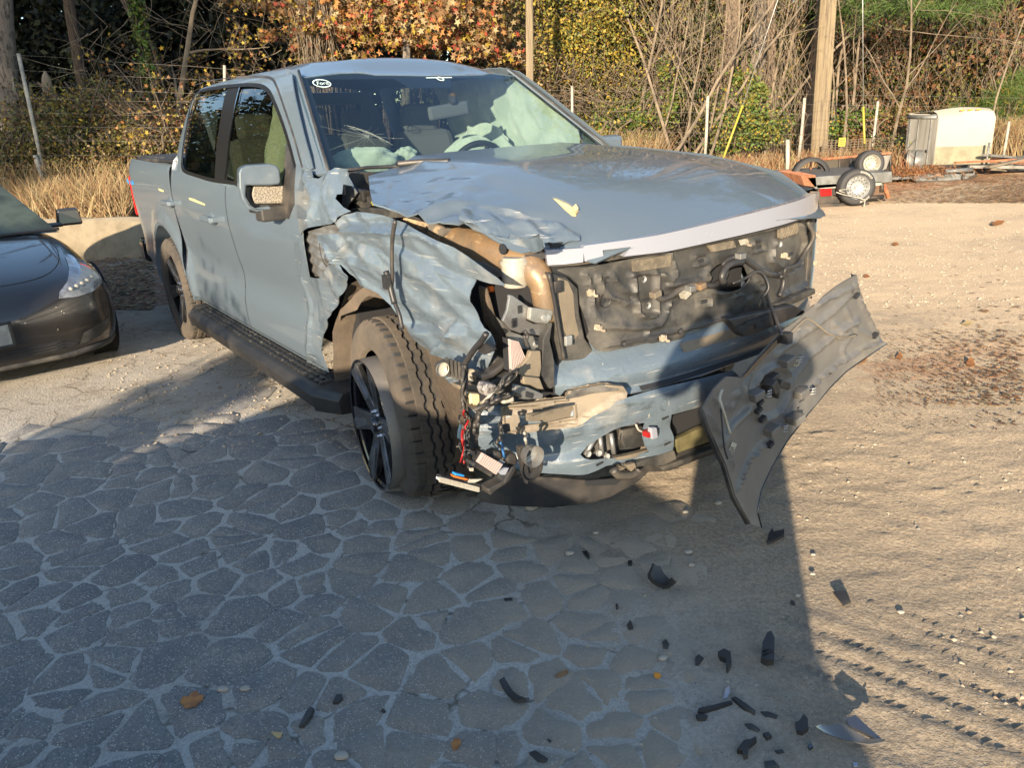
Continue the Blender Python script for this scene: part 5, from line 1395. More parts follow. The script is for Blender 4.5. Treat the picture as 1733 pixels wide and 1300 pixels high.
def groundmat():
    m = bpy.data.materials.new('sandy_ground'); m.use_nodes = True
    nt = m.node_tree; b = nt.nodes['Principled BSDF']; N, L = nt.nodes.new, nt.links.new
    tc = N('ShaderNodeTexCoord')
    def nz(s, d=5, ro=.6, w=None):
        n = N('ShaderNodeTexNoise'); n.inputs['Scale'].default_value = s; n.inputs['Detail'].default_value = d; n.inputs['Roughness'].default_value = ro
        L(tc.outputs['Object'], n.inputs['Vector']); return n.outputs[0]
    def vor(s, feat='F1', out=0):
        n = N('ShaderNodeTexVoronoi'); n.feature = feat; n.inputs['Scale'].default_value = s
        L(tc.outputs['Object'], n.inputs['Vector']); return n.outputs[out]
    def mr(src, a, c, lo=0., hi=1.):
        r = N('ShaderNodeMapRange'); r.inputs[1].default_value, r.inputs[2].default_value, r.inputs[3].default_value, r.inputs[4].default_value = a, c, lo, hi
        L(src, r.inputs[0]); return r.outputs[0]
    def mix(f, A, B):
        x = N('ShaderNodeMix'); x.data_type = 'RGBA'
        if isinstance(f, float): x.inputs[0].default_value = f
        else: L(f, x.inputs[0])
        for s, v in ((6, A), (7, B)):
            if isinstance(v, tuple): x.inputs[s].default_value = (*v, 1)
            else: L(v, x.inputs[s])
        return x.outputs[2]
    def mul(a, c):
        x = N('ShaderNodeMath'); x.operation = 'MULTIPLY'; L(a, x.inputs[0])
        if isinstance(c, float): x.inputs[1].default_value = c
        else: L(c, x.inputs[1])
        return x.outputs[0]
    sa = N('ShaderNodeAttribute'); sa.attribute_name = 'sandy'
    li = N('ShaderNodeAttribute'); li.attribute_name = 'litter'
    sand = mix(mr(nz(1.3), .35, .7), (.265, .208, .142), (.180, .143, .100))
    sand = mix(mr(nz(60, 3), .35, .75), sand, (.36, .295, .215))
    fill = mix(mr(nz(2.5), .3, .7), (.29, .268, .235), (.36, .325, .27))
    fill = mix(mr(nz(140, 2), .52, .72), fill, (.45, .43, .39))
    fill = mix(mr(nz(300, 2), .50, .62), fill, (.17, .155, .135))
    ck_ = N('ShaderNodeAttribute'); ck_.attribute_name = 'cracks'
    fill = mix(ck_.outputs['Fac'], fill, mix(mr(nz(90, 3), .4, .65), (.37, .36, .335), (.48, .465, .43)))
    fill = mix(mr(nz(210, 3, .8), .48, .68, 0., .5), fill, (.16, .15, .135))
    col = mix(sa.outputs['Fac'], fill, sand)
    col = mix(mul(mr(nz(.55, 6, .7), .48, .62), mr(nz(8, 4), .3, .7)), col, (.185, .155, .118))
    lc = mix(mr(nz(26, 4, .7), .4, .6), (.085, .035, .018), (.26, .115, .05))
    lm = mul(li.outputs['Fac'], mr(nz(9, 5, .75), .36, .52))
    col = mix(lm, col, lc)
    sp_ = mul(mr(vor(110), .05, .30, 1., 0.), mr(nz(34), .38, .52))
    col = mix(sp_, col, (.44, .39, .31))
    dk = mul(mr(vor(85, out=0), .05, .26, 1., 0.), mr(nz(23), .48, .58))
    col = mix(dk, col, (.06, .05, .04))
    b.inputs['Diffuse Roughness'].default_value = 1.
    wv = N('ShaderNodeVectorMath'); wv.operation = 'MULTIPLY_ADD'
    nn_ = N('ShaderNodeTexNoise'); nn_.inputs['Scale'].default_value = 4.; nn_.inputs['Detail'].default_value = 5; L(tc.outputs['Object'], nn_.inputs['Vector'])
    L(nn_.outputs['Color'], wv.inputs[0]); wv.inputs[1].default_value = (.22, .22, .22); L(tc.outputs['Object'], wv.inputs[2])
    ve = N('ShaderNodeTexVoronoi'); ve.feature = 'DISTANCE_TO_EDGE'; ve.inputs['Scale'].default_value = 3.6; L(wv.outputs[0], ve.inputs['Vector'])
    inv = mr(sa.outputs['Fac'], .25, .6, 1., 0.)
    crk = mul(mul(mr(ve.outputs[0], .0, .035, 1., 0.), inv), mr(nz(2.2), .42, .55))
    col = mix(crk, col, (.11, .095, .075))
    L(col, b.inputs['Base Color']); b.inputs['Roughness'].default_value = .92; b.inputs['Specular IOR Level'].default_value = .25
    pv = None
    for src, st, ds in ((nz(7, 6, .7), .35, .03), (nz(45, 5, .7), .40, .010), (vor(120), .25, .004), (nz(230, 3), .6, .004), (vor(60), .3, .006)):
        bp = N('ShaderNodeBump'); bp.inputs['Strength'].default_value = st; bp.inputs['Distance'].default_value = ds
        L(src, bp.inputs['Height'])
        if pv: L(pv, bp.inputs['Normal'])
        pv = bp.outputs[0]
    L(pv, b.inputs['Normal'])
    return m
link('ground', gm, groundmat(), kind='structure')

# ---- old cracked asphalt: every slab between the sand-filled cracks is a piece of its own
def asphaltmat():
    m = bpy.data.materials.new('old_asphalt'); m.use_nodes = True
    nt = m.node_tree; b = nt.nodes['Principled BSDF']; N, L = nt.nodes.new, nt.links.new
    tc = N('ShaderNodeTexCoord'); oi = N('ShaderNodeObjectInfo'); geo = N('ShaderNodeNewGeometry')
    def nz(s, d=4, ro=.6):
        n = N('ShaderNodeTexNoise'); n.inputs['Scale'].default_value = s; n.inputs['Detail'].default_value = d; n.inputs['Roughness'].default_value = ro
        L(geo.outputs['Position'], n.inputs['Vector']); return n.outputs[0]
    def vor(s, out=0):
        n = N('ShaderNodeTexVoronoi'); n.inputs['Scale'].default_value = s; L(geo.outputs['Position'], n.inputs['Vector']); return n.outputs[out]
    def mr(src, a, c, lo=0., hi=1.):
        r = N('ShaderNodeMapRange'); r.inputs[1].default_value, r.inputs[2].default_value, r.inputs[3].default_value, r.inputs[4].default_value = a, c, lo, hi
        L(src, r.inputs[0]); return r.outputs[0]
    def mix(f, A, B):
        x = N('ShaderNodeMix'); x.data_type = 'RGBA'; L(f, x.inputs[0])
        for s, v in ((6, A), (7, B)):
            if isinstance(v, tuple): x.inputs[s].default_value = (*v, 1)
            else: L(v, x.inputs[s])
        return x.outputs[2]
    col = mix(oi.outputs['Random'], (.165, .166, .170), (.225, .220, .212))
    col = mix(mr(nz(5), .45, .75), col, (.27, .25, .22))
    # pale aggregate
    sc = N('ShaderNodeSeparateColor'); L(vor(150, 1), sc.inputs[0])
    pick = mr(sc.outputs[0], .60, .64)
    x = N('ShaderNodeMath'); x.operation = 'MULTIPLY'; L(pick, x.inputs[0]); L(mr(vor(150), .25, .45, 1., 0.), x.inputs[1])
    col = mix(x.outputs[0], col, (.60, .57, .52))
    x2 = N('ShaderNodeMath'); x2.operation = 'MULTIPLY'; L(mr(sc.outputs[1], .62, .68), x2.inputs[0]); L(mr(vor(150), .25, .45, 1., 0.), x2.inputs[1])
    col = mix(x2.outputs[0], col, (.09, .085, .08))
    col = mix(mr(nz(190, 3, .8), .42, .68, 0., .6), col, (.10, .10, .10))
    col = mix(mr(nz(75, 4, .8), .50, .72, 0., .6), col, (.33, .31, .28))
    # grit lying in patches
    gr_ = N('ShaderNodeMath'); gr_.operation = 'MULTIPLY'; L(mr(nz(7, 6, .75), .54, .66), gr_.inputs[0]); L(mr(nz(160, 2), .42, .58), gr_.inputs[1])
    col = mix(gr_.outputs[0], col, (.33, .30, .25))
    # sand dust drifting over it from the right
    sx = N('ShaderNodeSeparateXYZ'); L(geo.outputs['Position'], sx.inputs[0])
    ad = N('ShaderNodeMath'); ad.operation = 'MULTIPLY_ADD'; L(nz(3.5, 5, .7), ad.inputs[0]); ad.inputs[1].default_value = 1.7; L(sx.outputs[0], ad.inputs[2])
    col = mix(mr(ad.outputs[0], -.1, 1.35, 0., .92), col, (.32, .27, .205))
    b.inputs['Diffuse Roughness'].default_value = 1.
    L(col, b.inputs['Base Color']); b.inputs['Roughness'].default_value = .88; b.inputs['Specular IOR Level'].default_value = .3
    pv = None
    for src, st, ds in ((nz(40, 4, .7), .5, .008), (vor(150), .55, .005)):
        bp = N('ShaderNodeBump'); bp.inputs['Strength'].default_value = st; bp.inputs['Distance'].default_value = ds
        L(src, bp.inputs['Height'])
        if pv: L(pv, bp.inputs['Normal'])
        pv = bp.outputs[0]
    L(pv, b.inputs['Normal'])
    return m
AM = asphaltmat()
PAVE = empty('pavement', (0, 0, 0), kind='structure')
def clip(poly, p, n):
    out = []
    for i in range(len(poly)):
        a, b = poly[i], poly[(i+1) % len(poly)]
        da, db = (a-p).dot(n), (b-p).dot(n)
        if da <= 0: out.append(a)
        if da*db < 0: out.append(a+(b-a)*(da/(da-db)))
    return out
seeds = []
q = random.Random(5)
yy = .95
while yy < 4.5:
    w = .082+.020*yy
    xx = -4.6
    while xx < 1.5:
        if q.random() > .2: seeds.append(Vector((xx+q.uniform(-.46, .46)*w*1.35, yy+q.uniform(-.46, .46)*w)))
        xx += w*1.25*q.uniform(.8, 1.3)
    yy += w*.95
slabs = []
def in_view(x, y):
    v = np.array([x, y, -CH]); c = v@_F
    if c <= .1: return y > .7 and x < .4
    px, py = 866.5+FOC*(v@CR)/c, 650+FOC*(v@CD)/c
    return (-60 < px < 1180 and 560 < py < 1360) or (-1500 < px <= -60 and y < 4.3) or (py >= 1360 and -1500 < px < 1600)
stuffV, stuffF = [], []
for i, s in enumerate(seeds):
    if not in_view(s.x, s.y): continue
    tp_ = w2t((s.x, s.y, 0))
    if .2 < tp_[0] < 4.4 and -.75 < tp_[1] < 2.2: continue
    if s.x > .95-.12*(s.y-2)+q.uniform(-.25, .15): continue
    poly = [s+Vector(d)*.6 for d in ((-.6, -.6), (.6, -.6), (.6, .6), (-.6, .6))]
    for t in sorted(seeds, key=lambda t: (t-s).length_squared)[1:18]:
        n = (t-s); poly = clip(poly, s+n*.5, n.normalized())
        if len(poly) < 3: break
    if len(poly) < 3: continue
    c = sum(poly, Vector((0, 0)))/len(poly)
    near = max(0, min(1, (4.1-s.y)/1.1))
    if q.random() > (4.55-s.y)/.5: continue
    gap = q.uniform(.004, .015)*(.35+.65*near)
    rad = sum((p-c).length for p in poly)/len(poly)
    if rad < .03: continue
    pts = [c+(p-c)*max(.3, 1-gap/max(.03, (p-c).length)) for p in poly]
    for _ in range(1 if q.random() < .65 else 2):
        nn = []
        for j in range(len(pts)):
            a, b = pts[j], pts[(j+1) % len(pts)]
            nn += [a.lerp(b, .12), a.lerp(b, .5), a.lerp(b, .88)]
        pts = nn
    if len(pts) > 40: pts = pts[::2]
    pts = [p+(p-c).normalized()*.020*N3(p.x*13, p.y*13, 1)+(p-c).normalized()*.013*N3(p.x*45, p.y*45, 1) for p in pts]
    slabs.append((s.y, c, pts, near))
def _key(r):
    v = np.array([r[1].x, r[1].y, -CH]); c_ = v@_F
    px, py = 866.5+FOC*(v@CR)/c_, 650+FOC*(v@CD)/c_
    return (0 if -60 < px < 1793 and py < 1340 and c_ > 0 else 1, r[0])
slabs.sort(key=_key)
print('slabs', len(slabs))
for i, (y0, c, pts, near) in enumerate(slabs):
    h = .0008+.0020*max(0, min(1, (.55-c.x)/1.1))*q.uniform(.6, 1.15)*(.5+.5*near)
    tx_, ty_ = q.uniform(-.003, .003), q.uniform(-.003, .003)
    n = len(pts)
    ht = lambda p: h+tx_*(p.x-c.x)+ty_*(p.y-c.y)+.0015*N3(p.x*7, p.y*7, 3)
    V = [(p.x-c.x, p.y-c.y, -.012) for p in pts]+[(p.x-c.x, p.y-c.y, ht(p)-.0022) for p in pts]+[((p.x-c.x)*.955, (p.y-c.y)*.955, ht(p)) for p in pts]+[(0, 0, ht(c)+.001)]
    F_ = []
    for j in range(n):
        k = (j+1) % n
        F_ += [(j, k, n+k, n+j), (n+j, n+k, 2*n+k, 2*n+j), (2*n+j, 2*n+k, 3*n)]
    if i < 290:
        me = bpy.data.meshes.new('asphalt_slab'); me.from_pydata(V, [], F_)
        o = link('asphalt_slab', me, AM, PAVE, True)
        o.location = (c.x, c.y, 0)
    else:
        b0 = len(stuffV); stuffV += [(v[0]+c.x, v[1]+c.y, v[2]) for v in V]; stuffF += [tuple(j+b0 for j in f) for f in F_]
if stuffV:
    me = bpy.data.meshes.new('asphalt_slabs_far'); me.from_pydata(stuffV, [], stuffF)
    link('far_asphalt_slab', me, AM, PAVE, True, kind='stuff')

# ---- loose stones and grit (nobody could count them)
def scatter(name, n, fn, smin, smax, mats, flat=.6, kind='stuff', seed=1, power=3.):
    g = np.random.default_rng(seed)
    P_ = fn(g, n)
    n = len(P_)
    sz = smin+(smax-smin)*g.random(n)**power
    oct_ = np.array([(1, 0, 0), (-.9, .2, 0), (0, 1, .1), (.1, -1, 0), (0, 0, 1), (0, .1, -1)], float)
    tri = np.array([(0, 2, 4), (2, 1, 4), (1, 3, 4), (3, 0, 4), (2, 0, 5), (1, 2, 5), (3, 1, 5), (0, 3, 5)])
    V = oct_[None]*(1+.5*(g.random((n, 6, 1))-.5))*sz[:, None, None]
    V[:, :, 2] *= flat; V[:, :, 0] *= (.7+.8*g.random(n))[:, None]
    a = g.random(n)*6.28; ca, sa = np.cos(a)[:, None], np.sin(a)[:, None]
    x = V[:, :, 0]*ca-V[:, :, 1]*sa; y = V[:, :, 0]*sa+V[:, :, 1]*ca
    V = np.stack([x+P_[:, 0:1], y+P_[:, 1:2], V[:, :, 2]+P_[:, 2:3]+sz[:, None]*.25], -1).reshape(-1, 3)
    F_ = (tri[None]+6*np.arange(n)[:, None, None]).reshape(-1, 3)
    mi = np.repeat(g.integers(0, len(mats), n), 8)
    return link(name, npmesh(name, V, F_, mi), mats, None, False, kind=kind)
def px_region(poly_px, clump=False):
    def fn(g, n):
        out = []
        x0, x1 = min(p[0] for p in poly_px), max(p[0] for p in poly_px); y0, y1 = min(p[1] for p in poly_px), max(p[1] for p in poly_px)
        px = x0+(x1-x0)*g.random(n); py = y0+(y1-y0)*g.random(n)
        v = (px-866.5)[:, None]/FOC*CR+(py-650)[:, None]/FOC*CD+_F
        t = -CH/v[:, 2]
        P_ = CP+t[:, None]*v
        P_[:, 2] = -.001
        if clump: P_ = P_[fbm(P_[:, 0]*2.2, P_[:, 1]*2.2, 4, 91) > .52]
        return P_
    return fn
MT['stone1'] = M('pale_stone', (.38, .32, .24), .85); MT['stone2'] = M('brown_stone', (.26, .20, .14), .9); MT['stone3'] = M('grey_stone', (.26, .24, .21), .9); MT['stone4'] = M('white_stone', (.34, .31, .26), .8)
scatter('gravel', 3200, px_region([(1330, 330), (1733, 1300)], True), .002, .011, ['stone1', 'stone2', 'stone3', 'stone1'], seed=3, power=5)
PEB = ['pale pebble left of the small pointed shard', 'pale pebble between the chin spoiler and the small shard', 'pale pebble on the shadow edge, upper of two', 'pale pebble in the shade below the bumper centre', 'pale pebble left of the grille cover tip', 'left one of two pale pebbles by the large leaf',
       'right one of two pale pebbles by the large leaf', 'pale pebble at the bottom edge left of centre', 'pale pebble left of the ribbed clip housing', 'pale pebble on the shadow edge, topmost of three', 'pale pebble on the shadow edge, lowest of three', 'pale pebble in the light beside the grille cover',
       'large pale pebble directly in front of the chin spoiler', 'pale pebble on the sunlit sand right of the black square', 'pale pebble right of the ribbed trim, upper of two', 'pale pebble right of the ribbed trim, lower of two']
scatter('gravel', 2600, px_region([(0, 640), (1340, 1300)]), .0018, .008, ['stone1', 'stone3', 'stone4'], seed=4, power=6)
scatter('gravel', 2600, px_region([(180, 560), (640, 760)]), .002, .014, ['stone1', 'stone2', 'stone1'], seed=5, power=4)
scatter('gravel', 3000, px_region([(1380, 320), (1733, 520)]), .004, .016, ['stone1', 'stone4', 'stone1'], seed=6, power=4)
for j_, (px, py, s) in enumerate(((964, 940, .013), (1008, 905, .010), (1375, 975, .016), (1160, 870, .010), (1215, 855, .012), (378, 1171, .013), (416, 1170, .012), (578, 1285, .015), (1122, 1118, .011), (1376, 942, .015), (1350, 1012, .016), (1305, 790, .010), (900, 862, .022), (1524, 1040, .02), (1165, 938, .012), (1170, 960, .009))):
    if px > 1300: s *= .45
    p = G(px, py); bm = bmesh.new(); bmesh.ops.create_icosphere(bm, subdivisions=2, radius=s)
    for v in bm.verts: v.co = Vector((v.co.x*1.3, v.co.y, v.co.z*.6))*(1+.35*noise.noise(v.co*60+p))
    me = bpy.data.meshes.new('pebble'); bm.to_mesh(me); bm.free()
    o = link('pebble', me, 'stone4', None, True, label=PEB[j_], cat='pebble', group='pale pebbles on the ground'); o.location = (p.x, p.y, .006+s*.3)
# ================================================================== dark saloon car (copied for the parked cars behind the photographer)
def make_car(name, paint, label, group=None):
    root = empty(name, (0, 0, 0), label=label, cat='car', group=group)
    zt = sp([-4.70, -4.6, -4.3, -3.9, -3.2, -1.9, -1.25, -.8, -.45, -.2, -.06, 0], [.70, .88, 1.0, 1.05, .99, .96, .935, .865, .785, .70, .60, .50])
    zb = sp([-4.7, -4.5, -4.2, -.5, -.2, -.05, 0], [.45, .30, .22, .16, .17, .22, .38])
    def hw(x):
        if x > -.62: t = (x+.62)/.62; return .93*(max(0, 1-abs(t)**2.6))**(1/2.4)
        if x < -4.1: t = (-4.1-x)/.6; return .92*(max(0, 1-abs(t)**2.8))**(1/2.4)
        return .93
    stn = [0, -.006, -.02, -.045, -.08, -.12, -.17, -.23, -.30, -.38, -.46, -.55, -.66, -.78, -.92]+[-1.0-.1*i for i in range(32)]+[-4.25, -4.38, -4.5, -4.58, -4.64, -4.68, -4.70]
    prf = [(0, 1.0), (.25, .995), (.5, .98), (.68, .955), (.80, .915), (.885, .86), (.94, .79), (.972, .70), (.99, .60), (.998, .48), (1.0, .36), (.99, .24), (.97, .12), (.93, .04), (.86, 0), (.4, 0), (0, 0)]
    def sec(x, u, v):
        w = hw(x); t = zt(x); b = zb(x)
        z = b+(t-b)*v
        if x > -.9 and v > .45: z -= .03*(u**3)*max(0, min(1, (x+.9)/.5))
        lift_ = .035*math.exp(-((abs(u)-.80)/.12)**2)*max(0, min(1, (x+2)/.8))*(v > .5)*max(0, min(1, (-x)/.4))
        return (x, w*u, z+lift_)
    V, Fc = [], []
    full = [(-u, v) for u, v in reversed(prf[1:-1])]
    ringp = prf+[(-u, v) for u, v in reversed(prf[1:-1])]
    m = len(ringp)
    for x in stn: V += [sec(x, u, v) for u, v in ringp]
    for i in range(len(stn)-1):
        for j in range(m):
            k = (j+1) % m
            q_ = [V[i*m+j], V[i*m+k], V[(i+1)*m+k], V[(i+1)*m+j]]
            cx = sum(p[0] for p in q_)/4; cy = sum(p[1] for p in q_)/4; cz = sum(p[2] for p in q_)/4
            if abs(cy) > .66 and min(math.hypot(cx+.86, cz-.33), math.hypot(cx+3.74, cz-.33)) < .355: continue
            Fc.append((i*m+j, i*m+k, (i+1)*m+k, (i+1)*m+j))
    body = MB().add(V, Fc).build('car_body', paint, root, True, split=50)
    bmv = BVHTree.FromPolygons([Vector(v) for v in V], Fc)
    # cabin
    G_ = MB()
    rp = [(-1.22, .92), (-1.55, 1.10), (-1.95, 1.30), (-2.3, 1.41), (-2.7, 1.445), (-3.2, 1.40), (-3.7, 1.26), (-4.1, 1.09), (-4.3, 1.0)]
    V2 = []
    for x, z in rp:
        wr = .60-.10*max(0, (-3.0-x))/1.3
        wb = .83-.12*max(0, (-3.2-x))
        zb_ = min(z-.005, .92)
        V2 += [(x, -wb, zb_), (x, -(wr+(wb-wr)*.45*(1 if z < 1.2 else .42)), zb_+(z-zb_)*.62), (x, -wr*.93, z-.03), (x, 0, z), (x, wr*.93, z-.03), (x, (wr+(wb-wr)*.45*(1 if z < 1.2 else .42)), zb_+(z-zb_)*.62), (x, wb, zb_)]
    for i in range(len(rp)-1):
        for j in range(6):
            G_.m = 1 if (j in (0, 1, 4, 5) and 1 <= i <= 5) or i < 2 or i > 5 else 0
            G_.v, G_.f, G_.mi = G_.v, G_.f+[(i*7+j, i*7+j+1, (i+1)*7+j+1, (i+1)*7+j)], G_.mi+[G_.m]
    G_.v = V2
    G_.build('car_cabin', ['gloss', 'frit'], root, True, split=30)
    def on(name_, pts, mat, dist=6.0, off=.004, **k):
        """polygon pressed onto the body: points (y, z) seen from the front along -x, or (x, z) from the side"""
        P_ = []
        for p in pts:
            h_ = bmv.ray_cast(Vector((.6, p[0], p[1])), Vector((-1, 0, 0))) if k.get('front', 1) else bmv.ray_cast(Vector((p[0], 1.5, p[1])), Vector((0, -1, 0)))
            P_.append((h_[0]+h_[1]*off) if h_[0] else Vector((-.5, p[0], p[1])))
        return P_
    def skin(name_, loop, mat, front=True, step=.03, off=.005, par=root, **kk):
        def lf(a, b):
            h_ = bmv.ray_cast(Vector((.6, a, b)), Vector((-1, 0, 0))) if front else bmv.ray_cast(Vector((a, 1.5, b)), Vector((0, -1, 0)))
            return (h_[0]+h_[1]*(-off if h_[1].dot(Vector((1, 0, 0)) if front else Vector((0, 1, 0))) < 0 else off)) if h_[0] else Vector((-.5, a, b)) if front else Vector((a, .9, b))
        return panel(name_, [loop], lf, mat, par, out=(1, 0, 0) if front else (0, 1, 0), step=step, th=0, split=None, **kk)
    for s in (1, -1):
        hl = [(s*y, z) for y, z in ((.50, .585), (.62, .570), (.74, .575), (.84, .60), (.885, .64), (.87, .70), (.80, .755), (.735, .80), (.70, .795), (.66, .73), (.60, .67), (.52, .62))]
        hp_ = skin('headlight', hl, MT['lampglass'], off=.006, step=.02)
        skin('headlight_reflector', [(s*y, z) for y, z in ((.54, .60), (.70, .595), (.83, .63), (.80, .69), (.72, .70), (.62, .65))], 'chrome', off=.004, par=hp_, step=.02)
        for j in range(5): 
            h_ = bmv.ray_cast(Vector((.6, s*(.60+.045*j), .625+.008*j)), Vector((-1, 0, 0)))
            if h_[0]: MB().lathe([(0, .012), (.014, .012), (.017, 0)], 12, Matrix.Translation(h_[0]) @ Matrix.Rotation(R(-90), 4, 'Z')).build('headlight_lens', 'whitep', hp_, True)
        # door mirror
        mm_ = MB().box((-1.72, s*1.02, .985), (.11, .20, .14), Matrix.Rotation(R(-8*s), 3, 'Z'), tp=.8).box((-1.70, s*.90, .93), (.06, .14, .04))
        mm_.build('car_mirror', paint, root, bevel=.03)
        for xc in (-.86, -3.74):
            wv = empty('car_wheel', (xc, s*.80, .33)); wv.parent = root
            MB().lathe([(.20, -.105), (.24, -.115), (.30, -.112), (.325, -.09), (.33, 0), (.325, .09), (.30, .112), (.24, .115), (.20, .105)], 40).build('car_tyre', 'cleanrub', wv, True)
            rr_ = MB().lathe([(0, s*.07), (.05, s*.075), (.21, s*.06), (.235, s*.11), (.22, s*.115)], 40)
            rr_.build('car_rim', 'inner', wv, True)
            for a in range(5):
                c_, s_ = math.cos(a*1.2566), math.sin(a*1.2566)
                MB().prism([(.03*c_-.025*s_, s*.085, .03*s_+.025*c_), (.21*c_-.04*s_, s*.10, .21*s_+.04*c_), (.21*c_+.04*s_, s*.10, .21*s_-.04*c_), (.03*c_+.025*s_, s*.085, .03*s_-.025*c_)], (0, s*.02, 0)).build('rim_spoke', 'steel', wv)
            MB().lathe([(.352, s*.02-.06), (.352, s*.125), (.366, s*.128)], 40).build('wheel_arch', 'inner', wv, True)
    # lower grille, lip, plate
    skin('lower_grille', [(-.50, .245), (.50, .245), (.56, .27), (.44, .315), (.30, .325), (-.30, .325), (-.44, .315), (-.56, .27)], 'inner', off=.004)
    for j in range(3):
        MB().tube([(bmv.ray_cast(Vector((.6, y, .262+.02*j)), Vector((-1, 0, 0)))[0] or Vector((0, y, .26)))+Vector((.006, 0, 0)) for y in np.linspace(-.46, .46, 13)], .003, 4).build('grille_bar', 'blackp', root, True)
    for s in (1, -1):
        skin('bumper_vent', [(s*.55, .25), (s*.72, .27), (s*.80, .31), (s*.82, .37), (s*.74, .36), (s*.60, .325)], 'dirtyp', off=.004)
    lip = [(bmv.ray_cast(Vector((.6, y, .20)), Vector((-1, 0, 0)))[0] or Vector((-.5, y, .2)))+Vector((.012, 0, 0)) for y in np.linspace(-.86, .86, 25)]
    MB().tube(lip, .022, 8).build('front_lip', 'dirtyp', root, True)
    c0_ = bmv.ray_cast(Vector((.6, 0, .44)), Vector((-1, 0, 0)))[0]
    pf = MB(); px0 = c0_.x+.015
    for a, b, w_, h_ in ((0, .075, .36, .018), (0, -.075, .36, .018), (.17, 0, .018, .168), (-.17, 0, .018, .168)): pf.box((px0, a, .43+b), (.016, w_, h_))
    pf.build('plate_frame', 'blackp', root, bevel=.004)
    MB().box((px0-.004, 0, .43), (.008, .32, .13)).build('number_plate', 'galv', root)
    # shut lines of the bonnet
    for s in (1, -1):
        L_ = []
        for x, y in ((-1.30, .70), (-1.0, .705), (-.75, .69), (-.5, .63), (-.33, .52), (-.25, .36), (-.22, .15), (-.215, 0)):
            h_ = bmv.ray_cast(Vector((x, s*y, 2)), Vector((0, 0, -1)))
            L_.append(h_[0]+Vector((0, 0, .0005)))
        MB().tube(catmull(L_, 5), .0035, 5).build('bonnet_gap', 'inner', root, True)
    h_ = bmv.ray_cast(Vector((.6, .42, .40)), Vector((-1, 0, 0)))[0]
    MB().lathe([(.020, -.001), (.022, -.003), (.024, -.001)], 20, Matrix.Translation(h_) @ Matrix.Rotation(R(-90), 4, 'Z')).build('parking_sensor', paint, root, True)
    # windscreen over the cabin shell and the paper on the dashboard
    MB().box((-1.55, .60, 1.055), (.16, .20, .004), Matrix.Rotation(R(26), 3, 'Y')).build('dash_paper', 'whitep', root)
    MB().box((-1.9, 0, .90), (1.2, 1.3, .05)).build('car_floor', 'inner', root)
    ws_ = MB().add([(-1.24, -.80, .935), (-1.24, .80, .935), (-1.98, .60, 1.30), (-1.98, -.60, 1.30)], [(0, 1, 2, 3)])
    ws_.v = [(x-.0, y, z+.012) for x, y, z in ws_.v]
    ws_.build('car_windscreen', MT['carglass'], root)
    MB().tube([(-1.22, s_*.83, .94) for s_ in (-1, 1)], .012).build('wiper_trough', 'inner', root)
    return root
MT['carpaint'] = M('dark_metallic_paint', (.052, .046, .042), .30, .45, 1., bump=(.7, .08, .02), dust=((.12, .11, .10), 1.5, .62, 1.2))
MT['lampglass'] = M('headlight_glass', (.22, .23, .25), .08, .3, 1., col2=(.45, .46, .48), ns=9)
MT['carglass'] = M('green_screen_glass', (.02, .026, .022), .2, 0, 0., spec=.25, col2=(.07, .09, .075), ns=1.6)
CAR = make_car('dark_sedan', 'carpaint', 'dark grey saloon car parked nose-on beside the pickup, left of it')
CAR.location = (-3.362, 4.774, 0); CAR.rotation_euler = (0, 0, R(-49.1))
def copy_tree(o, parent=None):
    c = o.copy(); COL.objects.link(c)
    if parent: c.parent = parent
    for ch in o.children: copy_tree(ch, c)
    return c
c2 = copy_tree(CAR); c2['label'] = 'saloon car parked side-on behind the photographer, shading the cracked asphalt'
c2.location = (.02, -1.75, 0); c2.rotation_euler = (0, 0, R(-12)); c2.scale = (.79, .95, 1.06)
# ================================================================== barrier, fence, poles, trailers, woods
MT['conc'] = M('weathered_concrete', (.27, .225, .155), .9, col2=(.18, .15, .10), ns=5, mix=(.4, .7), bump=[(30, .4, .01), (140, .4, .003)], streak=((.14, .12, .08), (30, 30, 9), .66, .78))
for c_, L_, kk in ((G(175, 439), 2.6, 0), ):
    d = (G(232, 438)-G(120, 440)).normalized()
    nrm = Vector((-d.y, d.x, 0))
    c_ = c_+nrm*.24
    o = MB()
    m_ = Matrix.Translation(c_) @ Matrix(((d.x, nrm.x, 0, 0), (d.y, nrm.y, 0, 0), (0, 0, 1, 0), (0, 0, 0, 1)))
    ns_ = 26
    cr_ = [(-.26, 0), (-.26, .07), (-.22, .20), (-.20, .44), (-.16, .50), (-.02, .52), (.14, .51), (.20, .46), (.24, 0)]
    V = []
    for i in range(ns_+1):
        x = -1.75+3.9*i/ns_
        V += [m_ @ Vector((x+.02*N3(i, j*.5), y+.012*N3(x*3, j*.9), max(0, z+.03*N3(x*2.5, j, 3)*(z > .3)+(.03 if x < .5 else 0)*(z > .4)))) for j, (y, z) in enumerate(cr_)]
    n_ = len(cr_)
    o.add(V, [(i*n_+j, i*n_+j+1, (i+1)*n_+j+1, (i+1)*n_+j) for i in range(ns_) for j in range(n_-1)]+[tuple(range(n_)), tuple(range(ns_*n_, ns_*n_+n_))])
    o.build('concrete_barrier', 'conc', None, True, split=40, label='long weathered concrete block behind the dark saloon car', cat='concrete barrier')
MT['bark1'] = M('pine_bark', (.20, .145, .10), .9, streak=[((.07, .05, .04), (26, 26, 5), .50, .62), ((.36, .30, .24), (12, 12, 3), .60, .75)], bump=[(18, .9, .03), (60, .5, .01)])
MT['bark2'] = M('grey_bark', (.16, .14, .12), .9, streak=[((.05, .045, .04), (22, 22, 6), .50, .62), ((.40, .37, .32), (7, 7, 2.), .60, .72)], bump=[(24, .7, .02)])
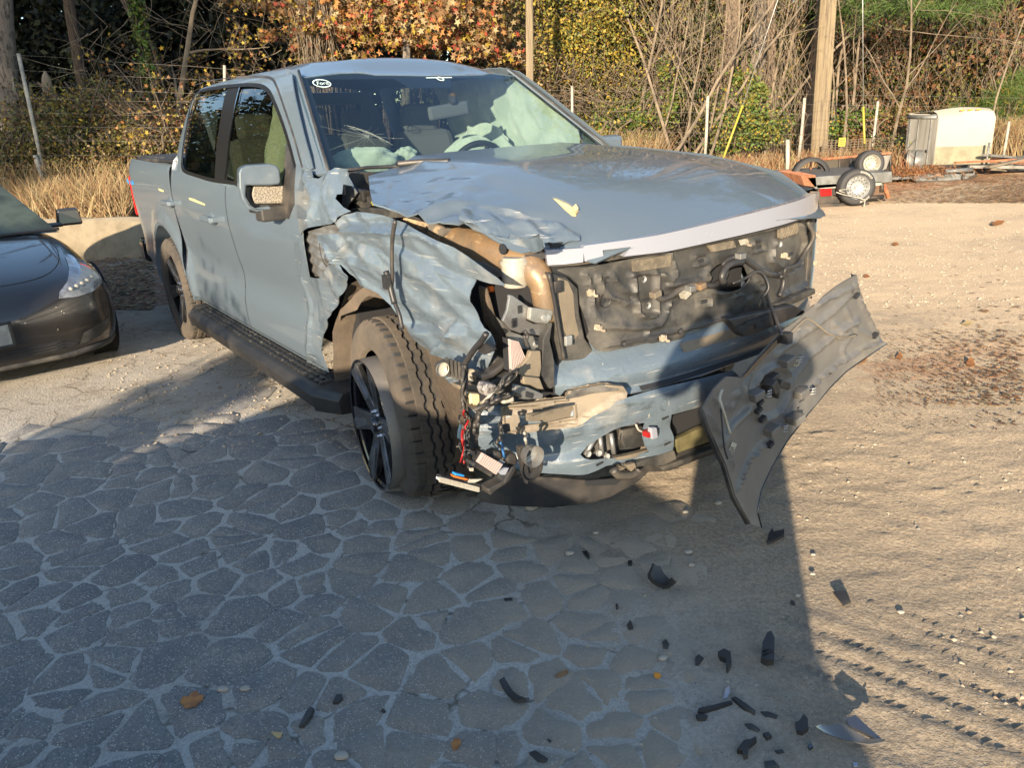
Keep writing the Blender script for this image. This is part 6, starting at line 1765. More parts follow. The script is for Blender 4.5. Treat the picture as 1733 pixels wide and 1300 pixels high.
MT['bark3'] = M('dark_bark', (.075, .055, .04), .9, streak=((.02, .016, .013), (22, 22, 5), .50, .62), bump=[(24, .7, .02)])
MT['twig'] = M('pale_twig', (.215, .170, .120), .85, col2=(.11, .088, .064), ns=3)
MT['twig2'] = M('brown_twig', (.085, .062, .044), .85, col2=(.15, .115, .078), ns=3)
MT['pole'] = M('weathered_pole_timber', (.22, .175, .11), .85, streak=[((.12, .09, .06), (26, 26, 1.1), .48, .62), ((.29, .24, .16), (40, 40, 1.6), .58, .7)], bump=[(20, .4, .01)])
MT['post'] = M('dull_white_post', (.25, .235, .20), .6, col2=(.42, .38, .30), ns=5)
MT['wirem'] = M('fence_wire', (.16, .145, .12), .6, .3)
LEAFC = dict(lolive=(.135, .138, .034), lyel=(.26, .19, .03), lbrown=(.15, .085, .038), lred=(.28, .055, .035), lorange=(.30, .135, .045), ldark=(.018, .026, .012), lgreen=(.075, .13, .025), lstraw=(.27, .205, .105), lrust=(.17, .07, .035), lpine=(.06, .10, .025), lshade=(.008, .011, .007))  # the near-black leaf tone puts the deep wood's shade into the colour
for k_, c_ in LEAFC.items(): MT[k_] = M(k_.replace('l', 'leaf_', 1), c_, .65, spec=.3)
STAR = np.array([(math.cos(a)*(.5 if i % 2 == 0 else .2), math.sin(a)*(.5 if i % 2 == 0 else .2)) for i, a in enumerate([2*math.pi*j/10 for j in range(10)])])
QUAD = np.array([(-.5, 0), (0, -.28), (.5, 0), (0, .28)])
NEED = np.array([(-.5, -.03), (.5, -.03), (.5, .03), (-.5, .03)])
def leafmesh(name, P_, size, mats, wts, par=None, shape=QUAD, seed=1, up=0., **k):
    g = np.random.default_rng(seed)
    n = len(P_)
    if n == 0: return None
    sz = size*(.6+.8*g.random(n))
    a = g.normal(size=(n, 3)); a[:, 2] += up*3; a /= np.linalg.norm(a, axis=1)[:, None]
    b = g.normal(size=(n, 3)); b -= a*(a*b).sum(1)[:, None]; b /= np.linalg.norm(b, axis=1)[:, None]
    V = P_[:, None, :]+(a[:, None, :]*shape[None, :, 0:1]+b[:, None, :]*shape[None, :, 1:2])*sz[:, None, None]
    kk = len(shape)
    mi = g.choice(len(mats), n, p=np.array(wts)/sum(wts))
    return link(name, npmesh(name, V.reshape(-1, 3), np.arange(n*kk).reshape(n, kk), mi), mats, par, False, **k)
def blob(c, r, n, sub=14, seed=1, tight=.30, hollow=.4):
    """leaf positions gathered in clumps through an ellipsoid, thinner inside"""
    g = np.random.default_rng(seed)
    u = g.normal(size=(sub, 3)); u /= np.linalg.norm(u, axis=1)[:, None]
    u *= (hollow+(1-hollow)*g.random(sub)**.5)[:, None]
    cc = np.array(c)+u*np.array(r)
    k = g.integers(0, sub, n)
    rs = tight*(.5+g.random(sub))
    return cc[k]+g.normal(size=(n, 3))*np.array(r)*rs[k][:, None]*.75
def branchy(base, top, r0, seed, depth=3, nb=5, spread=.8, wob=.06, droop=0., r1=.25, start=.3, ln=.45, nst=8):
    """a trunk polyline and its limbs, each a tapered tube"""
    q = random.Random(seed)
    tr, tw, tips = MB(), MB(), []
    base, top = Vector(base), Vector(top)
    def grow(p, d, L, r, lev, mb):
        pts, rs = [p.copy()], [r]
        dd = d.normalized()
        for i in range(nst if lev == 0 else 5):
            dd = (dd+Vector((q.gauss(0, wob), q.gauss(0, wob), q.gauss(0, wob)-droop*(lev > 0)))).normalized()
            p = p+dd*L/(nst if lev == 0 else 5)
            pts.append(p.copy()); rs.append(r*(1-(1-r1)*(i+1)/(nst if lev == 0 else 5)))
        mb.tube(pts, rs, 8 if lev == 0 else (5 if lev == 1 else 3), cap=False)
        if lev < depth:
            for k in range(nb if lev == 0 else max(2, nb-2)):
                t = start+(1-start)*q.random() if lev == 0 else q.uniform(.25, 1)
                i = min(len(pts)-2, int(t*(len(pts)-1)))
                f = t*(len(pts)-1)-i
                bp = pts[i].lerp(pts[i+1], min(1, max(0, f)))
                ax = (pts[i+1]-pts[i]).normalized()
                o_ = ax.orthogonal(); o_.rotate(Matrix.Rotation(q.uniform(0, 6.28), 3, ax))
                nd = (ax*(1-spread*.4)+o_*spread*q.uniform(.5, 1)).normalized()
                grow(bp, nd, L*ln*q.uniform(.6, 1.1), max(.004, rs[i]*q.uniform(.35, .55)), lev+1, tw)
        else: tips.append(pts[-1])
    L0 = (top-base).length
    grow(base, (top-base), L0, r0, 0, tr)
    return tr, tw, tips
def tree(label, base, top, r0, seed, bark='bark1', twig='twig', cat='tree', group=None, leaves=None, cname='pine_tree', **k):
    root = empty(cname, tuple(base), label=label, cat=cat, group=group)
    b = Vector(base)
    tr, tw, tips = branchy((0, 0, -.1), Vector(top)-b, r0, seed, **k)
    tr.build('trunk', bark, root, True)
    if tw.v: tw.build('branches', twig, root, True)
    if leaves:
        sz, mats, wts, per, sh, sprd = leaves
        if tips:
            T_ = np.repeat(np.array([tuple(t) for t in tips]), per, 0)
            T_ = T_+np.random.default_rng(seed).normal(size=T_.shape)*sprd
            leafmesh('crown', T_, sz, mats, wts, root, sh, seed)
    return root
def ext(pb, pt, y, ztop):
    """line through two pixels on the plane world y, continued to the ground and up to ztop"""
    a, b = WY(*pb, y), WY(*pt, y)
    d = (b-a)/(b.z-a.z)
    return a-d*a.z, a+d*(ztop-a.z)

# ---- utility poles
a, b = ext((1384, 280), (1402, 0), 19.2, 10)
PO = MB().tube([a+(b-a)*i/8 for i in range(9)], [.195-.006*i for i in range(9)], 16).build('utility_pole', 'pole', None, True, label='thick weathered timber utility pole by the flatbed trailer', cat='utility pole')
a, b = ext((897, 190), (896, 0), 17.5, 9)
PO2 = MB().tube([a+(b-a)*i/8 for i in range(9)], [.085-.002*i for i in range(9)], 12).build('utility_pole', 'pole', None, True, label='slim pale timber pole rising behind the pickup windscreen', cat='utility pole')
# guy cables with yellow guards
for (pb, pm, pt, y, lb) in (((1225, 265), (1257, 178), (1316, 0), 18.6, 'steel guy cable with yellow guard slanting among the saplings'), ((1464, 262), (1461, 180), (1460, 0), 19.0, 'upright guy cable with yellow guard beside the spare tyre trailer')):
    gy = empty('guy_cable', (0, 0, 0), label=lb, cat='cable')
    a, m_, b = WY(*pb, y), WY(*pm, y), WY(*pt, y)
    a = a-(m_-a)*((a.z)/(m_.z-a.z)); b = m_+(b-m_)*1.8
    MB().tube([a, m_], .026, 8).build('yellow_guard', 'yellow', gy, True)
    MB().tube([m_, b], .010, 5).build('cable', 'galv', gy, True)
# fence posts
posts = [((86, 355), (31, 90), 15.5, .035, 'tall white post leaning left behind the dark saloon car'), ((86, 355), (59, 262), 15.4, .04, 'short pale timber stake leaning against the tall white post'), ((1193, 262), (1198, 162), 18.5, .035, 'white fence post right of the leaning saplings'), ((1352, 262), (1362, 165), 18.5, .035, 'white fence post left of the thick utility pole'),
         ((1474, 262), (1486, 171), 18.6, .03, 'white fence post just right of the yellow guarded cable'), ((968, 240), (968, 145), 18, .028, 'thin white fence post beside the windscreen pillar'), ((1332, 290), (1333, 236), 17.4, .045, 'short stubby post left of the utility pole'), ((1698, 262), (1708, 205), 18.8, .03, 'white fence post right of the enclosed trailer'),
         ((380, 240), (380, 110), 16, .03, 'white fence post just showing above the cab roof')]
for pb, pt, y, r, lb in posts:
    a, _ = ext(pb, pt, y, 3); b = WY(*pt, y)
    MB().tube([a, (a+b)*.5+Vector((.01, 0, 0)), b], r, 8).build('fence_post', 'post', None, True, label=lb, cat='fence post')
# strand wires
fw_ = empty('wire_fence', (0, 0, 0), label='strands of wire stretched across the woodland edge on the left', cat='fence')
for i, (ya, yb) in enumerate(((90, 112), (116, 134), (142, 158), (165, 172), (190, 195), (213, 215), (237, 238), (262, 262), (286, 286))):
    P_ = [WY(-120+110*j, ya+(yb-ya)*(j*110-120)/330+(1.5 if j % 2 else 0), 15.45) for j in range(6)]
    MB().tube(P_, .0028, 4, cap=False).build('fence_strand', 'wirem', fw_, True)
fw_ = empty('wire_fence', (0, 0, 0), label='strands of wire between the posts right of the cab', cat='fence')
for i in range(6):
    P_ = [WY(920+90*j, 152+17*i+j*1.5, 18.45) for j in range(11)]
    MB().tube(P_, .003, 4, cap=False).build('fence_strand', 'wirem', fw_, True)
# gate of mesh with a yellow sign
gt = empty('mesh_gate', (0, 0, 0), label='low rusty mesh panel standing behind the utility pole', cat='gate')
A_, B_ = WY(1395, 238, 18.3), WY(1512, 233, 18.3)
gm_ = MB()
for i in range(19):
    p = A_.lerp(B_, i/18); gm_.tube([p, Vector((p.x, p.y, .3))], .010 if i % 6 else .03, 4)
for z in np.linspace(.3, A_.z, 9): gm_.tube([(A_.x, A_.y, z), (B_.x, B_.y, z)], .008, 4)
gm_.build('mesh_panel', 'twig2', gt, kind='stuff')
sg = WY(1425, 240, 18.2)
so = MB().box(sg, (.16, .01, .19)).build('warning_sign', 'yellow', None, label='small yellow sign hung on the mesh gate', cat='sign')
for z_ in (-.04, 0, .04): MB().box((sg.x, sg.y-.007, sg.z+z_), (.10, .003, .012)).build('sign_print', 'inner', so)

# ---- trailers
MT['tyreB'] = M('trailer_tyre_rubber', (.035, .034, .034), .7)  # plain dark rubber of the trailer and spare tyres
MT['tpaint'] = M('trailer_black', (.028, .027, .026), .55, col2=(.08, .06, .045), ns=5)
MT['rust'] = M('rusty_steel', (.20, .075, .035), .85, col2=(.32, .14, .07), ns=9, bump=(40, .4, .006))
MT['trgrey'] = M('galvanised_rail', (.20, .205, .20), .5, .3, col2=(.13, .13, .12), ns=6)
MT['whited'] = M('dirty_white_panel', (.25, .24, .20), .5, col2=(.215, .20, .155), ns=1.5, mix=(.45, .75), streak=((.42, .36, .22), (3, 3, .5), .62, .85))
MT['greyd'] = M('streaked_grey_shaded_side', (.20, .19, .17), .55, streak=((.10, .09, .07), (5, 5, .35), .5, .68))  # on the white trailer's side the shade is put into this grey
def on(y):
    return lambda px, py: WY(px, py, y)
def spare(c, r, face, white, label, nh=12):
    w_ = empty('spare_wheel', tuple(c), 0, label=label, cat='spare wheel')
    f_ = Vector(face).normalized()
    m_ = f_.to_track_quat('-Y', 'Z').to_matrix().to_4x4()
    MB().lathe([(r*.62, -.09), (r*.72, -.11), (r*.93, -.105), (r, -.08), (r, .08), (r*.93, .105), (r*.72, .11), (r*.62, .09)], 40, m_).build('tyre', 'tyreB', w_, True)
    d_ = MB().lathe([(0, -.03), (r*.10, -.035), (r*.14, -.02), (r*.30, -.02), (r*.45, -.055), (r*.58, -.03), (r*.63, -.095), (r*.66, -.10)], 40, m_).build('wheel_disc', 'whitep' if white else 'galv', w_, True, split=50)
    hl_ = MB()
    rings = ((nh, .42, .035),) if white else ((16, .52, .035), (14, .38, .03))
    for nn, rr_, sz in rings:
        for i in range(nn):
            a_ = 2*math.pi*i/nn
            hl_.lathe([(0, -.066), (r*sz, -.066)], 8, m_ @ Matrix.Translation((r*rr_*math.cos(a_), 0, r*rr_*math.sin(a_))))
    hl_.build('disc_hole', 'inner', d_, kind='stuff')
    if not white:
        lt = MB()
        for a0_, n0 in ((35, 7), (-75, 5)):
            for i in range(n0):
                a_ = R(a0_+i*8)
                for s0 in range(2): lt.box(m_ @ Vector((r*.84*math.cos(a_), -.110, r*.84*math.sin(a_))), (.035, .004, .012), (m_.to_3x3() @ Matrix.Rotation(-a_+s0*1.3, 3, 'Y')))
        lt.build('tyre_lettering', 'whitep', w_, kind='stuff')
    return w_
T1 = empty('utility_trailer', (0, 0, 0), label='small black and galvanised utility trailer with tail lamp, nearest the pickup bonnet', cat='trailer')
Y1 = 12.4; q1 = on(Y1)
def q1b(px, py, dy=0.): return WY(px, py, Y1+dy)
MB().prism([q1b(1365, 300), q1b(1510, 290), q1b(1510, 308), q1b(1380, 320)], (.05, 1.7, 0)).build('trailer_deck', 'trgrey', T1, bevel=.01)
MB().prism([q1b(1355, 297), q1b(1380, 296), q1b(1382, 316), q1b(1362, 314)], (.05, 1.2, 0)).build('rusty_box', 'rust', T1)
MB().prism([q1b(1382, 313), q1b(1415, 311), q1b(1415, 318), q1b(1384, 319)], (0, .02, 0)).build('white_rail', 'whitep', T1)
MB().prism([q1b(1478, 309), q1b(1492, 307), q1b(1492, 313), q1b(1478, 315)], (0, .02, 0)).build('white_rail', 'whitep', T1)
MB().prism([q1b(1388, 319), q1b(1407, 318), q1b(1408, 331), q1b(1390, 332)], (0, .05, 0)).build('tail_lamp', 'red', T1, bevel=.008)
MB().prism([q1b(1384, 320, .06), q1b(1425, 316, .06), q1b(1420, 345, .06), q1b(1386, 345, .06)], (0, .05, 0)).build('lamp_panel', 'tpaint', T1)
MB().prism([q1b(1385, 345), q1b(1470, 342), q1b(1478, 357), q1b(1390, 358)], (0, .8, 0)).build('drawbar', 'tpaint', T1, bevel=.01)
MB().prism([q1b(1380, 352), q1b(1470, 350), q1b(1475, 360), q1b(1400, 361)], (0, .4, 0)).build('skid', 'tpaint', T1)
for (a, b) in (((1492, 300), (1504, 335)), ((1495, 333), (1450, 336)), ((1494, 303), (1492, 325))):
    MB().tube([q1b(*a, .1), q1b(*b, .1)], .035, 5).build('frame_tube', 'tpaint' if a[0] > 1493 else 'rust', T1, True)
MB().tube([q1b(1350, 273, 1.4), q1b(1508, 259, 1.4)], .022, 5).build('top_rail', 'rust', T1, True)
for px in (1352, 1372, 1390, 1421, 1440, 1470, 1507): MB().tube([q1b(px, 273-(px-1350)*.09, 1.4), q1b(px, 300-(px-1350)*.03, 1.4)], .018, 4).build('side_upright', 'rust' if px < 1400 else 'tpaint', T1, True)
ms = MB()
for i in range(46):
    px = 1420+i*1.95; ms.tube([q1b(px, 266-(px-1420)*.07, 1.41), q1b(px, 298-(px-1420)*.03, 1.41)], .006, 3)
for i in range(15): ms.tube([q1b(1420, 268+i*2.1, 1.41), q1b(1508, 262+i*2.1, 1.41)], .006, 3)
ms.build('side_mesh', 'tpaint', T1, kind='stuff')
MB().prism([q1b(1384, 273, 1.44), q1b(1508, 262, 1.44), q1b(1508, 296, 1.44), q1b(1384, 300, 1.44)], (0, .02, 0)).build('side_panel', M('dusty_mesh_screen', (.07, .06, .045), .9), T1)
MB().prism([q1b(1490, 264, 1.3), q1b(1508, 262, 1.3), q1b(1500, 285, 1.3), q1b(1490, 290, 1.3)], (0, .03, 0)).build('tarpaulin', 'greyd', T1)
MB().lathe([(.24, -.08), (.31, -.08), (.31, .08), (.24, .08)], 24, Matrix.Translation(q1b(1371, 298, .9))).build('trailer_tyre', 'tyreB', T1, True)
spare(q1b(1448, 316, -.12), .275, (-.05, -1, .02), False, 'spoked spare tyre with white lettering roped to the utility trailer')
spare(q1b(1471, 277, .55), .215, (.0, -1, .1), True, 'white disc spare wheel standing above the spoked spare tyre')
MB().tube(catmull([q1b(*p, -.28) for p in ((1415, 325), (1430, 330), (1445, 333), (1463, 340), (1458, 362))], 5), .010, 5).tube(catmull([q1b(*p, -.28) for p in ((1430, 326), (1420, 322), (1438, 320))], 4), .009, 5).build('rope', 'post', None, True, label='pale rope tying the spoked spare tyre to its trailer', cat='rope')
Y2 = 15.3
def q2b(px, py, dy=0.): return WY(px, py, Y2+dy)
T2 = empty('flatbed_trailer', (0, 0, 0), label='low flatbed trailer loaded with orange pine straw', cat='trailer')
for (pa, pb, pc, pd, dy, m_) in (((1505, 292), (1640, 288), (1640, 294), (1508, 300), 1.2, 'tpaint'), ((1508, 298), (1650, 290), (1650, 297), (1510, 304), 0, 'trgrey'), ((1545, 302), (1640, 298), (1640, 306), (1550, 309), .02, 'trgrey')):
    MB().prism([q2b(*pa, dy), q2b(*pb, dy), q2b(*pc, dy), q2b(*pd, dy)], (0, .06, 0)).build('trailer_rail', m_, T2)
dk_ = [q2b(1506, 297), q2b(1650, 290), q2b(1655, 289, 1.3), q2b(1510, 293, 1.3)]
for i in range(9):
    t0_, t1_ = i/9, (i+.86)/9
    MB().prism([dk_[0].lerp(dk_[1], t0_), dk_[0].lerp(dk_[1], t1_), dk_[3].lerp(dk_[2], t1_), dk_[3].lerp(dk_[2], t0_)], (0, 0, -.03)).build('deck_plank', 'rust' if i % 2 else 'tanpl', T2)
MB().tube([q2b(1550, 308), q2b(1630, 308), q2b(1652, 296)], .03, 5).build('drawbar', 'tpaint', T2, True)
MB().tube([q2b(1631, 285), q2b(1629, 320)], .03, 5).build('jack_leg', 'tpaint', T2, True)
MB().tube([q2b(1600, 290), q2b(1645, 287)], .05, 5).build('coupling', 'trgrey', T2, True)
for px in (1530, 1560): MB().lathe([(.14, -.07), (.24, -.07), (.24, .07), (.14, .07)], 20, Matrix.Translation(q2b(px, 306, .6))).build('trailer_tyre', 'tyreB', T2, True)
g = np.random.default_rng(3)
p0_ = q2b(1527, 292, .4)
Pn = np.array(p0_)+g.normal(size=(2600, 3))*np.array((.45, .3, .05)); 
leafmesh('straw_load', Pn, .12, ['lrust', 'lorange', 'lbrown'], [2, 1, 2], None, NEED, 5, kind='stuff', label='heap of orange pine straw on the flatbed', cat='pine straw')
# enclosed cargo trailer
T3 = empty('enclosed_trailer', (0, 0, 0), label='white enclosed cargo trailer with grimy lower front and shade-coloured side door', cat='trailer')
F1, F2 = G(1578, 292), G(1672, 291)
F3 = G(1527, 290)
ux = (F2-F1).normalized(); us = (F3-F1); us.z = 0; us.normalize()
HT = 1.25; W_ = (F2-F1).length; LN = (F3-F1).length
zb_ = .16
def T3p(u, s, z): return F1+ux*u+us*s+Vector((0, 0, z))
fr = []
nA = 12
for i in range(nA+1):
    u = W_*i/nA; fr.append(u)
V = []; Fc = []
for i, u in enumerate(fr):
    crown = .05*math.sin(math.pi*i/nA)
    for (s, z) in ((0, zb_), (0, .52), (0, HT-.16+crown*.4), (.06, HT-.03+crown), (.16, HT+.03+crown), (LN, HT-.02+crown)): V.append(T3p(u, s, z))
for i in range(nA):
    for j in range(5): Fc.append((i*6+j, i*6+j+1, (i+1)*6+j+1, (i+1)*6+j))
bx_ = MB(); bx_.add(V, Fc); bx_.build('front_shell', 'whited', T3, True, split=30)
MT['grime'] = M('grimy_lower_front', (.23, .215, .14), .7, col2=(.17, .155, .10), ns=5)
MB().prism([T3p(.0, -.004, zb_), T3p(W_, -.004, zb_), T3p(W_, -.004, .54), T3p(0, -.004, .54)], tuple(ux.cross(Vector((0, 0, 1)))*-.004)).build('stone_guard', 'grime', T3)
sd = MB().prism([T3p(0, .01, zb_), T3p(0, LN, zb_), T3p(0, LN, HT-.10), T3p(0, .14, HT-.04), T3p(0, .02, HT-.16)], tuple(ux*.05)).build('side_wall', 'greyd', T3)
MB().prism([T3p(W_, .01, zb_), T3p(W_, LN, zb_), T3p(W_, LN, HT-.10), T3p(W_, .14, HT-.04), T3p(W_, .02, HT-.16)], tuple(ux*-.05)).build('side_wall', 'greyd', T3)
MB().prism([T3p(0, LN, zb_), T3p(W_, LN, zb_), T3p(W_, LN, HT), T3p(0, LN, HT)], tuple(us*-.04)).build('rear_wall', 'greyd', T3)
MB().tube([T3p(-.01, .04, HT-.10), T3p(-.01, LN, HT-.08)], .045, 6).build('roof_rail', 'trgrey', T3, True)
for s in (.22*LN, .62*LN, .9*LN): MB().tube([T3p(-.01, s, zb_), T3p(-.01, s, HT-.12)], .018, 4).build('door_frame', 'trgrey', T3)
MB().prism([T3p(-.012, .24*LN, .2), T3p(-.012, .60*LN, .2), T3p(-.012, .60*LN, HT-.2), T3p(-.012, .24*LN, HT-.2)], tuple(ux*.01)).build('side_door', 'greyd', T3)
for z in (.45, 1.15): MB().box(T3p(-.02, .25*LN, z), (.03, .06, .06)).build('door_hinge', 'inner', T3)
MB().tube([T3p(-.03, .62*LN, .7), T3p(-.03, .98*LN, .40)], .014, 4).build('lock_bar', 'trgrey', T3)
for s in (.5*LN, .78*LN):
    MB().lathe([(.08, -.07), (.21, -.07), (.21, .07), (.08, .07)], 20, Matrix.Translation(T3p(.0, s, .21)) @ Matrix.Rotation(R(60), 4, 'Z')).build('trailer_tyre', 'tyreB', T3, True)
    MB().lathe([(.23, -.10), (.25, -.10), (.25, .06)], 20, Matrix.Translation(T3p(.0, s, .23)) @ Matrix.Rotation(R(60), 4, 'Z')).build('mudguard', 'trgrey', T3, True)
for i in range(3): MB().box(T3p(W_*(.38+.14*i), -.02, HT+.02), (.10, .02, .02)).build('marker_lamp', 'amber', T3)
MB().prism([T3p(.1, .02, .10), T3p(W_-.1, .02, .10), T3p(W_*.5+.05, -1.0, .12), T3p(W_*.5-.05, -1.0, .12)], (0, 0, .07)).build('trailer_tongue', 'tpaint', T3)
MB().tube([T3p(W_*.5, -.55, .02), T3p(W_*.5, -.55, .62)], .022, 6).build('jack_leg', 'trgrey', T3, True)
# lumber heap
for i in range(16):
    p = G(1690+rnd.uniform(-12, 45), 291+rnd.uniform(-8, 6)); a_ = rnd.uniform(-.5, .5)+.2; L_ = rnd.uniform(.5, 1.8)
    MB().box((0, 0, 0), (L_, rnd.uniform(.06, .16), rnd.uniform(.03, .06)), Matrix.Rotation(a_, 3, 'Z') @ Matrix.Rotation(rnd.uniform(-.12, .12), 3, 'Y')).build('scrap_board', ['tanpl', 'rust', 'greyd'][i % 3], None, label='%s board of the scrap heap, %s laid down, right of the white trailer' % (('tan', 'rusty brown', 'streaked grey')[i % 3], ordinal(i)), cat='board', group='boards in the scrap heap').location = (p.x, p.y, .05+.022*(i % 12))

# ---- woods: trunks
tl = [((12, 190), (2, 0), 19, .26, 'bark2', 'thick grey trunk at the far left edge of the picture'), ((148, 165), (126, 0), 20, .15, 'bark3', 'dark leaning trunk in the shade behind the wire fence'),
      ((985, 240), (955, 0), 26, .2, 'bark3', 'dim trunk behind the yellow green tree'), ((1233, 262), (1240, 0), 23, .22, 'bark1', 'scaly pine trunk left of the pale mottled trunk'), ((1268, 268), (1281, 0), 22.5, .24, 'bark2', 'pale mottled thick trunk in the middle of the pines'),
      ((1302, 275), (1308, 0), 22, .12, 'bark1', 'slimmer brown pine trunk right of the mottled trunk'), ((1366, 262), (1384, 60), 21.5, .20, 'bark1', 'brown pine trunk close behind the utility pole'), ((1084, 200), (1088, 0), 25, .14, 'bark2', 'grey trunk among the tangled saplings'),
      ((585, 100), (578, 0), 25, .13, 'bark2', 'grey trunk behind the red leaves, left'), ((652, 100), (650, 0), 25, .12, 'bark2', 'grey trunk behind the red leaves, middle'), ((736, 100), (742, 0), 26, .13, 'bark2', 'grey trunk behind the red leaves, right'), ((1640, 180), (1655, 0), 27, .16, 'bark2', 'brown trunk far behind the white trailer'),
      ((1706, 150), (1716, 0), 27, .2, 'bark1', 'pine trunk at the far right edge'), ((1560, 190), (1562, 0), 28, .15, 'bark3', 'dark trunk in the thicket left of the white trailer'), ((220, 150), (226, 0), 24, .12, 'bark3', 'thin dark trunk deep in the shaded conifers')]
for i, (pb, pt, y, r, bk, lb) in enumerate(tl):
    a, b = ext(pb, pt, y, 12)
    tree(lb, a, b, r, 100+i, bark=bk, twig='twig2', nb=4, depth=2, start=.55, wob=.02, spread=1., r1=.55, ln=.22)
# slender tree with yellow leaves left of the cab
a, b = ext((286, 205), (268, 0), 17, 6.5)
tree('slender bare tree with a few yellow leaves left of the cab', a, b, .085, 31, bark='twig', twig='twig', nb=13, depth=3, start=.18, spread=1.05, wob=.07, ln=.36, leaves=(.09, ['lyel', 'lorange', 'lbrown'], [2, 1, 1], 1, STAR, .12), cname='slender_tree')
# bare vines and saplings leaning on the right
sp_l = [((1130, 250), (1120, 0)), ((1150, 255), (1190, 40)), ((1182, 262), (1215, 90)), ((1165, 262), (1260, 60)), ((1185, 262), (1300, 0)), ((1296, 270), (1345, 80)), ((1130, 235), (1105, 0)), ((1208, 258), (1330, 40)), ((1412, 190), (1418, 40)), ((1435, 185), (1452, 30)), ((1408, 250), (1470, 60)), ((1520, 220), (1560, 60)), ((1172, 262), (1160, 20)), ((1140, 262), (1230, 120)), ((1288, 280), (1320, 150)), ((1105, 230), (1150, 30)), ((1068, 215), (1110, 40)), ((1255, 262), (1395, 70)), ((1660, 270), (1700, 150)), ((1440, 200), (1500, 20))]
SPO = sorted(range(len(sp_l)), key=lambda i: sp_l[i][0][0])
for i, (pb, pt) in enumerate(sp_l):
    y = 18.8+rnd.uniform(0, 2.4)
    a, b = ext(pb, pt, y, 5.0+rnd.random()*2)
    tree('bare leaning sapling, %s from the left in the thicket behind the bonnet' % ordinal(SPO.index(i)), a, b, .024+.018*rnd.random(), 200+i, bark='twig', twig='twig', cat='sapling', group='bare saplings in the thicket', nb=5, depth=3, start=.25, spread=.7, wob=.09, ln=.5, r1=.3, cname='bare_sapling')
# snapped stump
a, b = ext((86, 175), (72, 98), 17.5, 3.0)
st_ = MB().tube([a, a.lerp(b, .5), a.lerp(b, .8), a.lerp(b, .95), b], [.20, .15, .12, .09, .02], 9).build('snapped_trunk', 'twig', None, True, label='snapped pale trunk stub behind the leaning white post', cat='tree')

# ---- foliage
def shrub(label, blobs, size, mats, wts, sh=QUAD, seed=1, cat='bush', cname='bush', group=None, stems=True):
    c0 = blobs[0][0]
    root = empty(cname, (c0[0], c0[1], 0), label=label, cat=cat, group=group)
    P_ = np.concatenate([blob(np.array(c)-np.array((c0[0], c0[1], 0)), r, n, s, seed+i, t) for i, (c, r, n, s, t) in enumerate(blobs)])
    P_[:, 2] = np.abs(P_[:, 2])
    leafmesh('foliage', P_, size, mats, wts, root, sh, seed)
    if stems:
        m_ = MB(); q_ = random.Random(seed)
        r0 = blobs[0][1]
        for i in range(10):
            x, y = q_.uniform(-r0[0], r0[0])*.6, q_.uniform(-r0[1], r0[1])*.5
            m_.tube(catmull([(x*.3, y*.3, 0), (x*.7+q_.uniform(-.2, .2), y, c0[2]*.8), (x*1.3, y*1.1, c0[2]*1.3), (x*1.5+q_.uniform(-.4, .4), y*1.2, c0[2]*1.6)], 3), .02, 4)
        m_.build('stems', 'twig2', root, True)
    return root
WYt = lambda px, py, y: tuple(WY(px, py, y))
# left: bushes over the fence, dry grass, dark conifers
shrub('yellow green vine bush behind the barrier, left part', [(WYt(60, 240, 17), (1.6, .8, .9), 7000, 26, .3), (WYt(20, 290, 16.4), (1.2, .6, .8), 3500, 16, .3)], .075, ['lolive', 'lyel', 'lbrown', 'ldark'], [4, 2.2, 3, 1], seed=11)
shrub('yellow green vine bush behind the barrier, middle part', [(WYt(150, 225, 17.2), (1.3, .8, .9), 7000, 26, .3), (WYt(200, 270, 16.8), (1.2, .7, .9), 5000, 20, .3)], .075, ['lolive', 'lyel', 'lbrown', 'ldark'], [4, 2, 3, 1], seed=12)
shrub('reddish brown bramble bush left of the cab', [(WYt(265, 235, 17), (1.1, .8, .8), 6500, 22, .3), (WYt(230, 310, 16.6), (1.0, .6, .7), 4500, 18, .3)], .07, ['lbrown', 'lrust', 'lolive', 'lstraw'], [4, 2, 2, 1.5], seed=13)
for i, (px, lb) in enumerate(((45, 'olive tan bramble bush among the dry grass, left one'), (140, 'olive tan bramble bush among the dry grass, middle one'), (225, 'olive tan bramble bush among the dry grass, right one'))):
    shrub(lb, [(WYt(px, 285, 15.9), (1.0, .5, .75), 5200, 22, .3)], .055, ['lolive', 'lbrown', 'lstraw', 'lyel', 'ldark'], [3, 3, 2, 1, 1.4], seed=60+i)
shrub('ivy climbing beside the slender tree', [(WYt(254, 130, 17.4), (.16, .16, 2.2), 2600, 26, .3)], .09, ['lgreen', 'ldark', 'lolive'], [3, 2, 1], seed=14, cname='ivy', cat='ivy')
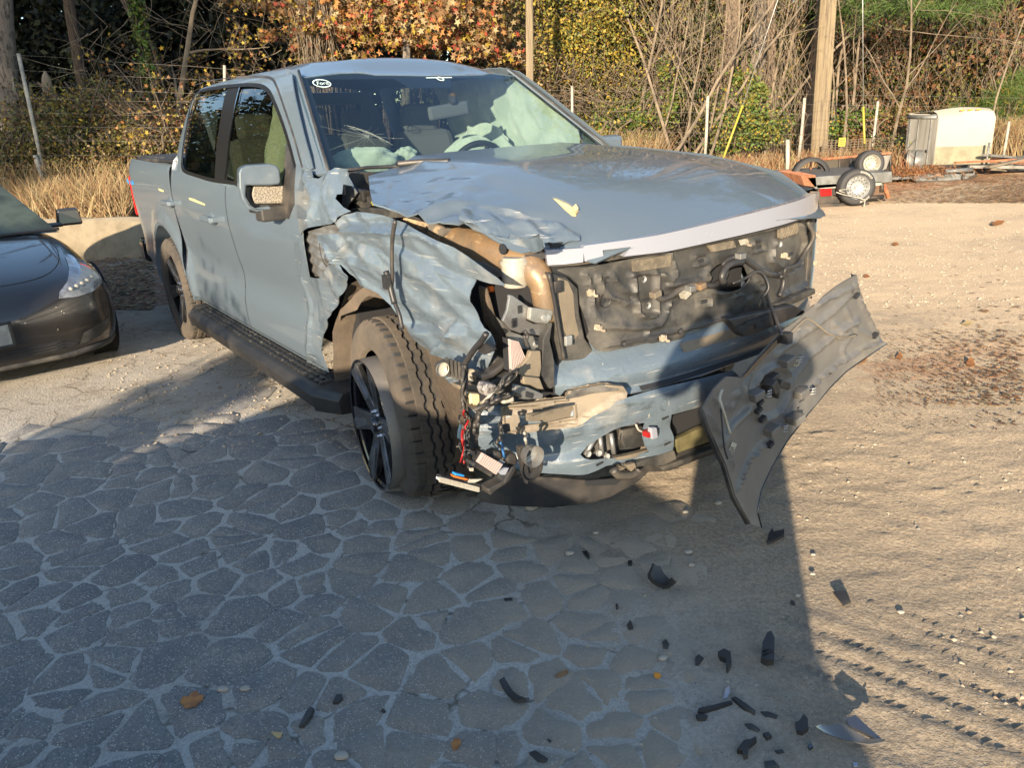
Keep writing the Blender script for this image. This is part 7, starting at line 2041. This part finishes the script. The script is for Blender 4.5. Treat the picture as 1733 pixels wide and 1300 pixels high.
def grassy(label, px0, px1, pyb, y, hgt, n, seed, mats=('lstraw', 'lbrown'), lean=.25, group=None):
    g = np.random.default_rng(seed)
    A, B = np.array(WY(px0, pyb, y)), np.array(WY(px1, pyb, y))
    t = g.random(n)[:, None]
    b_ = A*(1-t)+B*t; b_[:, 2] = 0; b_[:, 1] += g.normal(size=n)*.35
    h = hgt*(.45+.65*g.random(n))
    lx = g.normal(size=n)*lean*h; ly = g.normal(size=n)*lean*.6*h
    w = .007+.007*g.random(n)
    V = np.zeros((n, 8, 3))
    for j, f in enumerate((0, .4, .75, 1.)):
        cx = b_[:, 0]+lx*f*f; cy = b_[:, 1]+ly*f*f; cz = h*(f-.12*f*f)
        ww = w*(1-f*.85)
        V[:, j, :] = np.stack([cx-ww, cy, cz], -1); V[:, 7-j, :] = np.stack([cx+ww, cy, cz], -1)
    F_ = np.array([(0, 1, 6, 7), (1, 2, 5, 6), (2, 3, 4, 5)])
    F_ = (F_[None]+8*np.arange(n)[:, None, None]).reshape(-1, 4)
    mi = np.repeat(g.integers(0, len(mats), n), 3)
    return link('dry_grass', npmesh('dry_grass', V.reshape(-1, 3), F_, mi), list(mats), None, False, kind='stuff')
grassy('', -60, 250, 362, 15.2, 1.35, 1300, 21, lean=.22)
grassy('', 60, 230, 365, 14.2, 1.1, 1500, 22, lean=.35)
grassy('', 1080, 1560, 285, 18.2, .62, 3000, 23, ('lstraw', 'lbrown', 'lrust'), lean=.3)
grassy('', 1640, 1760, 285, 20.0, 1.1, 1400, 24, ('lstraw', 'lbrown'), lean=.4)
grassy('', 900, 1120, 285, 18.4, 1.3, 1500, 25, ('lbrown', 'lstraw'), lean=.3)
# dark conifer screen on the left
for i in range(9):
    px = -60+75*i
    c_ = WY(px, 100, 24+rnd.uniform(-1, 2))
    h_ = rnd.uniform(7.5, 10)
    shrub('dark dense conifer, %s from the left behind the left fence' % ordinal(i), [((c_.x, c_.y, h_*.5), (1.5, 1.4, h_*.52), 7200, 60, .22)], .20, ['lshade', 'ldark'], [4, 1.4], seed=300+i, cat='conifer', cname='conifer', group='dark conifers behind the fence', stems=False)
for i, (x, y, h_) in enumerate(((-19, 19, 12), (-22.5, 23, 14), (-26, 18, 13), (-16.5, 24.5, 13), (-29, 25, 14))):
    shrub('tall dark conifer outside the left edge, %s of the group' % ordinal(i), [((x, y, h_*.5), (2.2, 2.0, h_*.5), 6000, 50, .22)], .28, ['ldark', 'lolive', 'lbrown'], [4, 1.4, 1], seed=350+i, cat='conifer', cname='conifer', group='dark conifers left of the yard', stems=False)
# sweetgum in autumn red over the cab roof
root = empty('sweetgum_tree', tuple(ext((690, 100), (690, 0), 18.6, 3)[0]), label='autumn sweetgum with red and orange star leaves above the cab roof', cat='tree')
base = Vector(root.location)
bb = [blob(np.array(WY(px, py, 18.6+dy))-np.array(base), (rx, .8, rz), n, s, 40+i, .26) for i, (px, py, dy, rx, rz, n, s) in enumerate(((570, 30, 0, .9, .55, 900, 22), (640, 20, .3, 1.1, .5, 1300, 26), (720, 30, 0, 1.1, .6, 1400, 26), (790, 20, .4, .9, .6, 900, 20), (700, -60, .3, 2.6, 1.2, 3600, 50), (450, -10, .8, .9, .45, 500, 18), (760, 80, .2, 1.0, .35, 420, 16), (850, 75, .2, .6, .45, 420, 14), (620, 75, .2, 1.1, .35, 480, 16), (480, 60, .5, .5, .6, 200, 12)))]
leafmesh('crown', np.concatenate(bb), .15, ['lorange', 'lred', 'lyel', 'lbrown', 'lstraw'], [1.5, .8, 1.3, 4.0, 2.2], root, STAR, 41)
tr, tw, tp_ = branchy((0, 0, 0), (.3, .3, 7), .13, 42, depth=3, nb=13, spread=1.15, start=.25, ln=.42, wob=.07)
tr.build('trunk', 'bark2', root, True); tw.build('branches', 'twig2', root, True)
# vine curtain, brown tangles and undergrowth
def tangle(name, label, px0, px1, py0, py1, y, n, seed, mat='twig', length=1.2, lean=(.2, 1.), cat='vines', r=.010):
    q_ = random.Random(seed); m_ = MB()
    for i in range(n):
        p = WY(q_.uniform(px0, px1), q_.uniform(py0, py1), y+q_.uniform(-.4, .8))
        d = Vector((q_.gauss(0, lean[0]), q_.gauss(0, .15), lean[1]*q_.choice((1, 1, -1)))).normalized()*length*q_.uniform(.4, 1.2)
        pts = [p]
        for j in range(4):
            d = d+Vector((q_.gauss(0, .16), q_.gauss(0, .1), q_.gauss(0, .13)))*length*.55
            pts.append(pts[-1]+d*.3)
        m_.tube(pts, [r, r*.9, r*.8, r*.6, r*.3], 3, cap=False)
    return m_.build(name, mat, None, True, kind='stuff')
tangle('vine_tangle', '', 505, 565, -10, 105, 18.8, 420, 51, 'twig', .8, (.12, 1.))
tangle('vine_tangle', '', 820, 940, 40, 230, 20.4, 520, 52, 'twig2', .7, (.8, .6))
tangle('vine_tangle', '', 930, 1120, 120, 280, 19.6, 700, 53, 'twig2', .6, (.9, .5))
tangle('bare_brush', '', 1090, 1360, -20, 270, 20.2, 700, 54, 'twig', 1.1, (.45, 1.), r=.008)
tangle('bare_brush', '', 1340, 1733, -20, 240, 22.5, 500, 55, 'twig2', 1.2, (.6, .9), r=.009)
tangle('bare_brush', '', 330, 560, -20, 100, 19.0, 110, 56, 'twig', .9, (.9, .5), r=.008)
tangle('bare_brush', '', 140, 330, -10, 210, 18.0, 80, 57, 'twig', 1.0, (.8, .5), r=.008)
tangle('bare_brush', '', 0, 250, 170, 340, 16.8, 900, 58, 'twig', .6, (.7, .6), r=.007)
tangle('bare_brush', '', 180, 300, 200, 350, 16.6, 500, 59, 'twig2', .6, (.7, .6), r=.007)
ggs = [((975, 40, 20.6), (1.7, .9, 1.9), 17000, 56, .085, ['lolive', 'lyel', 'ldark', 'lbrown'], [4, 4, 1.2, .8], 'tall yellow green leafy tree right of the slim pole', 'tree'),
       ((960, 140, 21), (1.2, .8, 1.0), 5500, 26, .08, ['lolive', 'ldark', 'lgreen', 'lbrown'], [2, 3, 1.5, 1], 'shaded green shrub beneath the yellow green tree', 'bush'),
       ((1050, 215, 19.8), (1.0, .7, .6), 4200, 20, .08, ['lgreen', 'lolive', 'lyel', 'ldark'], [3, 3, 1, 1], 'green shrub behind the bonnet, left of the saplings', 'bush'),
       ((1115, 160, 20), (.5, .5, .8), 1800, 12, .08, ['lgreen', 'lolive', 'lyel'], [2, 3, 1], 'small leafy sapling at the foot of the bare branches', 'bush'),
       ((1240, 215, 19.7), (1.0, .6, .7), 4600, 20, .075, ['lgreen', 'lolive', 'lyel', 'ldark'], [3, 3, 1.3, 1], 'green shrub at the foot of the mottled trunk', 'bush'),
       ((1265, 155, 20), (.55, .5, .5), 1900, 12, .08, ['lgreen', 'lolive', 'lyel'], [3, 3, 1], 'leafy shoots against the pale mottled trunk', 'bush'),
       ((1455, 215, 20.5), (.8, .6, .45), 2800, 14, .08, ['lgreen', 'lyel', 'ldark'], [4, 1, 1], 'bright green shrub behind the yellow guarded cable', 'bush'),
       ((1500, 230, 19.6), (.8, .5, .6), 2800, 14, .075, ['lbrown', 'lolive', 'lrust'], [3, 2, 1], 'brown leafed shrub left of the enclosed trailer', 'bush'),
       ((1515, 268, 18.2), (.45, .4, .4), 1700, 10, .07, ['ldark', 'lolive', 'lbrown'], [3, 1, 1], 'low dark shrub beside the trailer side door', 'bush'),
       ((1700, 165, 22.5), (1.2, .8, .7), 4200, 18, .10, ['lpine', 'lgreen', 'lyel'], [4, 2, .7], 'bright green young pine behind the white trailer', 'pine'),
       ((900, 160, 20.5), (1.0, .7, .9), 4200, 20, .08, ['lbrown', 'lstraw', 'lolive', 'lrust'], [4, 2, 1.5, 1], 'brown withered vines behind the windscreen pillar', 'bush'),
       ((1010, 245, 19), (.8, .5, .35), 2200, 12, .075, ['lyel', 'lolive', 'lbrown'], [2, 3, 1], 'yellowing low shrub just above the bonnet', 'bush'),
       ((535, 60, 19.4), (.5, .4, 1.1), 2200, 20, .08, ['lstraw', 'lbrown', 'lolive'], [3, 2, 1], 'curtain of straw coloured vines left of the red leaves', 'bush')]
for i, (c, r, n, s, sz, mats, wts, lb, ct) in enumerate(ggs):
    shrub(lb, [(WYt(*c), r, n, s, .3)], sz, mats, wts, NEED*np.array((2.2, 1.2)) if ct == 'pine' else QUAD, 400+i, ct, 'leafy_tree' if ct == 'tree' else ct if ct != 'pine' else 'young_pine')
# dense mid distance wood on the right
for i in range(13):
    px = 860+78*i+rnd.uniform(-20, 20)
    c_ = WY(px, 60, 25+rnd.uniform(-1.5, 3))
    h_ = rnd.uniform(9, 13)
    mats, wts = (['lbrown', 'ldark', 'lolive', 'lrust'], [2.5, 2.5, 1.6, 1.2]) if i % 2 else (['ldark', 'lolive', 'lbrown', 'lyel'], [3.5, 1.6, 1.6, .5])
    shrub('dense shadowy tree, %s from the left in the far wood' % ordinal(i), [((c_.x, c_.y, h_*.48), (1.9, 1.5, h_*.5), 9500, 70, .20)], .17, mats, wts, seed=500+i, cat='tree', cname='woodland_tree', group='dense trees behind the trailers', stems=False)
for i, (px, py, yy_, rx, rz, lb, ms_, ws_) in enumerate((
        (1080, 60, 23.5, 1.3, 2.0, 'olive leafy tree behind the tangled saplings', ['lolive', 'ldark', 'lbrown', 'lyel'], [3, 3, 1, .6]), (1180, 130, 23.8, 1.5, 1.9, 'dark green thicket behind the leaning saplings', ['ldark', 'lolive', 'lgreen'], [4, 2, .6]),
        (1330, 90, 24, 1.5, 2.2, 'dark leafy tree between the pine trunks and the pole', ['ldark', 'lolive', 'lbrown'], [4, 2, 1]), (1480, 110, 24, 1.6, 2.0, 'shadowy brown oak behind the spare tyre trailer', ['ldark', 'lrust', 'lbrown', 'lolive'], [3, 1.5, 2, 1]),
        (1610, 90, 24.5, 1.8, 1.9, 'bronze leafed oak right behind the white trailer', ['lbrown', 'ldark', 'lolive', 'lyel'], [2.5, 3, 1.5, .5]), (1730, 60, 24.5, 1.5, 1.8, 'brown and olive tree at the top right corner', ['lbrown', 'lolive', 'ldark'], [2, 2, 2]),
        (560, 60, 22.5, 1.2, 1.3, 'dark green tree behind the curtain of vines', ['ldark', 'lolive', 'lshade'], [3, 1, 2]), (700, 70, 22.8, 1.6, 1.3, 'dark green tree behind the red star leaves', ['ldark', 'lolive', 'lshade'], [3, 1.4, 2]), (860, 60, 22.8, 1.3, 1.6, 'olive tree behind the slim pole', ['lolive', 'ldark', 'lbrown'], [2, 3, 1]))):
    shrub(lb, [(WYt(px, py, yy_), (rx, .8, rz), 7000, 40, .26)], .10, ms_, ws_, seed=900+i, cat='tree', cname='leafy_tree')
# pine bough hanging in at the top right
shrub('green pine bough hanging into the top right', [(WYt(1465, 5, 20), (.9, .7, .45), 2600, 20, .3), (WYt(1600, 12, 21), (1.5, .7, .4), 2400, 20, .3)], .16, ['lpine', 'lgreen', 'ldark'], [3, 1, 1], NEED*np.array((1.5, 1.)), 61, 'pine', 'pine_bough', stems=False)
# the wood closes off behind: one far mass nobody could count
gg_ = np.random.default_rng(77)
Pm = np.stack([gg_.uniform(-32, 40, 90000), gg_.uniform(29, 37, 90000), 9.5*gg_.random(90000)**.9], -1)
leafmesh('far_wood', Pm, .42, ['ldark', 'lbrown', 'lshade', 'lolive'], [4, .8, 4, .5], None, QUAD, 78, kind='stuff')
# tall pine crowns above the picture: they stand there and are mirrored in the windscreen
for i, (x, y, h_) in enumerate(((6.5, 24, 15), (10.5, 26, 17), (15, 27, 16), (9, 29, 19), (20, 30, 17), (4, 30, 14), (26, 28, 15))):
    root = empty('tall_pine', (x, y, 0), label='tall pine with high crown, %s of the pines above the wood' % ordinal(i), cat='tree', group='tall pines of the wood')
    MB().tube([(0, 0, 0), (.1, 0, h_*.5), (0, .1, h_+1)], [.26, .2, .06], 8).build('trunk', 'bark1', root, True)
    Pc = blob((0, 0, h_-.5), (2.6, 2.6, 3.6), 4200, 46, 600+i, .2)
    leafmesh('crown', Pc, .34, ['lpine', 'ldark', 'lolive'], [3, 2, 1], root, NEED*np.array((1.2, 2.5)), 601+i)
# pine straw and leaf litter
def litter_(px0, px1, py0, py1, n, size, mats, sh, seed, up=0):
    P_ = px_region([(px0, py0), (px1, py1)])(np.random.default_rng(seed), n)
    P_[:, 2] = .012+.02*np.random.default_rng(seed).random(n)*(size > .08)
    g = np.random.default_rng(seed)
    V = leafmesh('leaf_litter', P_, size, mats, [1]*len(mats), None, sh, seed, kind='stuff')
    me = V.data
    co = np.empty(len(me.vertices)*3, dtype=np.float32); me.vertices.foreach_get('co', co)
    co = co.reshape(-1, 3); k_ = len(sh)
    c = np.repeat(P_, k_, 0); co[:, 2] = c[:, 2]+(co[:, 2]-c[:, 2])*.10
    co[:, 2] = np.maximum(co[:, 2], .003)
    me.vertices.foreach_set('co', co.ravel()); me.update()
litter_(1400, 1760, 296, 345, 9000, .12, ['lrust', 'lorange', 'lbrown', 'lstraw'], NEED*np.array((1, 1.3)), 71)
litter_(1480, 1733, 560, 690, 1300, .035, ['lbrown', 'lorange', 'lstraw', 'lbrown', 'lrust'], QUAD, 72)
litter_(1440, 1733, 520, 730, 350, .03, ['lbrown', 'lrust', 'lstraw'], QUAD, 73)
litter_(120, 260, 442, 525, 2600, .07, ['lbrown', 'lrust', 'lstraw', 'ldark'], QUAD, 74)
litter_(-40, 330, 350, 440, 2600, .09, ['lbrown', 'lorange', 'lstraw', 'lrust'], QUAD, 75)
litter_(240, 620, 585, 700, 160, .03, ['lbrown', 'lrust', 'lstraw'], QUAD, 76)
litter_(1380, 1733, 345, 560, 160, .04, ['lbrown', 'lrust', 'lorange'], QUAD, 77)
# ================================================================== broken pieces and leaves on the ground in front
MT['leafo'] = M('dry_orange_leaf', (.42, .17, .04), .6, col2=(.26, .10, .03), ns=40, bump=(60, .4, .003))
MT['leafb'] = M('dry_brown_leaf', (.20, .10, .045), .7, col2=(.30, .18, .08), ns=40)
MT['leafy'] = M('pale_dry_leaf', (.48, .33, .14), .7)
def gpiece(name, k, pts, mat, label, cat, th=.006, h=.0, tilt=(0, 0), curl=0., group=None, sub=True):
    """a shard traced on the ground, with thickness, curl and a slight tilt"""
    P_ = [G(p[0], p[1]) for p in Z(k, pts)]
    c = sum(P_, Vector((0, 0, 0)))/len(P_)
    Rr = max((p-c).length for p in P_)
    L2 = [(p.x-c.x, p.y-c.y) for p in P_]
    lf = lambda x, y: (x, y, max(.004, th+h+tilt[0]*x+tilt[1]*y+curl*((x*x+y*y)/Rr)+abs(tilt[0])*Rr+abs(tilt[1])*Rr))
    o = panel(name, [L2], lf, mat, None, out=(0, 0, 1), step=max(.006, Rr*.3), th=th, split=35, label=label, cat=cat, group=group)
    o.location = (c.x, c.y, .0)
    return o
D = 'shard'
gp_ = gpiece
gp_('plastic_shard', 15, [(1292, 192), (1300, 165), (1312, 150), (1318, 162), (1356, 158), (1355, 175), (1318, 186)], 'blackp', 'twisted black plastic shard right beneath the hanging grille cover', D, .012, .01, (.15, .1))
gp_('plastic_shard', 15, [(618, 210), (636, 210), (646, 236), (640, 240), (628, 225)], 'blackp', 'small pointed black shard below the chin spoiler', D, .006, 0, (.2, 0))
gp_('plastic_shard', 15, [(785, 245), (800, 243), (802, 256), (788, 258)], 'blackp', 'tiny black chip right of the small pointed shard', D, .01)
gp_('trim_piece', 15, [(868, 340), (880, 322), (905, 322), (940, 345), (952, 362), (943, 380), (930, 365), (905, 350), (870, 348)], 'blackp', 'curved ribbed black trim piece in the middle of the shade', 'trim piece', .014, .008, (0, .1), 1.2)
gp_('plastic_shard', 15, [(741, 402), (748, 402), (749, 418), (742, 418)], 'blackp', 'tiny black sliver left of the ribbed trim piece', D, .008)
gp_('plastic_shard', 15, [(782, 482), (795, 468), (805, 492), (788, 496)], 'blackp', 'small black triangle left of centre below the ribbed trim', D, .008, 0, (.1, .1))
gp_('plastic_shard', 15, [(912, 540), (925, 530), (937, 550), (930, 564), (914, 560)], 'dirtyp', 'rounded grey black chip above the orange lens chip', D, .006)
gp_('plastic_shard', 15, [(1032, 605), (1045, 598), (1062, 608), (1042, 628), (1032, 625)], 'blackp', 'squarish black shard left of the broken bracket', D, .008, 0, (.1, .2))
gp_('broken_bracket', 15, [(1113, 612), (1135, 603), (1160, 615), (1163, 645), (1150, 668), (1143, 662), (1142, 635), (1120, 625)], 'blackp', 'hook shaped broken black bracket', 'bracket', .022, .01, (.1, .1))
cb = gp_('broken_clip', 15, [(1270, 640), (1275, 600), (1290, 575), (1305, 570), (1318, 590), (1318, 648), (1290, 648)], 'blackp', 'ribbed black clip housing standing near the shadow edge', 'clip', .03, .01, (.1, .3))
for j in range(5):
    p = G(*Z(15, [(1295, 588+11*j)])[0]); MB().box((p.x-cb.location.x, p.y-cb.location.y, .052), (.034, .004, .012), Matrix.Rotation(.3, 3, 'Z')).build('clip_rib', 'gloss', cb)
gp_('plastic_shard', 15, [(1265, 575), (1285, 570), (1290, 590), (1270, 592)], 'blackp', 'small black lug touching the ribbed clip housing', D, .012) if False else None
gp_('lens_chip', 15, [(880, 655), (895, 652), (908, 662), (900, 672), (884, 668)], 'amber', 'bright orange lens chip lying in the shade', 'lens chip', .006)
gp_('plastic_shard', 15, [(318, 718), (335, 708), (365, 735), (400, 762), (424, 790), (415, 796), (380, 775), (345, 745)], 'blackp', 'long curved black strip in the left foreground', 'shard', .008, .004, (.1, 0), .5)
gp_('plastic_shard', 15, [(423, 948), (445, 941), (492, 974), (480, 984), (455, 980)], 'blackp', 'flat black rectangle at the bottom centre edge', D, .006, 0, (.1, 0))
gp_('plastic_shard', 15, [(490, 896), (505, 902), (498, 910)], 'blackp', 'tiny black speck above the flat rectangle', D, .006)
gp_('plastic_shard', 15, [(1135, 750), (1142, 720), (1155, 712), (1160, 730), (1148, 748)], 'lightbar', 'small shiny pale blue chip among the black strips', 'chip', .004, 0, (.2, .1))
gp_('plastic_shard', 15, [(1040, 802), (1046, 792), (1110, 778), (1160, 764), (1168, 770), (1110, 790), (1060, 804)], 'blackp', 'long straight black strip pointing right', 'strip', .010, .004, (0, 0))
gp_('plastic_shard', 15, [(1165, 752), (1180, 748), (1225, 780), (1253, 800), (1248, 808), (1210, 790)], 'blackp', 'black strip slanting down to the right', 'strip', .010, .003)
gp_('plastic_shard', 15, [(1034, 812), (1060, 808), (1078, 816), (1070, 828), (1042, 828)], 'blackp', 'short black wedge under the long straight strip', D, .010)
gp_('plastic_shard', 15, [(1272, 796), (1300, 796), (1335, 810), (1330, 820), (1290, 814)], 'blackp', 'flat black sliver right of the slanting strip', D, .006)
gp_('plastic_shard', 15, [(1213, 840), (1240, 840), (1270, 862), (1262, 870), (1225, 856)], 'dirtyp', 'dull grey sliver below the slanting strip', D, .006)
gp_('plastic_shard', 15, [(1280, 882), (1300, 878), (1312, 892), (1295, 900)], 'blackp', 'small black lump near the grey sliver', D, .012)
gp_('lamp_fragment', 15, [(1393, 872), (1410, 868), (1425, 850), (1440, 865), (1442, 890), (1420, 902), (1400, 895)], 'blackp', 'jagged black lamp fragment left of the clear lens piece', 'lamp fragment', .018, .01, (.2, .2))
gp_('plastic_shard', 15, [(1183, 952), (1210, 920), (1235, 918), (1252, 910), (1255, 918), (1225, 940), (1222, 972), (1208, 976), (1202, 955)], 'blackp', 'branched black shard at the bottom right', D, .016, .004, (.1, 0))
gp_('plastic_shard', 15, [(1323, 940), (1350, 935), (1358, 946), (1335, 950)], 'blackp', 'small black flake left of the bottom lens piece', D, .006)
gp_('plastic_shard', 15, [(1443, 925), (1458, 915), (1463, 930), (1450, 938)], 'gloss', 'small glossy black chip touching the clear lens piece', D, .01)
gp_('plastic_shard', 15, [(1285, 980), (1320, 975), (1340, 1000), (1290, 1005)], 'dirtyp', 'dull shard cut by the bottom edge', D, .006)
gp_('plastic_shard', 15, [(1535, 366), (1580, 366), (1603, 404), (1575, 412)], 'blackp', 'flat black square lying on the sunlit sand', 'shard', .005, .004, (.1, .1))
gp_('plastic_shard', 15, [(1382, 386), (1395, 390), (1398, 402), (1385, 400)], 'blackp', 'tiny black chip on the shadow edge', D, .006)
gp_('plastic_shard', 15, [(330, 378), (360, 376), (364, 386), (335, 388)], 'dirtyp', 'thin grey sliver on the cracked asphalt', D, .003)
gp_('plastic_shard', 14, [(1015, 1175), (1040, 1125), (1055, 1112), (1066, 1118), (1056, 1140), (1030, 1172)], 'blackp', 'hammer shaped black shard in the left foreground', D, .012, .004, (.1, 0))
gp_('plastic_shard', 14, [(1128, 1090), (1140, 1065), (1158, 1062), (1162, 1075), (1145, 1090)], 'blackp', 'small crumpled black shard left of centre', D, .014)
gp_('plastic_shard', 14, [(1290, 1112), (1300, 1108), (1306, 1114), (1298, 1118)], 'blackp', 'tiny black bead in the left foreground', D, .008)
gp_('plastic_shard', 14, [(608, 222), (640, 232), (664, 230), (640, 236)], 'blackp', 'thin black curved strip on the asphalt left of the wheel', D, .006)
# clear headlamp lens fragment
gp_('lens_fragment', 15, [(1465, 925), (1480, 908), (1560, 885), (1600, 900), (1640, 930), (1716, 970), (1716, 978), (1660, 960), (1600, 935), (1540, 925)], M('clear_lens_fragment', (.12, .12, .12), .2, .2, .6), 'clear curved headlamp lens fragment at the bottom right', 'lens fragment', .004, .012, (.10, .1), .5)
gp_('lens_fragment', 15, [(1578, 878), (1610, 868), (1650, 905), (1712, 960), (1700, 962), (1640, 925), (1590, 900)], M('chromed_lamp_bowl', (.20, .20, .21), .3, .9, bump=(90, .4, .004)), 'chromed bowl piece lying over the clear lens fragment', 'lens fragment', .010, .03, (.2, .1))
gp_('lens_chip', 15, [(1610, 982), (1628, 982), (1628, 996), (1612, 996)], 'lightbar', 'tiny bright chip at the very bottom right', 'chip', .003)
# leaves
def leafpiece(k, pts, mat, label): return gpiece('fallen_leaf', k, pts, mat, label, 'leaf', .002, .003, (.05, .05), .10)
leafpiece(14, [(610, 1085), (622, 1068), (640, 1068), (652, 1055), (672, 1052), (676, 1064), (692, 1066), (688, 1082), (672, 1090), (668, 1100), (640, 1106), (622, 1104), (624, 1096)], 'leafo', 'large curled orange brown leaf on the cracked asphalt')
leafpiece(14, [(918, 1188), (935, 1186), (958, 1190), (950, 1206), (940, 1206)], 'leafy', 'small pale leaf near the hammer shaped shard')
leafpiece(15, [(138, 918), (150, 900), (165, 898), (174, 910), (165, 932), (152, 942), (142, 930)], 'leafo', 'rusty round leaf at the bottom centre')
leafpiece(15, [(518, 665), (535, 652), (560, 645), (568, 655), (545, 668), (525, 672)], 'leafb', 'brown boat shaped leaf left of the orange lens chip')
leafpiece(16, [(560, 250), (575, 245), (588, 250), (575, 256)], 'leafo', 'orange leaf alone on the pale gravel behind the pickup')
leafpiece(16, [(832, 690), (845, 674), (862, 684), (866, 698), (848, 705)], 'leafo', 'bright orange leaf at the right of the leaf patch')
leafpiece(16, [(425, 686), (445, 678), (470, 660), (480, 664), (462, 684), (440, 694)], 'leafo', 'orange leaf just right of the hanging grille cover')
leafpiece(16, [(575, 665), (590, 652), (602, 664), (590, 676)], 'leafo', 'orange leaf left in the leaf patch')
leafpiece(16, [(925, 176), (945, 170), (975, 172), (960, 180), (935, 184)], 'leafo', 'orange leaf on gravel near the right edge')
leafpiece(16, [(815, 542), (835, 534), (858, 540), (840, 552)], 'leafy', 'yellow leaf above the leaf patch')
leafpiece(16, [(455, 366), (470, 362), (482, 368), (466, 373)], 'leafo', 'orange brown leaf above the grille cover tip')
leafpiece(16, [(880, 494), (900, 490), (920, 494), (905, 500)], 'leafb', 'dark brown leaf high on the right gravel')
# ================================================================== the photographer and added shadow casters behind the camera
# the photographer, holding the phone up
PH = empty('photographer', (0, 0, 0), label='person in dark coat holding up a phone behind the camera', cat='person')
def skinned(name, verts, edges, rad, mat, par):
    me = bpy.data.meshes.new(name); me.from_pydata(verts, edges, [])
    o = link(name, me, mat, par, True)
    md = o.modifiers.new('skin', 'SKIN'); md.use_smooth_shade = True
    if not me.skin_vertices: 
        bm = bmesh.new(); bm.from_mesh(me); bm.verts.layers.skin.verify(); bm.to_mesh(me); bm.free()
    for i, r in enumerate(rad): me.skin_vertices[0].data[i].radius = (r if isinstance(r, tuple) else (r, r))
    me.skin_vertices[0].data[0].use_root = True
    sb = o.modifiers.new('sub', 'SUBSURF'); sb.levels = sb.render_levels = 2
    return o

bv = [(-.05, -.42, .95), (-.05, -.42, 1.15), (-.05, -.41, 1.38), (-.05, -.40, 1.50), (-.05, -.37, 1.60), (-.05, -.36, 1.70),
      (-.24, -.41, 1.42), (-.31, -.28, 1.30), (-.16, -.10, 1.47), (-.09, -.07, 1.52), (.14, -.41, 1.42), (.21, -.28, 1.30), (.10, -.10, 1.47), (.04, -.07, 1.52),
      (-.15, -.42, .88), (-.17, -.40, .50), (-.18, -.44, .09), (-.18, -.32, .04), (.05, -.42, .88), (.07, -.40, .50), (.08, -.44, .09), (.08, -.32, .04)]
be = [(0, 1), (1, 2), (2, 3), (3, 4), (4, 5), (2, 6), (6, 7), (7, 8), (8, 9), (2, 10), (10, 11), (11, 12), (12, 13), (0, 14), (14, 15), (15, 16), (16, 17), (0, 18), (18, 19), (19, 20), (20, 21)]
br = [(.17, .12), (.16, .11), (.19, .12), .06, .085, .085, .075, .055, .04, .03, .075, .055, .04, .03, .10, .07, .05, .045, .10, .07, .05, .045]
skinned('body', bv, be, br, M('dark_coat_cloth', (.03, .035, .05), .9), PH)
MB().box((0, -.06, 1.597), (.16, .010, .078)).build('phone', 'gloss', PH, bevel=.003)
# unseen board, shrub and tall trees, added to cast shade on the scene
SH = empty('shadow_board', (0, 0, 0), label='long blank board on posts added out of view for its band of shade', cat='hoarding')
MB().prism([(-6.72, -7, 3.03), (-7.3, -7, 2.84), (-16, -7, 2.84), (-16, -7, 4.25), (-10.4, -7, 4.19), (-6.75, -7, 3.95)], (0, -.06, 0)).build('shadow_board_face', 'greyd', SH)
for x in (-8.2, -11, -13.5, -15.8): MB().box((x, -7.1, 2.1), (.10, .08, 4.2)).build('shadow_board_post', 'tpaint', SH)
shrub('narrow pointed shrub added unseen behind the camera for its strip of shadow', [((-4.52, -3.6, 1.0), (.42, .40, 1.25), 6500, 26, .3)], .09, ['ldark', 'lolive'], [3, 1], seed=690, cat='shrub', cname='shadow_shrub')
for i, (x, y, h_) in enumerate(((-31, -24, 20), (-26.5, -26, 21), (-22.0, -27, 20), (-36, -22, 20))):
    shrub('tall unseen tree added for its shade, %s of the row behind the photographer' % ordinal(i), [((x, y, h_*.80), (3.3, 3.0, 4.6), 5200, 50, .22)], .6, ['ldark', 'lolive', 'lpine'], [3, 1, 1], seed=700+i, cat='tree', cname='shade_tree', group='trees added for shade behind the photographer', stems=True)

MB().lathe([(.02, 2.25), (.16, 1.9), (.30, 1.4), (.36, .8), (.30, .1)], 10, Matrix.Translation((-4.52, -3.6, 0)) @ Matrix.Rotation(R(90), 4, 'X')).build('shrub_shadow_core', 'ldark', bpy.data.objects['shadow_shrub'], True).matrix_parent_inverse = Matrix.Translation((4.52, 3.6, 0))  # solid cone added inside the shrub to sharpen its shadow
ct = MB().lathe([(.20, 1.08), (.205, .9), (.225, .6), (.24, .18), (.20, .17)], 20, Matrix.Translation((-.05, -.42, 0)) @ Matrix.Diagonal((1, .72, 1, 1)) @ Matrix.Rotation(R(90), 4, 'X')).build('long_coat', 'inner', PH, True)
